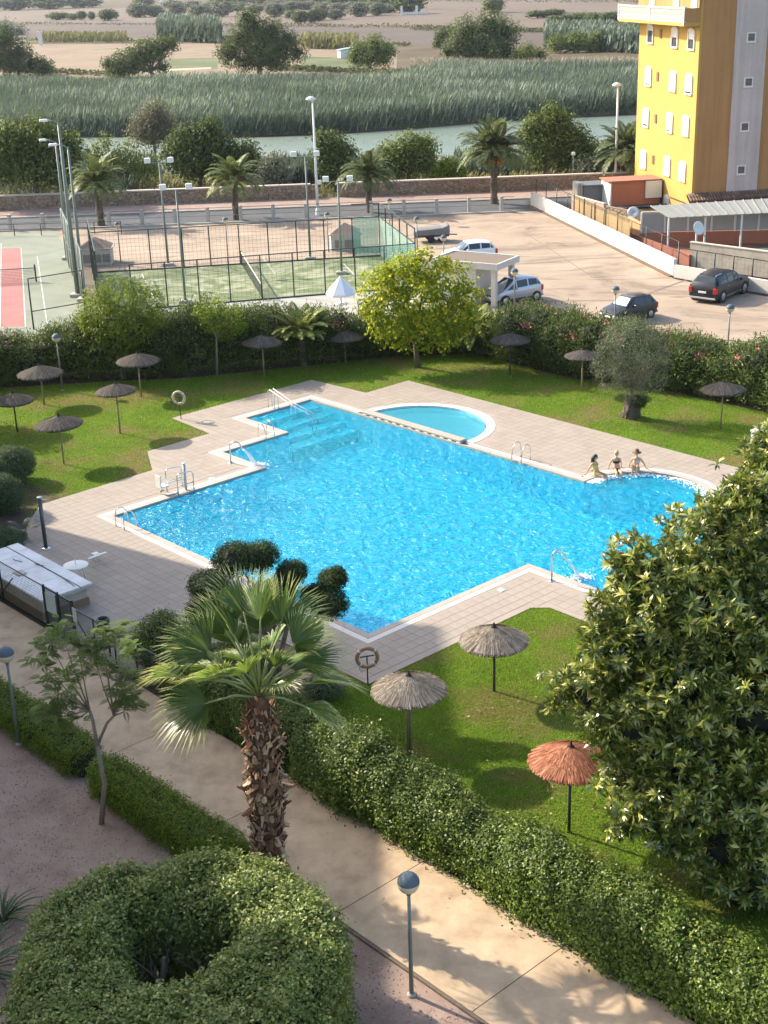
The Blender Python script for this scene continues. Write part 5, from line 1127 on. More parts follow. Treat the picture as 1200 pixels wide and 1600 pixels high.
date_palm(G(577, 332), 276, 3.2, 'date palm on the pavement left of the glass court corner, orange fruit beside it', 46, 'date', .28)
date_palm(G(772, 318), 238, 4.0, 'large date palm with orange fruit clusters left of the parking wall', 60, 'date', .33, True)
date_palm(G(977, 290), 238, 3.8, 'date palm with orange fruit clusters just left of the yellow building', 52, 'date', .30, True)

# ------------------------------------------------------------------ car park, courts, road
def park_extra(nt, x):
    t_ = N(nt, 'ShaderNodeTexCoord'); mp_ = N(nt, 'ShaderNodeMapping'); mp_.inputs['Scale'].default_value = (.10, .42, 1); mp_.inputs['Rotation'].default_value = (0, 0, -.25); nt.links.new(t_.outputs['Object'], mp_.inputs[0])
    x = mixc(nt, x, (.14, .105, .08), ramp(nt, [(.55, (0, 0, 0)), (.68, (.75, .75, .75))], noise(nt, 1.0, 5, .62, mp_.outputs[0], 2.2)))
    return mixc(nt, x, (.20, .16, .12), ramp(nt, [(.64, (0, 0, 0)), (.72, (.5, .5, .5))], noise(nt, .9, 3, .5)))
M['park'] = layered('carpark_concrete', [(.30, (.17, .13, .095)), (.44, (.29, .225, .165)), (.60, (.345, .27, .20)), (.75, (.39, .315, .245))], .14, 3, .10, .9, .2, 10, .01, dist=1.6, extra=park_extra)
wall_k = [G(830, 316), G(838, 322), G(900, 355), G(1055, 432), G(1100, 441), G(1330, 478)]
ry = lambda x: 122.2+.03*x                                 # near edge of the road
park_poly = [Vector((-60, 76)), Vector((-22, 76.5)), Vector((0, 77.3)), Vector((6, 77.5))] + [Vector((9, 76.8)), Vector((12, 74)), Vector((20, 68.3)), Vector((40, 60))] + [Vector((45, 84)), G(1200, 464).xy, G(1055, 436).xy, G(900, 358).xy, G(832, 322).xy, Vector((12, ry(12))), Vector((-60, ry(-60)))]
sheet_obj('hedge_bed', [Vector((-38, 66.5))]+HEDGE_LINE+[Vector((40, 59)), Vector((20, 68)), Vector((12, 73.9)), Vector((9, 76.7)), Vector((0, 77.2)), Vector((-22, 76.4)), Vector((-42, 75))], M['bed'], -.03)
sheet_obj('car_park', park_poly, M['park'], 0.0)
jm = plain('parking_joint', (.17, .13, .10), .9)
for a, b2 in (((818, 362), (925, 432)), ((1000, 462), (1075, 436)), ((900, 500), (1075, 437))):
    p, q = G(*a, .006), G(*b2, .006); tag(MB().bar(p, q, .07, .004).build('expansion_joint', jm), kind='structure')
# road, kerbs, far pavement
M['asphalt'] = layered('asphalt', [(.3, (.055, .058, .062)), (.7, (.095, .10, .105))], .3, 20, .2, .9, .2, 30)
M['pave'] = layered('pink_pavement', [(.3, (.22, .15, .12)), (.7, (.33, .24, .195))], .3, 6, .2, .9, .2, 30)
X0, X1 = -160, 120
sheet_obj('road', [(X0, ry(X0)+.3), (X1, ry(X1)+.3), (X1, ry(X1)+7.2), (X0, ry(X0)+7.2)], M['asphalt'], .004)
o = MB().prism([(X0, ry(X0)), (12.6, ry(12.6)), (12.6, ry(12.6)+.3), (X0, ry(X0)+.3)], -.05, .13).build('kerb', M['concrete']); tag(o, kind='structure')
o = MB().prism([(X0, ry(X0)+7.2), (X1, ry(X1)+7.2), (X1, ry(X1)+7.4), (X0, ry(X0)+7.4)], -.05, .13).build('kerb', M['concrete']); tag(o, kind='structure')
sheet_obj('pavement', [(X0, ry(X0)+7.4), (X1, ry(X1)+7.4), (X1, ry(X1)+12.0), (X0, ry(X0)+12.0)], M['pave'], .12)
# railing on the near side of the road
def railing(name, pts, h, sp, label, m, group=None, nr=3, r_=.03, postw=.0):
    a, b2 = Vector((*pts[0][:2], 0)), Vector((*pts[1][:2], 0)); d = b2-a; L = d.length; t = empty(name, a, math.atan2(d.y, d.x), label, 'railing', group)
    for k in range(int(L/sp)+1):
        if postw: MB().bbox((k*sp, 0, h/2), (postw, postw, h+.1), .02).build('post', M['concrete'], t)
        else: MB().tube([(k*sp, 0, 0), (k*sp, 0, h)], r_, 6).build('post', m, t)
    for k in range(nr): MB().bar((0, 0, h-.03-k*h/nr), (L, 0, h-.03-k*h/nr), r_*1.5).build('rail', m, t)
    return t
railing('road_railing', ((-64, ry(-64)+.6), (12.5, ry(12.5)+.6)), 1.35, 2.9, 'railing with stubby concrete posts along the near side of the road', M['pole_paint'], nr=2, postw=.30, r_=.028)
# stone wall beyond the road
m, nt, b = newmat('rubble_wall'); vo = N(nt, 'ShaderNodeTexVoronoi'); vo.inputs['Scale'].default_value = 2.6; t_ = N(nt, 'ShaderNodeTexCoord'); mp_ = N(nt, 'ShaderNodeMapping'); mp_.inputs['Scale'].default_value = (1, 1, 1.6); nt.links.new(t_.outputs['Object'], mp_.inputs[0]); nt.links.new(mp_.outputs[0], vo.inputs[0])
x = ramp(nt, [(0, (.20, .14, .09)), (.5, (.30, .22, .15)), (1, (.40, .32, .24))], vo.outputs['Color']); ve = N(nt, 'ShaderNodeTexVoronoi', feature='DISTANCE_TO_EDGE'); ve.inputs['Scale'].default_value = 2.6; nt.links.new(mp_.outputs[0], ve.inputs[0])
x = mixc(nt, (.14, .11, .08), x, ramp(nt, [(.02, (0, 0, 0)), (.07, (1, 1, 1))], ve.outputs['Distance'])); nt.links.new(x, b.inputs['Base Color']); b.inputs['Roughness'].default_value = .95; bump(nt, b, ve.outputs['Distance'], .8, .1); M['rubble'] = m
M['wallcap'] = plain('stone_wall_cap', (.48, .42, .34), .9, 0, .2, 1)
def ywall(x): return ry(x)+12.4
for (xa, xb, lab) in ((-120, -5.6, 'long rubble stone wall with pale cap beyond the road, left part'), (-3.4, 60, 'long rubble stone wall with pale cap beyond the road, right part behind the yellow building')):
    t = empty('stone_wall', (xa, ywall(xa), 0), math.atan2(.03, 1), lab, 'wall'); L = xb-xa
    wbs = MB().box((L/2, 0, .68), (L, .5, 1.36)).build('wall_body', M['rubble'], t)
    for k in range(int(L/3)):
        MB().bbox((k*3+1.5, 0, 1.42), (2.98, .62, .12), .02).build('cap_stone', M['wallcap'], t)
# stones of the wall facing the camera, joined
sm = MB(); nst = 0
for (xa, xb) in ((-40, -5.7), (-3.3, 26)):
    x = xa
    while x < xb-.3:
        z = .16
        while z < 1.25:
            w = random.uniform(.3, .55); hh = random.uniform(.18, .3); sm.box((x+w/2+random.uniform(-.05, .05), ywall(x)-.27, z+hh/2-.1), (w-.03, random.uniform(.05, .12), hh-.03)); z += hh
        x += random.uniform(.38, .5)
o = sm.build('wall_stones', M['rubble']); tag(o, 'rough facing stones of the rubble wall beyond the road', 'stones', kind='stuff')

# ---- tennis court (left)
M['tennis'] = layered('faded_green_court', [(.3, (.15, .175, .13)), (.6, (.205, .225, .175)), (.8, (.27, .28, .23))], .25, 4, .08, .9, .1, dist=1)
M['court_red'] = layered('faded_red_court', [(.3, (.27, .105, .095)), (.7, (.34, .15, .135))], .4, 6, .08, .9, .1)
M['turf'] = layered('padel_turf', [(.35, (.085, .12, .05)), (.48, (.145, .175, .085)), (.60, (.25, .265, .17)), (.72, (.34, .34, .25))], .35, 12, .2, .95, .4, 40, dist=2.5)
M['line'] = plain('court_line', (.45, .45, .41), .8)
cA, cB = G(2, 373), G(106, 368); cC, cD = G(152, 500), G(120, 530)
tcp = [Vector((-52, 121)), Vector((-29.2, 121.2)) if False else Vector((-27.9, 120.6)), G(112, 404).xy, G(150, 488).xy, Vector((-17.6, 82.5)), Vector((-40, 81))]
sheet_obj('tennis_court', tcp, M['tennis'], .006)
rs_ = [G(3, 388, .010), G(32, 388, .010), G(38, 510, .010), G(-4, 512, .010)]
tag(MB().add([tuple(p) for p in [G(-40, 390, .010), G(32, 388, .010), G(38, 510, .010), G(-60, 516, .010)]], [(3, 2, 1, 0)]).build('court_paint', M['court_red']), kind='structure')
def line(a, b2, w=.09, z=.014, m=None):
    p, q = G(*a, z), G(*b2, z); tag(MB().bar(p, q, w, .004).build('court_line', m or M['line']), kind='structure')
for a, b2 in (((33, 388), (40, 511)), ((2, 380), (0, 511)), ((-20, 512), (40, 511)), ((-20, 387), (34, 387)), ((58, 400), (75, 515))): line(a, b2, .07)
t = empty('tennis_net', G(57, 440), 0, 'dark tennis net with a green post across the left court', 'net'); n0 = G(57, 440); n1 = G(-60, 447); d = n1-n0
MB().tube([(0, 0, 0), (0, 0, 1.25)], .06, 8).build('post', M['darkmetal'], t); MB().bar((0, 0, 1.02), d+Vector((0, 0, 1.0)), .05).build('net_band', M['pole_paint'], t)
w = MB()
for k in range(9): w.bar((0, 0, .1+k*.11), d+Vector((0, 0, .1+k*.11)), .012)
for k in range(60): p = d*k/60; w.bar(p+Vector((0, 0, 0)), p+Vector((0, 0, 1.0)), .010)
tag(w.build('net_mesh', M['darkmetal'], t), kind='stuff')
fm = M['darkmetal']; wm = M['graypaint']
fence_run('court_fence', G(53, 515), G(135, 500), 3.2, 2, fm, 'low dark framed fence panel at the near side of the tennis court', 0, rails=(1.0, .36), pr=.05, cat='fence')
# tennis court fence seen edge-on, and its far end
fence_run('court_fence', G(104, 407), G(136, 486), 4.0, 7, M['graypaint'], 'tall grey green mesh fence seen edge on between the tennis court and the glass court', .11, .02, rails=(1.0, .5), pr=.06, wm=M['graypaint'], cat='fence')
fence_run('court_fence', G(-60, 371), G(190, 364), 1.0, 7, fm, 'low dark fence along the far end of the tennis court', 0, rails=(1.0, .55), pr=.04, cat='fence')
# ---- padel court
FL, FR, NR, NL = G(145, 427), G(594, 400), G(650, 449), G(158, 489)
sheet_obj('padel_court', [FL.xy, NL.xy, NR.xy, FR.xy], M['turf'], .008)
line((222, 428), (232, 452)); line((225, 438), (246, 474), .06); line((537, 412), (556, 432)); line((410, 402), (430, 428), .05)
def pts_between(a, b2, n): return [a.lerp(b2, k/n) for k in range(n+1)]
M['glass'] = glassmat('court_glass', (.32, .50, .45), .06, .62)
t = empty('padel_cage', FL, 0, 'dark framed mesh and glass cage round the green padel court', 'sports cage'); O_ = FL.copy()
def post(p, h, r_=.05): MB().tube([p-O_, p-O_+Vector((0, 0, h))], r_, 6).build('post', fm, t)
def rail(a, b2, h, r_=.06, h2=None): MB().bar(a-O_+Vector((0, 0, h)), b2-O_+Vector((0, 0, h if h2 is None else h2)), r_).build('rail', fm, t)
farn = [G(x, 427-(x-145)*27/449) for x in (145, 190, 237, 288, 330, 376, 421, 465, 508, 552, 594)]
for p in farn[:1]+farn[2:-1]: post(p, 3.0)
post(farn[-1], 4.0); rail(farn[0], farn[-2], 3.0); rail(farn[-2], farn[-1], 4.0); rail(farn[0], farn[-1], .04, .1); rail(farn[2], farn[-1], 3.0, .05)
nearn = [G(x, 489-(x-158)*40/492) for x in (158, 209, 263, 313, 361, 410, 460, 509, 556, 602, 650)]
for p in nearn[1:-1]: post(p, 3.0)
rail(nearn[1], nearn[-1], 3.0); rail(nearn[0], nearn[-1], .04, .1)
w = MB()
for seg, h in ((farn, 3.0), (nearn, 3.0)):
    a, b2 = seg[0]-O_, seg[-1]-O_; L = (b2-a).length
    for k in range(int(L/.30)): p = a.lerp(b2, k*.30/L); w.bar(p, p+Vector((0, 0, h)), .008)
    for k in range(10): w.bar(a+Vector((0, 0, k*.3)), b2+Vector((0, 0, k*.3)), .008)
tag(w.build('wire_mesh', fm, t), kind='stuff')
for A_, B_, hh in ((FR, NR, 4.0), (FL, NL, 4.0)):
    P_ = pts_between(A_, B_, 5); d_ = (B_-A_).normalized()
    for p in P_: post(p, hh, .05)
    rail(A_, B_, hh, .08); rail(A_, B_, 3.0, .06)
    for a, b2 in zip(P_[:-1], P_[1:]):
        g_ = MB(); n_ = Vector((-d_.y, d_.x, 0))*.01; a2, b3 = a+d_*.08-O_, b2-d_*.08-O_
        g_.prism([(a2-n_).xy, (b3-n_).xy, (b3+n_).xy, (a2+n_).xy], .06, 2.95); g_.build('glass_panel', M['glass'], t)
# glass side panels beside the corners
for seg in (farn[-2:], nearn[-2:]):
    a, b2 = seg; d_ = (b2-a).normalized(); n_ = Vector((-d_.y, d_.x, 0))*.01; a2, b3 = a+d_*.08-O_, b2-d_*.08-O_
    MB().prism([(a2-n_).xy, (b3-n_).xy, (b3+n_).xy, (a2+n_).xy], .06, 2.95).build('glass_panel', M['glass'], t)
# court net
n0, n1 = G(378, 414), G(410, 467); t = empty('padel_net', n0, 0, 'low padel net with a white band crossing the green court', 'net'); d = n1-n0
for p in (Vector(), d): MB().tube([p, p+Vector((0, 0, 1.05))], .06, 8).build('post', fm, t)
MB().bar((0, 0, .95), d+Vector((0, 0, .95)), .03, .10).build('net_band', M['line'], t); w = MB()
for k in range(8): w.bar(Vector((0, 0, .08+k*.11)), d+Vector((0, 0, .08+k*.11)), .012)
for k in range(60): p = d*k/60; w.bar(p, p+Vector((0, 0, .92)), .010)
tag(w.build('net_mesh', fm, t), kind='stuff')
# terrace beside the court with low railing and white umbrella
sheet_obj('terrace', [NL.xy, NR.xy, G(700, 470).xy, G(700, 520).xy, G(150, 540).xy], plain('terrace_concrete', (.34, .33, .29), .9, 0, .15, 1), .003)
railing('terrace_railing', (G(560, 492), G(705, 492)), 1.0, 1.6, 'low dark railing beside the white umbrella', M['darkmetal'], nr=3)
t = empty('white_umbrella', G(534, 492), .3, 'white square market umbrella, closed halfway, beside the padel court', 'umbrella'); 
MB().tube([(0, 0, 0), (0, 0, 2.5)], .025, 8).build('pole', M['darkmetal'], t)
cv = MB(); ring = [(1.0*math.cos(a), 1.0*math.sin(a), 1.45) for a in [PI/4*k for k in range(8)]]
cv.add([(0, 0, 2.5)]+ring+[(x*.97, y*.97, 1.30) for x, y, z in ring], [(0, 1+k, 1+(k+1) % 8) for k in range(8)]+[(1+k, 9+k, 9+(k+1) % 8, 1+(k+1) % 8) for k in range(8)]); cv.build('canopy', plain('umbrella_cloth', (.70, .72, .76), .8, 0, .04), t)
MB().lathe([(.001, .75), (.45, .75), (.45, .71), (.04, .69), (.04, 0)], 16).build('table', M['white'], t)
# floodlights
def floodlight(bx, by, hx, hy, label, heads=2, arm=.85, L_=.42):
    p = G(bx, by); t = empty('court_floodlight', p, 0, label, 'floodlight', 'court floodlights'); h = hgt(p, hy)
    MB().tube([(0, 0, 0), (0, 0, h)], [.09, .06], 8).build('pole', M['graypaint'], t, True); MB().bbox((0, 0, .1), (.8, .6, .2), .03).build('base', M['concrete'], t)
    if heads > 1: MB().bar((-arm, 0, h-.02), (arm, 0, h-.02), .06).build('crossarm', M['graypaint'], t)
    for s in ((-1, 1) if heads > 1 else (0,)):
        MB().bbox((s*arm, -.05, h+.18), (L_, .34, .36), .03).build('lamp_box', M['whitelamp'], t)
    return t
floodlight(263, 415, 251, 254, 'twin floodlight pole behind the padel court, far left one'); floodlight(290, 473, 278, 296, 'twin floodlight pole at the near side of the padel court, in front of the shrubs')
floodlight(485, 405, 478, 244, 'twin floodlight pole behind the padel court left of the street lamp'); floodlight(534, 428, 531, 283, 'twin floodlight pole rising above the white umbrella')
def cobra(bx, by, hx, hy, label, r_=.14):
    p = G(bx, by); t = empty('tall_lamp_pole', p, 0, label, 'lamp pole', 'tall lamp poles by the tennis court'); h = hgt(p, hy)
    MB().tube([(0, 0, 0), (0, 0, h)], [r_, r_*.5], 10).build('pole', M['graypaint'], t, True); MB().bbox((0, 0, .1), (1.0, .8, .24), .03).build('base', M['concrete'], t)
    MB().tube([(0, 0, h-.1), (-.25, 0, h+.1), (-.75, 0, h+.2)], [.05, .045, .04], 8).build('arm', M['graypaint'], t, True)
    MB().bbox((-.95, 0, h+.19), (.55, .3, .16), .05).build('lamp_head', M['whitelamp'], t)
cobra(122, 463, 79, 192, 'tallest of the three grey lamp poles beside the tennis court', .17); cobra(108, 405, 90, 222, 'second grey lamp pole beside the tennis court, further back', .15); cobra(133, 470, 98, 230, 'shorter grey lamp pole beside the tall one at the court fence', .13)
# street lamps
def street(bx, by, hy, label, double=True):
    p = G(bx, by); t = empty('street_lamp', p, 0, label, 'street lamp', 'white street lamps'); h = hgt(p, hy)
    MB().tube([(0, 0, 0), (0, 0, h)], [.14, .08], 10).build('pole', M['whitelamp'], t, True); MB().lathe([(.22, 0), (.20, .5), (.14, .6)], 12).build('base', M['whitelamp'], t)
    MB().lathe([(.05, h-.1), (.45, h+.02), (.42, h+.14), (.2, h+.28), (.001, h+.32)], 16, (-.15, -.1, 0)).build('lamp_head', M['whitelamp'], t, True)
    MB().bbox((.25, 0, h*.29), (.4, .3, .35), .03).build('control_box', M['whitelamp'], t)
street(497, 336, 156, 'tall white street lamp by the road, left one above the utility hut'); street(961, 293, 134, 'tall white street lamp right by the yellow building')
p = G(896, 262); t = empty('short_lamp', G(895, 290), 0, 'short post lamp beyond the road between the tree and the palm', 'street lamp'); MB().tube([(0, 0, 0), (0, 0, 3.0)], .07, 8).build('pole', M['metal'], t); MB().bbox((0, 0, 3.1), (.35, .3, .3), .05).build('lamp_head', M['whitelamp'], t)
# utility huts
def hut(cx, cy, w, h, label):
    p = G(cx, cy); t = empty('utility_hut', p, R(4), label, 'hut', 'small utility huts with pyramid roofs'); p2 = w/2
    MB().bbox((0, 0, h/2), (w, w*.8, h), .03).build('wall', plain('hut_wall', (.50, .49, .44), .8, 0, .12, 2), t)
    r_ = MB(); e = p2+.14; r_.add([(-e, -e*.85, h), (e, -e*.85, h), (e, e*.85, h), (-e, e*.85, h), (-.08, 0, h+.75), (.08, 0, h+.75)], [(0, 1, 5, 4), (1, 2, 5), (2, 3, 4, 5), (3, 0, 4), (3, 2, 1, 0)]); r_.build('roof', plain('hut_roof', (.19, .14, .11), .9, 0, .25, 3, .4, 10), t)
    r_ = MB().bbox((0, 0, h+.0), (2*e+.04, 2*e*.85+.04, .08), .01).build('fascia', plain('hut_fascia', (.40, .37, .33), .8), t)
    for x in (-.5, .15, .72):
        MB().bbox((x*w*.5, -w*.4-.02, h*.42), (w*.24, .04, h*.5), .005).build('louvre', plain('hut_louvre', (.24, .21, .18), .7), t)
hut(540, 388, 2.35, 1.25, 'small pale utility hut with a brown pyramid roof behind the court fence middle'); hut(152, 411, 2.4, 1.25, 'small pale utility hut with a brown pyramid roof at the left, beside the glass wall')
# flat roofed pavilion beside the mulberry
KK = G(773, 477); t = empty('flat_roof_pavilion', (KK.x, KK.y, 0), R(-32), 'white pavilion with a flat brown roof half hidden by the mulberry', 'pavilion'); pw = plain('pavilion_wall', (.52, .50, .45), .7, 0, .08, 1)
PHh = 2.55
MB().bbox((-1.9, .9, PHh), (4.9, 3.2, .30), .02).build('roof_slab', pw, t); MB().bbox((-1.9, .9, PHh+.16), (4.5, 2.8, .04), .01).build('roof_gravel', plain('roof_gravel', (.15, .115, .085), .95, 0, .2, 4), t)
for w_, h_, c in ((4.9, .12, (-1.9, -.64)), (4.9, .12, (-1.9, 2.44))): MB().box((c[0], c[1], PHh+.2), (w_, .12, h_)).build('parapet', pw, t)
for c in ((.49, .9), (-4.29, .9)): MB().box((c[0], c[1], PHh+.2), (.12, 2.96, .12)).build('parapet', pw, t)
MB().bbox((.15, -.35, PHh/2-.07), (.32, .32, PHh-.15), .01).build('pillar', pw, t); MB().bbox((.15, 2.1, PHh/2-.07), (.32, .32, PHh-.15), .01).build('pillar', pw, t); MB().box((-2.6, 1.0, PHh/2-.07), (2.8, 2.6, PHh-.15)).build('wall', pw, t)
# garden railing between hedge and car park
railing('garden_railing', ((8.2, 77.6), (15.2, 74.3)), 1.0, 2.0, 'dark railing behind the oleanders below the silver small van', M['pole_paint'], nr=3, group='garden railings'); railing('garden_railing', ((15.3, 74.25), (31, 65.6)), 1.0, 2.0, 'dark railing behind the oleanders at the right below the black suv', M['pole_paint'], nr=3, group='garden railings')
# white post at right
o = G(1182, 715); t = empty('white_pillar', o, TH, 'white rendered pillar end behind the big glossy leaved tree at the right', 'pillar'); MB().bbox((0, 0, .6), (.5, .35, 1.2), .02).build('pillar_body', M['white'], t); MB().bbox((0, 0, 1.22), (.56, .41, .06), .01).build('cap', M['white'], t)

# ------------------------------------------------------------------ river, reeds and the fields beyond
m, nt, b = newmat('river_water'); b.inputs['Base Color'].default_value = (.15, .20, .155, 1); b.inputs['Roughness'].default_value = .35; b.inputs['IOR'].default_value = 1.33
t_ = N(nt, 'ShaderNodeTexCoord'); mp_ = N(nt, 'ShaderNodeMapping'); mp_.inputs['Scale'].default_value = (.6, 1.6, 1); nt.links.new(t_.outputs['Object'], mp_.inputs[0]); bump(nt, b, noise(nt, 1.4, 4, .6, mp_.outputs[0], 1.5), .9, .5); M['river'] = m
rv_ = [(-200, 146), (-60, 153), (-30, 155), (0, 155), (30, 165), (80, 200), (120, 220), (120, 245), (60, 214), (38, 205), (22, 203), (16, 201), (6, 196), (-6, 192), (-20, 192), (-28, 196), (-60, 205), (-200, 215)]
sheet_obj('river', rv_, M['river'], -.06)
M['reed'] = leafmat('reed_leaf', (.045, .070, .050), (.105, .142, .112), (.25, .29, .24), .25, .6, .05, .22, csc=.28)
M['reed_dry'] = leafmat('dry_reed', (.16, .14, .10), (.28, .245, .19), (.40, .36, .30), .2, .7, .08, .2, csc=.25)
M['bankgrass'] = leafmat('bank_grass', (.10, .115, .045), (.20, .19, .09), (.33, .29, .16), .25, .7, .08, .2, csc=.3)
def reeds(name, poly, n, h, w, m, label, lean=.2, hv=.25, edge=None):
    xs = [p[0] for p in poly]; ys = [p[1] for p in poly]; X = RNG.uniform(min(xs), max(xs), n*3); Y = min(ys)+(max(ys)-min(ys))*RNG.uniform(0, 1, n*3)**1.15; ok = np_inpoly(X, Y, poly); X, Y = X[ok][:n], Y[ok][:n]; n = len(X)
    big_ = .6*np.sin(X*.13+1.3*np.sin(Y*.11))+.4*np.sin(X*.31+Y*.23)+.3*np.sin(Y*.5+X*.07); hh = h*(1+hv*big_*.5+hv*RNG.uniform(-.5, .5, n)); a = RNG.uniform(0, 6.28, n); ca, sa_ = np.cos(a), np.sin(a)
    lx = lean*hh*(1+.5*RNG.normal(size=n)); ly = .2*hh*RNG.normal(size=n)*lean; V = np.zeros((n, 4, 3)); z0 = np.full(n, -.1)
    lo = hh*RNG.uniform(0, .78, n); tp_ = np.minimum(hh, lo+hh*RNG.uniform(.22, .40, n)); lx = lx*.45
    V[:, 0] = np.stack([X-ca*w, Y-sa_*w, z0+lo], 1); V[:, 1] = np.stack([X+ca*w, Y+sa_*w, z0+lo], 1); V[:, 2] = np.stack([X+lx*.6+ca*w*1.6, Y+ly*.6+sa_*w*1.6, z0+lo+(tp_-lo)*.6], 1); V[:, 3] = np.stack([X+lx, Y+ly, tp_], 1)
    cvv = np.clip(.35*(.5+.5*big_)+.65*RNG.uniform(0, 1, n), 0, 1); tag(link(name, npmesh(name, V.reshape(-1, 3), np.arange(4*n).reshape(-1, 4), m, cvv)), label, 'reeds', kind='stuff')
far_bank = [(-75, 206), (-28, 198), (-20, 194), (-6, 194), (6, 198), (16, 203), (22, 205), (38, 207), (60, 216), (90, 232), (110, 262), G(1010, 118).xy, G(850, 120).xy, G(680, 124).xy, G(600, 140).xy, G(400, 143).xy, G(200, 143).xy, G(0, 143).xy, G(-120, 143).xy]
sheet_obj('reed_marsh', far_bank, layered('marsh_ground', [(.3, (.045, .055, .03)), (.7, (.10, .11, .07))], .1, 1, .3, .95, 0), -.05)
reeds('reed_bed', far_bank, 250000, 3.5, .06, M['reed'], 'wide dense belt of grey green reeds along the far bank of the river', .22, .3)
reeds('reed_bed', [G(640, 135).xy, G(1010, 130).xy, G(1010, 108).xy, G(640, 108).xy], 26000, 2.6, .07, M['reed_dry'], 'dry brownish reeds at the back of the belt below the big spreading tree', .2, .25)
near_bank = [(-90, ywall(-90)+.8), (-5, ywall(-5)+.8), (60, ywall(60)+.8), (75, 188), (36, 174), (18, 163), (0, 156), (-30, 156), (-90, 154)]
sheet_obj('river_bank', near_bank, layered('bank_soil', [(.3, (.09, .08, .04)), (.6, (.17, .15, .08)), (.8, (.28, .23, .14))], .12, 1.2, .3, .95, 0), -.04)
reeds('bank_grass', near_bank, 52000, .9, .07, M['bankgrass'], 'dry grass and weeds on the near river bank behind the stone wall', .3, .6)
reeds('reed_bed', [(-2, 146), (6, 146), (7, 153), (-4, 153)], 2500, 2.2, .07, M['reed'], 'small reed stand on the near bank left of the tamarisk', .15)
reeds('reed_bed', [(-11, 142), (-3, 142), (-2, 152), (-12, 152)], 5000, 2.6, .07, M['reed'], 'reed stand on the near bank behind the left street lamp', .15)
reeds('reed_bed', [(8, 144), (28, 144), (32, 158), (16, 155), (9, 154)], 7000, 2.2, .07, M['reed'], 'reeds on the near bank between the palms', .15)
reeds('reed_bed', [(-60, 139), (-24, 139), (-24, 158), (-60, 158)], 7000, 2.4, .07, M['reed'], 'grey green reeds under the trees at the left behind the wall', .15)
# fields: strips with their own soil, each a sheet
def field(name, pts, m, z): sheet_obj(name, [G(*p, z).xy for p in pts], m, z)
M['plough'] = layered('ploughed_soil', [(.3, (.065, .048, .038)), (.7, (.095, .072, .056))], .03, .5, .14, .95, 0); M['straw_field'] = layered('pale_fallow', [(.35, (.17, .12, .08)), (.55, (.22, .16, .105)), (.64, (.12, .13, .055))], .035, .8, .15, .95, 0, dist=1)
M['green_field'] = layered('green_weeds', [(.35, (.06, .085, .028)), (.6, (.115, .125, .05))], .05, .5, .25, .95, 0); M['pinkfield'] = layered('pale_pink_field', [(.3, (.10, .073, .052)), (.7, (.135, .10, .074))], .02, .5, .1, .95, 0); M['track'] = plain('pale_dirt_track', (.36, .29, .21), .95, 0, .1, .2); M['bankline'] = plain('dark_stone_bank', (.07, .055, .04), .95, 0, .3, .2)
field('fallow_field', [(-150, 70), (330, 68), (620, 80), (620, 128), (330, 124), (-150, 128)], M['straw_field'], -.09); field('field_weeds', [(255, 92), (340, 90), (340, 108), (262, 110)], M['green_field'], -.085); field('field_weeds', [(470, 88), (580, 92), (580, 108), (470, 104)], M['green_field'], -.085)
field('ploughed_field', [(-200, 40), (245, 38), (620, 44), (900, 52), (1010, 60), (1010, 76), (640, 72), (330, 62), (-200, 62)], M['plough'], -.085); field('field_verge', [(-200, 60), (340, 60), (620, 70), (620, 74), (340, 66), (-200, 66)], M['green_field'], -.08)
field('ploughed_field', [(-200, 22), (200, 12), (640, 14), (1000, 26), (1000, 46), (640, 40), (240, 34), (-200, 36)], M['pinkfield'], -.08); field('pale_field', [(640, -2), (1000, 2), (1000, 20), (760, 18), (640, 12)], M['pinkfield'], -.075)
field('field_bank', [(-200, 35), (245, 33), (640, 41), (900, 49), (900, 51.5), (640, 43), (245, 36.5), (-200, 38.5)], M['bankline'], -.07); field('dirt_track', [(260, 108), (330, 105), (330, 107.5), (260, 111)], M['track'], -.07)
M['scrub'] = leafmat('field_scrub', (.05, .055, .025), (.10, .11, .05), (.20, .18, .10), .2, .8, .03, .2, csc=.5)
for (ya, yb, xa, xb, n_, h_, lb) in ((36.5, 39.5, -60, 245, 1500, 1.0, 'dark scrubby bank between the ploughed strips at the left'), (37.5, 43.5, 245, 640, 2200, 1.1, 'dark scrubby bank between the ploughed strips in the middle'), (62, 67, -60, 250, 1800, .9, 'weedy field edge left of the cane stand'), (63, 72, 350, 640, 2200, .9, 'weedy field edge right of the tallest pine'), (45, 51, 640, 860, 1500, 1.2, 'dark scrubby bank behind the big spreading tree'), (104, 118, -40, 170, 2500, .9, 'weeds on the field edge behind the reeds at the left'), (104, 118, 420, 640, 2500, .9, 'weeds on the field edge behind the reeds in the middle'), (2, 5, 640, 1000, 1200, 1.6, 'far scrub line at the top right')):
    dy_ = (yb-ya)*.4; reeds('field_scrub', [G(xa, ya+dy_).xy, G(xb, yb+dy_*.2).xy, G(xb, yb-2).xy, G(xa, ya-1.5).xy], n_, h_, .35, M['scrub'], lb, .2, .9)
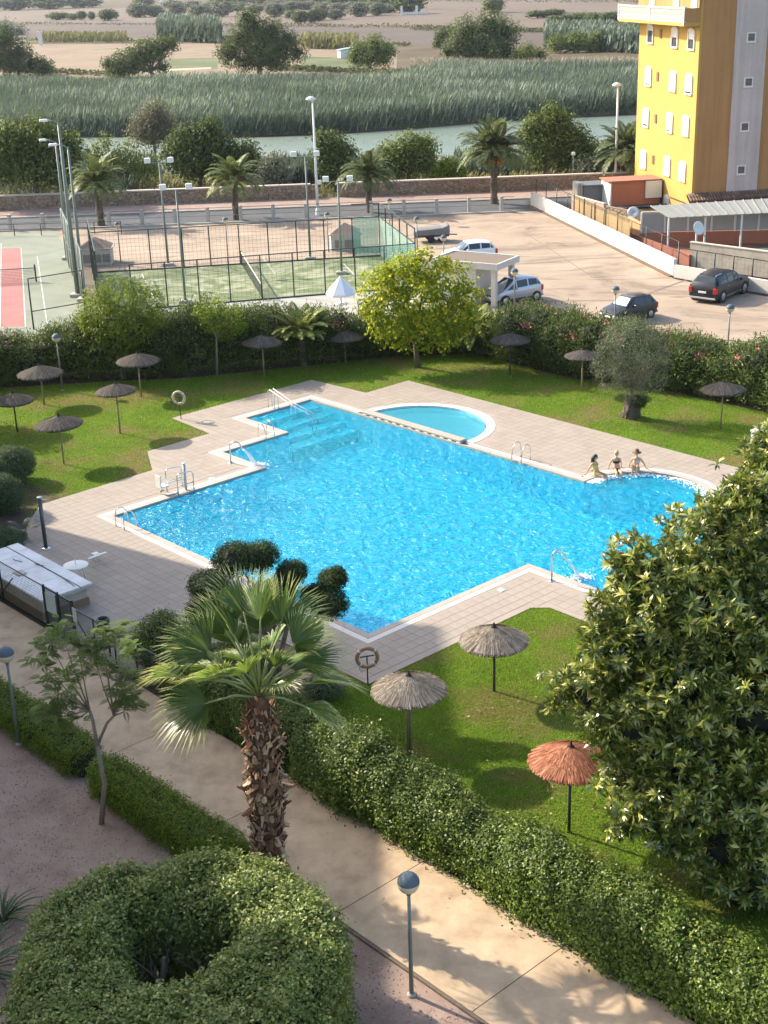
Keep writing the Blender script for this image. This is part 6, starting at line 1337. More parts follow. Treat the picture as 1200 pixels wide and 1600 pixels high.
# trees: helper placing by pixel outline
M['leaf_pine'] = leafmat('pine_needles', (.055, .085, .022), (.12, .16, .045), (.19, .22, .08), .2, .6, .12, .15, csc=.4); M['leaf_dark'] = leafmat('dark_tree_leaf', (.05, .08, .022), (.12, .16, .045), (.21, .25, .09), .2, .6, .15, .12, csc=.4)
M['leaf_mid'] = leafmat('mid_green_leaf', (.075, .11, .025), (.16, .205, .05), (.28, .31, .10), .25, .6, .2, .15, csc=.4); M['leaf_tam'] = leafmat('tamarisk_leaf', (.115, .11, .07), (.19, .175, .115), (.27, .24, .17), .2, .7, .3, .15, csc=.3); M['leaf_grey'] = leafmat('grey_olive_leaf', (.13, .14, .09), (.22, .235, .16), (.32, .33, .25), .2, .6, .2, .15, csc=.3)
def ftree(base, blobs, m, label, n=420, L=.42, cr=.38, tr=.25, name='tree', cat='tree', group=None, per=8, inner=.5, ck=.46, bark='bark'):
    g = G(*base); s_ = (g-Vector((0, 0, HC))).dot(_fw)/FPX
    return leafy_tree(name, g, [(x, y+1, r_*.90, d*s_) for x, y, r_, d in blobs], m, label, n, per, L, L*.5, cr, tr, core_k=ck, cat=cat, group=group, inner=inner, bark=bark)
ftree((712/3+2, 119), [(190, 100, 22, 0), (225, 82, 22, 5), (255, 72, 18, 5), (180, 108, 16, -4), (210, 95, 24, 0), (240, 80, 20, 0), (270, 68, 12, 3), (255, 105, 12, 2), (168, 98, 10, 0)], M['leaf_pine'], 'leaning umbrella pine with a wide flat crown beyond the reeds, left', 900, .55, .5, .45, 'pine_tree')
ftree((405, 116), [(395, 40, 26, 0), (425, 48, 24, 3), (375, 62, 26, 0), (440, 75, 26, 0), (465, 82, 16, 0), (410, 75, 34, -5), (360, 85, 20, 0), (385, 95, 20, -5), (430, 95, 20, 0), (450, 60, 20, 3), (385, 25, 16, 0), (350, 78, 14, 0)], M['leaf_pine'], 'tallest pine with a lumpy double crown beyond the reeds', 1400, .55, .6, .6, 'pine_tree')
ftree((578, 108), [(560, 80, 18, 0), (585, 70, 20, 3), (605, 80, 16, 0), (580, 88, 22, -3), (600, 92, 14, 0), (555, 92, 14, 0)], M['leaf_mid'], 'low round bright green tree beside the blue roofed shed', 600, .5, .45, .3)
ftree((760, 100), [(730, 50, 28, 0), (765, 40, 30, 5), (790, 50, 24, 3), (720, 72, 24, 0), (755, 70, 36, -5), (790, 78, 24, 0), (700, 80, 14, 0), (740, 88, 20, -4)], M['leaf_dark'], 'big spreading dark tree at the back of the reeds, right of the middle', 1300, .55, .6, .5)
ftree((820, 92), [(825, 80, 16, 0), (845, 84, 12, 0), (810, 88, 12, 0)], M['leaf_mid'], 'small yellow green bush right of the big spreading tree', 250, .5, .4, .15)
ftree((697, 74), [(690, 55, 12, 0), (702, 48, 10, 0), (685, 66, 10, 0)], M['leaf_dark'], 'small dark tree left of the big spreading tree', 220, .5, .4, .15)
ftree((30, 118), [(15, 95, 24, 0), (50, 100, 22, 0), (70, 105, 16, 0), (30, 80, 20, 5), (-10, 85, 26, 0), (5, 60, 22, 10)], M['leaf_dark'], 'dark grey green tree clump at the left edge beyond the reeds', 900, .6, .55, .4)
ftree((10, 55), [(10, 45, 16, 0), (30, 48, 12, 0), (-15, 42, 16, 0)], M['leaf_grey'], 'grey green bushes at the left edge above the dark clump', 350, .9, .8, .3)
reeds('giant_cane', [G(245, 64).xy, G(345, 68).xy, G(345, 56).xy, G(250, 50).xy], 9000, 7.5, .3, M['reed'], 'tall grey green giant cane stand in the field behind the umbrella pine', .15)
reeds('field_reeds', [G(470, 76).xy, G(560, 78).xy, G(556, 71).xy, G(475, 68).xy], 2500, 4.0, .25, M['bankgrass'], 'pale dry reed strip in the field right of the tallest pine', .15)
reeds('field_reeds', [G(60, 66).xy, G(200, 66).xy, G(196, 61).xy, G(60, 61).xy], 1800, 3.4, .25, M['bankgrass'], 'dry grass strip across the field at the left', .15)
def far_bushes(lst, m, lab, cat, grp, L=1.0, name='tree', n=130):
    pr = None
    for i, (x, y, wp_, hp, l) in enumerate(lst):
        g = G(x, y); Z = (g-Vector((0, 0, HC))).dot(_fw); r_ = wp_*Z/FPX/2; h = hp*Z/FPX/1.05
        if pr is None:
            pr = empty(name, g); foliage('crown', [((0, 0, .5), (.5, .5, .45)), ((.2, .1, .6), .3), ((-.25, 0, .5), .32)], n, 8, .07, .13, .08, m, pr, inner=.75); core('dark_core', [((0, 0, .5), (.46, .46, .42))], M['twig'], pr, .85); MB().tube([(0, 0, 0), (0, 0, .4)], .05, 6).build('trunk', M['bark'], pr); o = pr
        else: o = copy_tree(pr)
        o.location = g; o.scale = (r_*2, r_*2, h); o.rotation_euler.z = random.uniform(0, 6); tag(o, lab+l, cat, grp)
far_bushes([(218, 27, 34, 22, 'above the umbrella pine, widest'), (243, 26, 26, 18, 'second of the row'), (277, 24, 28, 20, 'middle of the row'), (310, 27, 28, 20, 'left of the tallest pine'), (345, 26, 34, 24, 'just left of the tallest pine top'), (470, 34, 28, 16, 'below the long olive rows'), (500, 32, 26, 18, 'in the middle of the field'), (525, 30, 26, 16, 'beside the dark round tree'), (560, 26, 30, 22, 'in the far middle'), (590, 24, 30, 20, 'near the white posts'), (430, 26, 30, 22, 'behind the tallest pine top')], M['leaf_grey'], 'pale grey green olive tree in the far fields, ', 'olive tree', 'olive trees in the far fields')
far_bushes([(90, 31, 34, 12, 'at the left'), (115, 31, 20, 10, 'second from the left'), (128, 31, 14, 14, 'small, third from the left'), (143, 31, 12, 13, 'thin one'), (170, 32, 32, 18, 'darkest, right of the thin one'), (470, 37, 22, 20, 'round one below the olives'), (492, 36, 22, 22, 'its round neighbour on the right'), (455, 30, 20, 14, 'behind the two round ones'), (770, 20, 34, 26, 'lone tree above the big spreading tree'), (880, 37, 44, 14, 'first of the far right orchard'), (905, 34, 40, 14, 'second orchard tree'), (930, 36, 44, 16, 'third orchard tree'), (960, 36, 44, 18, 'last orchard tree beside the building'), (840, 28, 34, 12, 'low bush left of the orchard'), (865, 26, 30, 12, 'bush between the low bush and the orchard')], M['leaf_dark'], 'small dark green tree in the far fields, ', 'tree', 'small dark trees in the far fields')
far_bushes([(20, 16, 60, 22, 'at the left edge'), (80, 14, 60, 20, 'second'), (130, 12, 50, 16, 'third, purplish'), (225, 10, 30, 14, 'fourth'), (360, 8, 60, 14, 'near the white mast'), (420, 6, 60, 12, 'right of the white mast'), (480, 6, 60, 14, 'behind the olives'), (540, 8, 60, 16, 'fifth from the right'), (600, 12, 50, 22, 'behind the far middle'), (640, 22, 46, 32, 'tallest round dark tree of the far line')], M['leaf_dark'], 'far dark tree on the top edge line, ', 'tree', 'far tree line at the top edge')
for i in range(5): pass
rows = [(430, 14, 36), (455, 16, 36), (480, 15, 36), (505, 18, 34), (530, 18, 34), (555, 16, 36), (580, 17, 34), (605, 20, 36), (270, 14, 30), (300, 15, 30), (330, 16, 32), (370, 17, 34), (400, 20, 30)]
far_bushes([(x, y, w, 14, l) for (x, y, w), l in zip(rows, ['back row first', 'back row second', 'back row third', 'back row fourth', 'back row fifth', 'back row sixth', 'back row seventh', 'back row last', 'front left row first', 'front left row second', 'front left row third', 'front left row fourth', 'front left row last'])], M['leaf_grey'], 'silvery olive tree of the long far rows, ', 'olive tree', 'olive rows on the horizon side')
reeds('cane_belt', [G(850, 76).xy, G(1000, 84).xy, G(1000, 60).xy, G(850, 58).xy], 12000, 5.0, .28, M['reed'], 'dense green belt behind the reeds left of the yellow building', .12)
ftree((880, 82), [(870, 68, 14, 0), (900, 66, 16, 0), (930, 66, 16, 0), (960, 66, 18, 0), (985, 70, 16, 0)], M['leaf_mid'], 'band of leafy shrubs behind the reeds left of the yellow building', 800, .6, .6, .2)
# near bank trees
ftree((60, 322), [(20, 220, 34, 0), (60, 215, 36, 3), (100, 225, 26, 3), (10, 255, 34, 0), (55, 255, 40, -3), (95, 262, 30, 0), (-30, 230, 40, 0), (120, 240, 14, 2)], M['leaf_mid'], 'large dark green tree at the left edge behind the stone wall', 1500, .40, .38, .25)
ftree((243, 262), [(240, 180, 24, 0), (225, 195, 22, 0), (262, 195, 20, 0), (240, 205, 28, -2), (270, 215, 16, 0), (215, 212, 14, 0), (250, 170, 14, 0)], M['leaf_tam'], 'brownish grey feathery tamarisk in front of the river, left', 620, .32, .42, .2, inner=.3, ck=None, cat='tree')
ftree((310, 300), [(290, 225, 28, 0), (320, 215, 24, 3), (350, 235, 26, 0), (300, 250, 34, -3), (345, 260, 26, 0), (385, 240, 20, 2), (270, 245, 20, 0), (330, 200, 14, 3), (395, 262, 20, 0)], M['leaf_dark'], 'dark leafy tree behind the twin floodlight and the second palm', 1300, .38, .38, .25)
ftree((190, 300), [(180, 250, 24, 0), (210, 255, 26, 0), (235, 262, 24, 0), (150, 238, 16, 2), (165, 222, 12, 2), (200, 232, 14, 0)], M['leaf_mid'], 'thin open shrub on the bank behind the yellowish palm', 420, .30, .40, .15, inner=.3, ck=None)
ftree((525, 300), [(520, 225, 22, 0), (535, 240, 24, 0), (505, 245, 22, 0), (525, 262, 26, -2), (500, 215, 10, 0)], M['leaf_dark'], 'rounded tamarisk bush on the near bank right of the street lamp', 620, .34, .35, .2)
ftree((640, 290), [(610, 240, 20, 0), (640, 230, 24, 0), (665, 225, 18, 2), (630, 255, 26, 0), (660, 250, 22, 0), (605, 258, 14, 0)], M['leaf_mid'], 'light green tree on the near bank between the palms', 750, .34, .36, .2)
ftree((695, 292), [(690, 270, 18, 0), (712, 268, 16, 0), (700, 258, 12, 0)], M['leaf_lime'], 'small bright green bush behind the wall left of the large palm', 320, .3, .3, .12)
ftree((848, 283), [(840, 205, 28, 0), (870, 195, 26, 3), (895, 215, 26, 0), (850, 228, 34, -3), (825, 215, 18, 0), (890, 238, 26, 0), (915, 232, 18, 0), (860, 180, 16, 2)], M['leaf_mid'], 'dark green tree with pale trunk on the near bank left of the yellow building', 1300, .36, .38, .2)
ftree((930, 290), [(915, 262, 16, 0), (935, 268, 18, 0), (950, 255, 12, 0)], M['leaf_grey'], 'grey shrub on the near bank beside the street lamp', 300, .3, .35, .12)
ftree((415, 305), [(430, 255, 16, 0), (415, 272, 18, 0), (440, 275, 16, 0)], M['leaf_grey'], 'grey green shrub between the second palm and the street lamp', 300, .3, .35, .12)
for x, lab in ((660, 'left'), (590, 'right')):
    pass
# blue roofed shed and farm bits
g = G(540, 90); t = empty('field_shed', g, R(20), 'tiny shed with a pale blue roof in the field beside the round green tree', 'shed'); MB().box((0, 0, 1), (3.6, 2.6, 2.0)).build('wall', M['white'], t); MB().bar((-2.2, 0, 2.0), (2.2, 0, 2.5), 3.2, .12).build('roof', plain('blue_tin', (.30, .42, .55), .4, .3), t)
g = G(64, 68); t = empty('white_marker', G(64, 70), 0, 'thin white stone marker in the field at the left', 'marker'); MB().box((0, 0, 2.2), (1.3, 1.0, 4.4)).build('pillar', M['white'], t); MB().box((0, 0, 4.5), (1.6, 1.3, .25)).build('cap', M['white'], t)
g = G(252, 9); t = empty('white_mast', g, 0, 'short white mast among the far dark trees at the top edge', 'mast'); MB().tube([(0, 0, 0), (0, 0, 12)], [.6, .35], 8).build('pole', M['white'], t); MB().box((0, 0, 3), (8, 3, .8)).build('crossbar', M['white'], t)
for x, y in ((632, 22), (650, 22)):
    pass
g = G(641, 23); t = empty('white_gate_posts', g, 0, 'pair of white gate posts with a white rail in the far field', 'gate posts')
for dx_ in (-4.5, 3.5): MB().box((dx_, 0, 2.2), (1.2, 1.2, 4.4)).build('post', M['white'], t)
MB().box((2, 0, .7), (14, .5, 1.2)).build('rail', M['white'], t)
# ------------------------------------------------------------------ yellow building
th_b = -1.42368306
e1 = Vector((-math.cos(th_b)*1.0, -math.sin(th_b), 0)); e1 = e1 if e1.y > 0 else -e1
e2 = Vector((e1.y, -e1.x, 0)); K = G(1079, 336); nb1 = -e2; nb2 = -e1
def onface(px, py, n_, P0):
    d = ray(px, py); o_ = Vector((0, 0, HC)); t_ = (P0-o_).dot(n_)/d.dot(n_); return o_+d*t_
Lf = along(K, e1, 990.5, 0); HB = 27.0; WB = 13.5
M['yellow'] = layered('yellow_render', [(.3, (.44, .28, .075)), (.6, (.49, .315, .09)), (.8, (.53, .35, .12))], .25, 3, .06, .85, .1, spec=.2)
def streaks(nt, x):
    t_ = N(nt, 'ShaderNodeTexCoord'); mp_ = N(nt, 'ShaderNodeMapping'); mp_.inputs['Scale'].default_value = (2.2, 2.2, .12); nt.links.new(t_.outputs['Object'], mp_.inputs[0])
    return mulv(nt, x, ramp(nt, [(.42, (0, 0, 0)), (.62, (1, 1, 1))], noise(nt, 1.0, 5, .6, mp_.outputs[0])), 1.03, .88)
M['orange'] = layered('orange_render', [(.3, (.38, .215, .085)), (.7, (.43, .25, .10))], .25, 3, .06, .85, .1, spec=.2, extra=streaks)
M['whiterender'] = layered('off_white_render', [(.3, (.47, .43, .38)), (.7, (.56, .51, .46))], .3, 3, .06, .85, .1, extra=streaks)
M['frame'] = plain('white_window_surround', (.72, .70, .62), .7, 0, .06); M['shutter'] = plain('white_roller_shutter', (.78, .77, .74), .6, 0, .05); M['pane'] = plain('dark_window_pane', (.05, .06, .07), .12, 0, .2, 1)
bld = empty('apartment_building', K, math.atan2(e2.y, e2.x), 'tall yellow apartment building with white shuttered windows and a shaded orange side', 'building')
rzb = bld.rotation_euler.z; Li = Matrix.Rotation(-rzb, 3, 'Z')
def loc_(p): return Li@(Vector(p)-K)            # local: +x along the shaded side, +y away along the lit side
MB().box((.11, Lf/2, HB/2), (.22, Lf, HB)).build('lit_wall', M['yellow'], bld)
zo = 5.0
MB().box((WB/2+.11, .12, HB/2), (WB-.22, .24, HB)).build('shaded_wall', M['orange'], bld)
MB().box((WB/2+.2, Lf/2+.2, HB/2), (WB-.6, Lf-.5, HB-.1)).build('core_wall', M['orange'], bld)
MB().box((WB/2, Lf/2, HB+.1), (WB+.2, Lf+.2, .2)).build('roof', M['concrete'], bld)
q0 = loc_(onface(1140, 200, nb2, K)).x; q1 = loc_(onface(1188, 200, nb2, K)).x
MB().box(((q0+q1)/2, -.06, HB/2), (q1-q0, .118, HB)).build('stair_tower_wall', M['whiterender'], bld)
for x, y in ((1173, 58), (1168.6, 128), (1162.7, 197.7), (1157, 265)):
    p = loc_(onface(x, y, nb2, K)); f = MB()
    for a, b2, c, d in ((0, .34, .78, .1), (0, -.34, .78, .1), (.34, 0, .1, .58), (-.34, 0, .1, .58)): f.box((p.x+a, -.14, p.z+b2), (c, .08, d))
    fo = f.build('window', M['frame'], bld); MB().box((p.x, -.135, p.z), (.58, .02, .58)).build('pane', M['pane'], fo)
    for k in range(6): MB().box((p.x, -.15, p.z-.25+.1*k), (.56, .02, .02)).build('bar', M['metal'], fo)
    MB().box((p.x, -.17, p.z-.42), (.9, .14, .05)).build('sill', M['frame'], fo)
def win(x, y, w=1.0, h=1.5, open_=.12):
    if h > 1.5 and h < 1.6: w, h = 1.3, 1.36
    p = loc_(onface(x, y, nb1, K)); yy, z = p.y, p.z; f = MB(); X_ = -.05
    f.box((X_, yy-w/2-.07, z), (.12, .14, h)); f.box((X_, yy+w/2+.07, z), (.12, .14, h)); f.box((X_, yy, z-h/2-.06), (.18, w+.32, .12))
    n = 8; arch = []
    for k in range(n+1):
        a = PI*k/n; arch.append((yy+(w/2+.14)*math.cos(a), z+h/2+.30*math.sin(a)))
    vs = [(X_-.06, a, b2) for a, b2 in arch]+[(X_+.05, a, b2) for a, b2 in arch]; m_ = n+1
    f.add(vs, [tuple(range(m_-1, -1, -1)), tuple(range(m_, 2*m_))]+[(i, i+1, m_+i+1, m_+i) for i in range(n)]+[(m_-1, 0, m_, 2*m_-1)])
    fo = f.build('window', M['frame'], bld); MB().box((-.004, yy, z), (.01, w, h)).build('pane', M['pane'], fo)
    hs_ = h*(1-open_); sh = MB()
    nn_ = 12
    for k in range(nn_): sh.box((-.035, yy, z+h/2-hs_*(k+.5)/nn_), (.04, w-.02, hs_/nn_-.008))
    sh.build('roller_shutter', M['shutter'], fo); return fo
for x, y, o_ in ((1017, 54, .75), (1055, 60, .55), (1081, 63, .55)): win(x, y, 1.05, 1.55, o_)
for x, y, o_ in ((1013.7, 120.5, .1), (1052, 128.5, .0), (1077, 133, .12), (1010, 185, .12), (1047, 193, .08), (1072, 198, .06), (1006, 250, 0), (1043, 260.5, 0), (1067, 269, 0)): win(x, y, 1.05, 1.55, o_)
win(1042, 318, .9, 1.0, .5); win(1002, 312, .9, 2.0, .6)
for x, y in ((1033, 52.5), (1028, 119.5), (1025, 185.5), (1021, 249.5), (1017, 311)):
    p = loc_(onface(x, y, nb1, K)); fo = MB().box((-.03, p.y, p.z), (.06, .52, .78)).build('vent', plain('vent_brown', (.22, .15, .07), .8), bld)
    for k in range(6): MB().box((-.07, p.y, p.z-.3+.12*k), (.03, .44, .04)).build('slat', M['darkwood'], fo)
# balcony storey
BD = -loc_(onface(1070, 42, nb2, K)).x if False else 1.28
BD = abs(along(K, -e2, 1070, 16.5)); Pb = K-e2*BD
zb = loc_(onface(1070, 41.5, nb1, Pb)).z; zt = loc_(onface(1070, 12, nb1, Pb)).z; yb = loc_(onface(966, 32, nb1, Pb)).y
MB().bbox((-BD/2, yb/2, zb+.14), (BD, yb, .28), .02).build('balcony_slab', M['yellow'], bld)
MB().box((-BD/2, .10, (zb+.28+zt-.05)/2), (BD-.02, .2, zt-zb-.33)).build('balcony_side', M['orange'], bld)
bal = MB().box((-BD+.08, yb/2, zt-.05), (.22, yb, .12)).build('balustrade_rail', M['frame'], bld)
MB().box((-BD+.08, yb/2, zb+.33), (.2, yb, .1)).build('bottom_rail', M['frame'], bal)
for yy in (.15, yb*.5, yb-.1): MB().box((-BD+.08, yy, (zb+zt)/2+.1), (.26, .26, zt-zb-.05)).build('pier', M['frame'], bal)
for k in range(int(yb/.2)):
    yy = .3+.2*k
    if yy < yb-.2: MB().lathe([(.03, zb+.38), (.07, zb+.55), (.035, zb+.85), (.06, zb+1.0), (.03, zt-.1)], 6, (-BD+.08, yy, 0)).build('baluster', M['frame'], bal)
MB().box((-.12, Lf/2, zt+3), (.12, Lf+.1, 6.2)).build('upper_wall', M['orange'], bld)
for x, y in ((1020, -6), (1058, -2), (1086, 2)):
    p = loc_(onface(x, y, nb1, K-e2*.18)); f = MB().box((-.22, p.y, p.z), (.08, 1.3, 2.0)).build('window', M['frame'], bld); MB().box((-.27, p.y, p.z), (.03, 1.0, 1.7)).build('shutter', M['shutter'], f)
# tile skirt on the shaded side
zs0, zs1 = loc_(onface(1085, 303, nb2, K)).z, loc_(onface(1085, 318, nb2, K)).z
MB().box((WB/2-.3, -.55, zs1-.1), (WB+.7, 1.1, .28)).build('skirt_fascia', M['whiterender'], bld)
M['rooftile'] = plain('old_roof_tile', (.20, .12, .085), .9, 0, .45, 2.5, .3, 10, rnd=.3)
tm = MB().tube([(0, 0, 0), (0, -.5, -.22)], .11, 6).mesh('roof_tile', M['rooftile'])
for k in range(int((WB+.5)/.24)):
    for r_ in range(2): o = link('roof_tile', tm, bld, (-.35+.24*k, -.08-.46*r_, zs0+.02-.24*r_))
MB().add([(-.5, 0, zs0-.05), (WB, 0, zs0-.05), (WB, -1.05, zs1+.05), (-.5, -1.05, zs1+.05)], [(0, 1, 2, 3), (3, 2, 1, 0)]).build('tile_bed', M['rooftile'], bld)
# pipes and duct
for a, b2 in (((1020, 298), (1034, 302)), ((1045, 307), (1073, 318))): MB().tube([loc_(onface(*a, nb1, K-e2*.1)), loc_(onface(*b2, nb1, K-e2*.1))], .04, 6).build('awning_rail', M['darkwood'], bld)
p = loc_(onface(1001, 322, nb1, K-e2*.5)); MB().tube([(p.x, p.y, 0), (p.x, p.y, p.z+1.2)], .2, 10).build('flue_duct', M['metal'], bld); MB().tube([(p.x, p.y, p.z+1.2), (p.x, p.y, p.z+1.5)], .32, 10).build('flue_cap', M['metal'], bld)
# buildings' lean-to yards
def wallpx(name, a, b2, h, m, label, th=.2, cap=None, cat='wall', z0=0.0, group=None):
    p, q = G(*a, z0), G(*b2, z0); d = q-p; t = empty(name, p, math.atan2(d.y, d.x), label, cat, group); MB().box((d.length/2, 0, h/2), (d.length, th, h)).build('wall_body', m, t)
    if cap: MB().bbox((d.length/2, 0, h+.03), (d.length+.05, th+.08, .07), .01).build('cap', cap, t)
    return t, d.length
M['whitewash'] = layered('whitewashed_wall', [(.25, (.42, .37, .30)), (.45, (.58, .54, .48)), (.8, (.64, .61, .56))], .6, 5, .08, .85, .1, spec=.2)
t, L = wallpx('car_park_wall', (831, 321), (1054, 432), 1.2, M['whitewash'], 'long low whitewashed wall with faded graffiti bordering the car park', .25)
MB().box((L/2, -.28, .04), (L, .3, .08)).build('drain_strip', plain('drain_stain', (.12, .075, .05), .9, 0, .3, 2), t)
blue = plain('faded_blue_spray', (.25, .33, .50), .7, 0, .3, 8)
gq = MB(); xx = L*.50
Z_ = -.131
for k in range(16):                                 # unreadable sprayed tags
    x0 = L*(.40+.021*k) if k > 2 else L*(.33+.02*k); h_ = random.uniform(.25, .6); zc = random.uniform(.45, .7); pts = [(x0+random.uniform(-.25, .25), Z_, zc+random.uniform(-.5, .5)*h_) for _ in range(5)]
    for p, q in zip(pts[:-1], pts[1:]): gq.bar(p, q, .004, .035)
gq.build('graffiti', blue, t)
t2, L2 = wallpx('car_park_wall', (1054.5, 433), (1330, 482), .85, M['whitewash'], 'lower whitewashed wall behind the black suv', .25)
for k in range(13):
    p = G(836+(1046-836)*k/12, 323.5+(428-323.5)*k/12); pass
ft = fence_run('wall_fence', G(834, 321)+Vector((.22, .1, 0)), G(1054, 430)+Vector((.22, .1, 0)), 2.3, 12, fm, 'thin dark posts with faint wire on top of the whitewashed wall', .3, .006, rails=(1.0,), pr=.04)
ft = fence_run('wall_fence', G(1058, 433)+Vector((.1, .3, 0)), G(1300, 474)+Vector((.1, .3, 0)), 1.95, 9, fm, 'dark posts with faint wire behind the black suv', .3, .006, rails=(1.0,), pr=.05)
t, L = wallpx('yard_wall', (1078, 417), (1330, 452), 1.75, layered('stained_block_wall', [(.3, (.36, .30, .23)), (.6, (.48, .42, .34))], 1, 4, .15, .9, .2), 'stained pale block wall behind the black suv', .22, M['wallcap'])
for k in range(int(L/.9)):
    pass
t, L = wallpx('yard_wall', (984, 352+30), (1078, 418), .9, plain('brick_red', (.28, .11, .07), .9, 0, .2, 2, .3, 12), 'dark red brick yard wall below the white fence panels', .2)
M['terracotta'] = plain('terracotta_render', (.42, .155, .085), .85, 0, .12, 1.5); M['brickyard'] = layered('brick_pavement', [(.3, (.24, .10, .07)), (.7, (.34, .15, .10))], .5, 6, .2, .9, .2)
sheet_obj('brick_yard', [G(1000, 376).xy, G(1060, 408).xy, G(1085, 400).xy, G(1330, 425).xy, G(1330, 340).xy, G(1085, 345).xy], M['brickyard'], .01)
t, L = wallpx('yard_wall', (1001, 384), (1330, 377), 1.0, M['terracotta'], 'terracotta coloured base wall under the grey screen panels', .2)
# grey screen panels with white posts on it
p0, p1 = G(1001, 384)+Vector((0, .02, 1.0)), G(1330, 377)+Vector((0, .02, 1.0)); d = p1-p0; t = empty('screen_fence', p0, math.atan2(d.y, d.x), 'pale grey screen panels with white posts in front of the pergola', 'fence'); L = d.length; gpn = plain('grey_screen_panel', (.40, .39, .36), .7, 0, .12, 1.5)
for k in range(9):
    MB().bbox((L*k/9, -.06, .75), (.13, .13, 1.55), .01).build('post', M['white'], t); MB().box((L*(k+.5)/9, 0, .74), (L/9-.16, .06, 1.42)).build('panel', gpn, t)
MB().box((L/2, 0, 1.54), (L, .12, .09)).build('rail', M['white'], t)
# pergola roof: slats of corrugated sheet on rafters
PZ1, PZ0 = 3.2, 2.6
pp = [G(1016, 323, PZ1), G(1330, 303, PZ1), G(1330, 327, PZ0), G(1046, 341.5, PZ0)]
t = empty('pergola_roof', pp[3].copy(), 0, 'long white corrugated pergola roof in front of the shaded side of the yellow building', 'pergola'); t.location.z = 0; O2 = t.location.copy()
m_pr = plain('pergola_sheet', (.30, .30, .27), .6, 0, .15, 1.2, rnd=.06); nP_ = 22
for k in range(nP_):
    a0, a1 = pp[3].lerp(pp[2], k/nP_), pp[3].lerp(pp[2], (k+1)/nP_); b0_, b1_ = pp[0].lerp(pp[1], k/nP_), pp[0].lerp(pp[1], (k+1)/nP_); up_ = Vector((0, 0, .06)); s1 = (a1-a0)*.02
    MB().add([a0-O2+s1, a1-O2-s1, b1_-O2-s1, b0_-O2+s1, a0-O2+up_+s1, a1-O2+up_-s1, b1_-O2+up_-s1, b0_-O2+up_+s1], [(3, 2, 1, 0), (4, 5, 6, 7), (0, 1, 5, 4), (1, 2, 6, 5), (2, 3, 7, 6), (3, 0, 4, 7)]).build('roof_sheet', m_pr, t)
    MB().bar(a0-O2+Vector((0, 0, .10)), b0_-O2+Vector((0, 0, .10)), .05, .05).build('rafter', m_pr, t)
for k in (0, .2, .4, .6, .8, 1): a0 = pp[3].lerp(pp[2], k)-O2; MB().bar((a0.x, a0.y+.15, 0), (a0.x, a0.y+.15, PZ0-.02), .12).build('post', M['white'], t)
# small yard things left of the building
bam = empty('bamboo_screen', G(897, 347), 0, 'tan bamboo reed screen fence between dark posts above the whitewashed wall', 'screen'); q0_, q1_ = G(897, 347), G(983, 389); d = q1_-q0_; bam.rotation_euler.z = math.atan2(d.y, d.x); L = d.length
bm_ = plain('bamboo_tan', (.34, .24, .12), .85, 0, .25, 6, rnd=.12)
for k in range(5):
    MB().tube([(L*k/5, -.03, 0), (L*k/5, -.03, 2.35)], .05, 6).build('post', fm, bam); w = MB()
    for j in range(26): w.box((L*(k+(j+.5)/26)/5, 0, 1.3+random.uniform(-.03, .03)), (L/5/26*.86, .025, 1.9))
    w.build('reed_panel', bm_, bam)
wallpx('pink_wall', (894, 337), (944, 352), 1.75, plain('pink_render', (.55, .33, .27), .85, 0, .15, 1.5), 'pink rendered garden wall behind the bamboo screen', .2, M['wallcap'])
wallpx('rubble_terrace_wall', (942, 345), (984, 353), 1.3, M['rubble'], 'small rubble stone terrace wall beside the terracotta shed', .3)
t = empty('terracotta_shed', G(953, 322), rzb, 'terracotta shed with a white end wall left of the yellow building', 'shed'); MB().box((2.4, 1.3, 1.05), (4.6, 2.6, 2.1)).build('wall', M['terracotta'], t); MB().box((.05, 1.3, 1.05), (.12, 2.62, 2.1)).build('end_wall', M['white'], t); MB().box((2.3, 1.3, 2.14), (5.0, 2.9, .1)).build('roof', plain('shed_roof', (.33, .13, .08), .8), t); MB().box((4.0, -.08, 1.3), (1.5, .2, 1.5)).build('white_niche', M['frame'], t)
t = empty('grey_shed', G(905, 318), rzb, 'small shed with a dark blue grey roof beyond the pink wall', 'shed'); MB().box((2.2, 1.0, .75), (3.6, 2.0, 1.5)).build('wall', plain('shed_grey', (.22, .20, .19), .8), t); MB().box((2.2, 1.0, 1.58), (4.2, 2.6, .14)).build('roof', plain('blue_grey_roof', (.10, .125, .14), .7), t); MB().box((.1, .9, .9), (.5, 1.6, 1.8)).build('door', M['metal'], t)
wallpx('orange_wall', (982, 372), (1001, 384), 1.7, plain('orange_render2', (.58, .30, .14), .85, 0, .1, 1.5), 'short orange wall at the corner of the grey screen panels', .25)
dk = empty('satellite_dish', G(1086, 408), 0, 'white satellite dish on a short post behind the parking wall corner', 'satellite dish'); MB().tube([(0, 0, 0), (0, 0, 2.15)], .07, 8).build('post', M['white'], dk)
MB().lathe([(.001, 0), (.25, .05), (.48, .16), (.50, .18), (.46, .19), (.25, .09), (.001, .03)], 18).build('dish', M['white'], dk, True, (0, -.1, 2.35)).rotation_euler = (R(70), 0, R(30)); MB().bar((0, -.1, 2.1), (.75, -.5, 1.75), .05).build('feed_arm', M['pole_paint'], dk)
t = empty('satellite_dish', G(989, 366), 0, 'small grey satellite dish left of the orange wall', 'satellite dish'); MB().tube([(0, 0, 0), (0, 0, 1.5)], .05, 8).build('post', M['metal'], t); MB().lathe([(.001, 0), (.3, .06), (.5, .18), (.46, .2), (.001, .04)], 16).build('dish', M['metal'], t, True, (0, -.1, 1.7)).rotation_euler = (R(70), 0, R(-30))
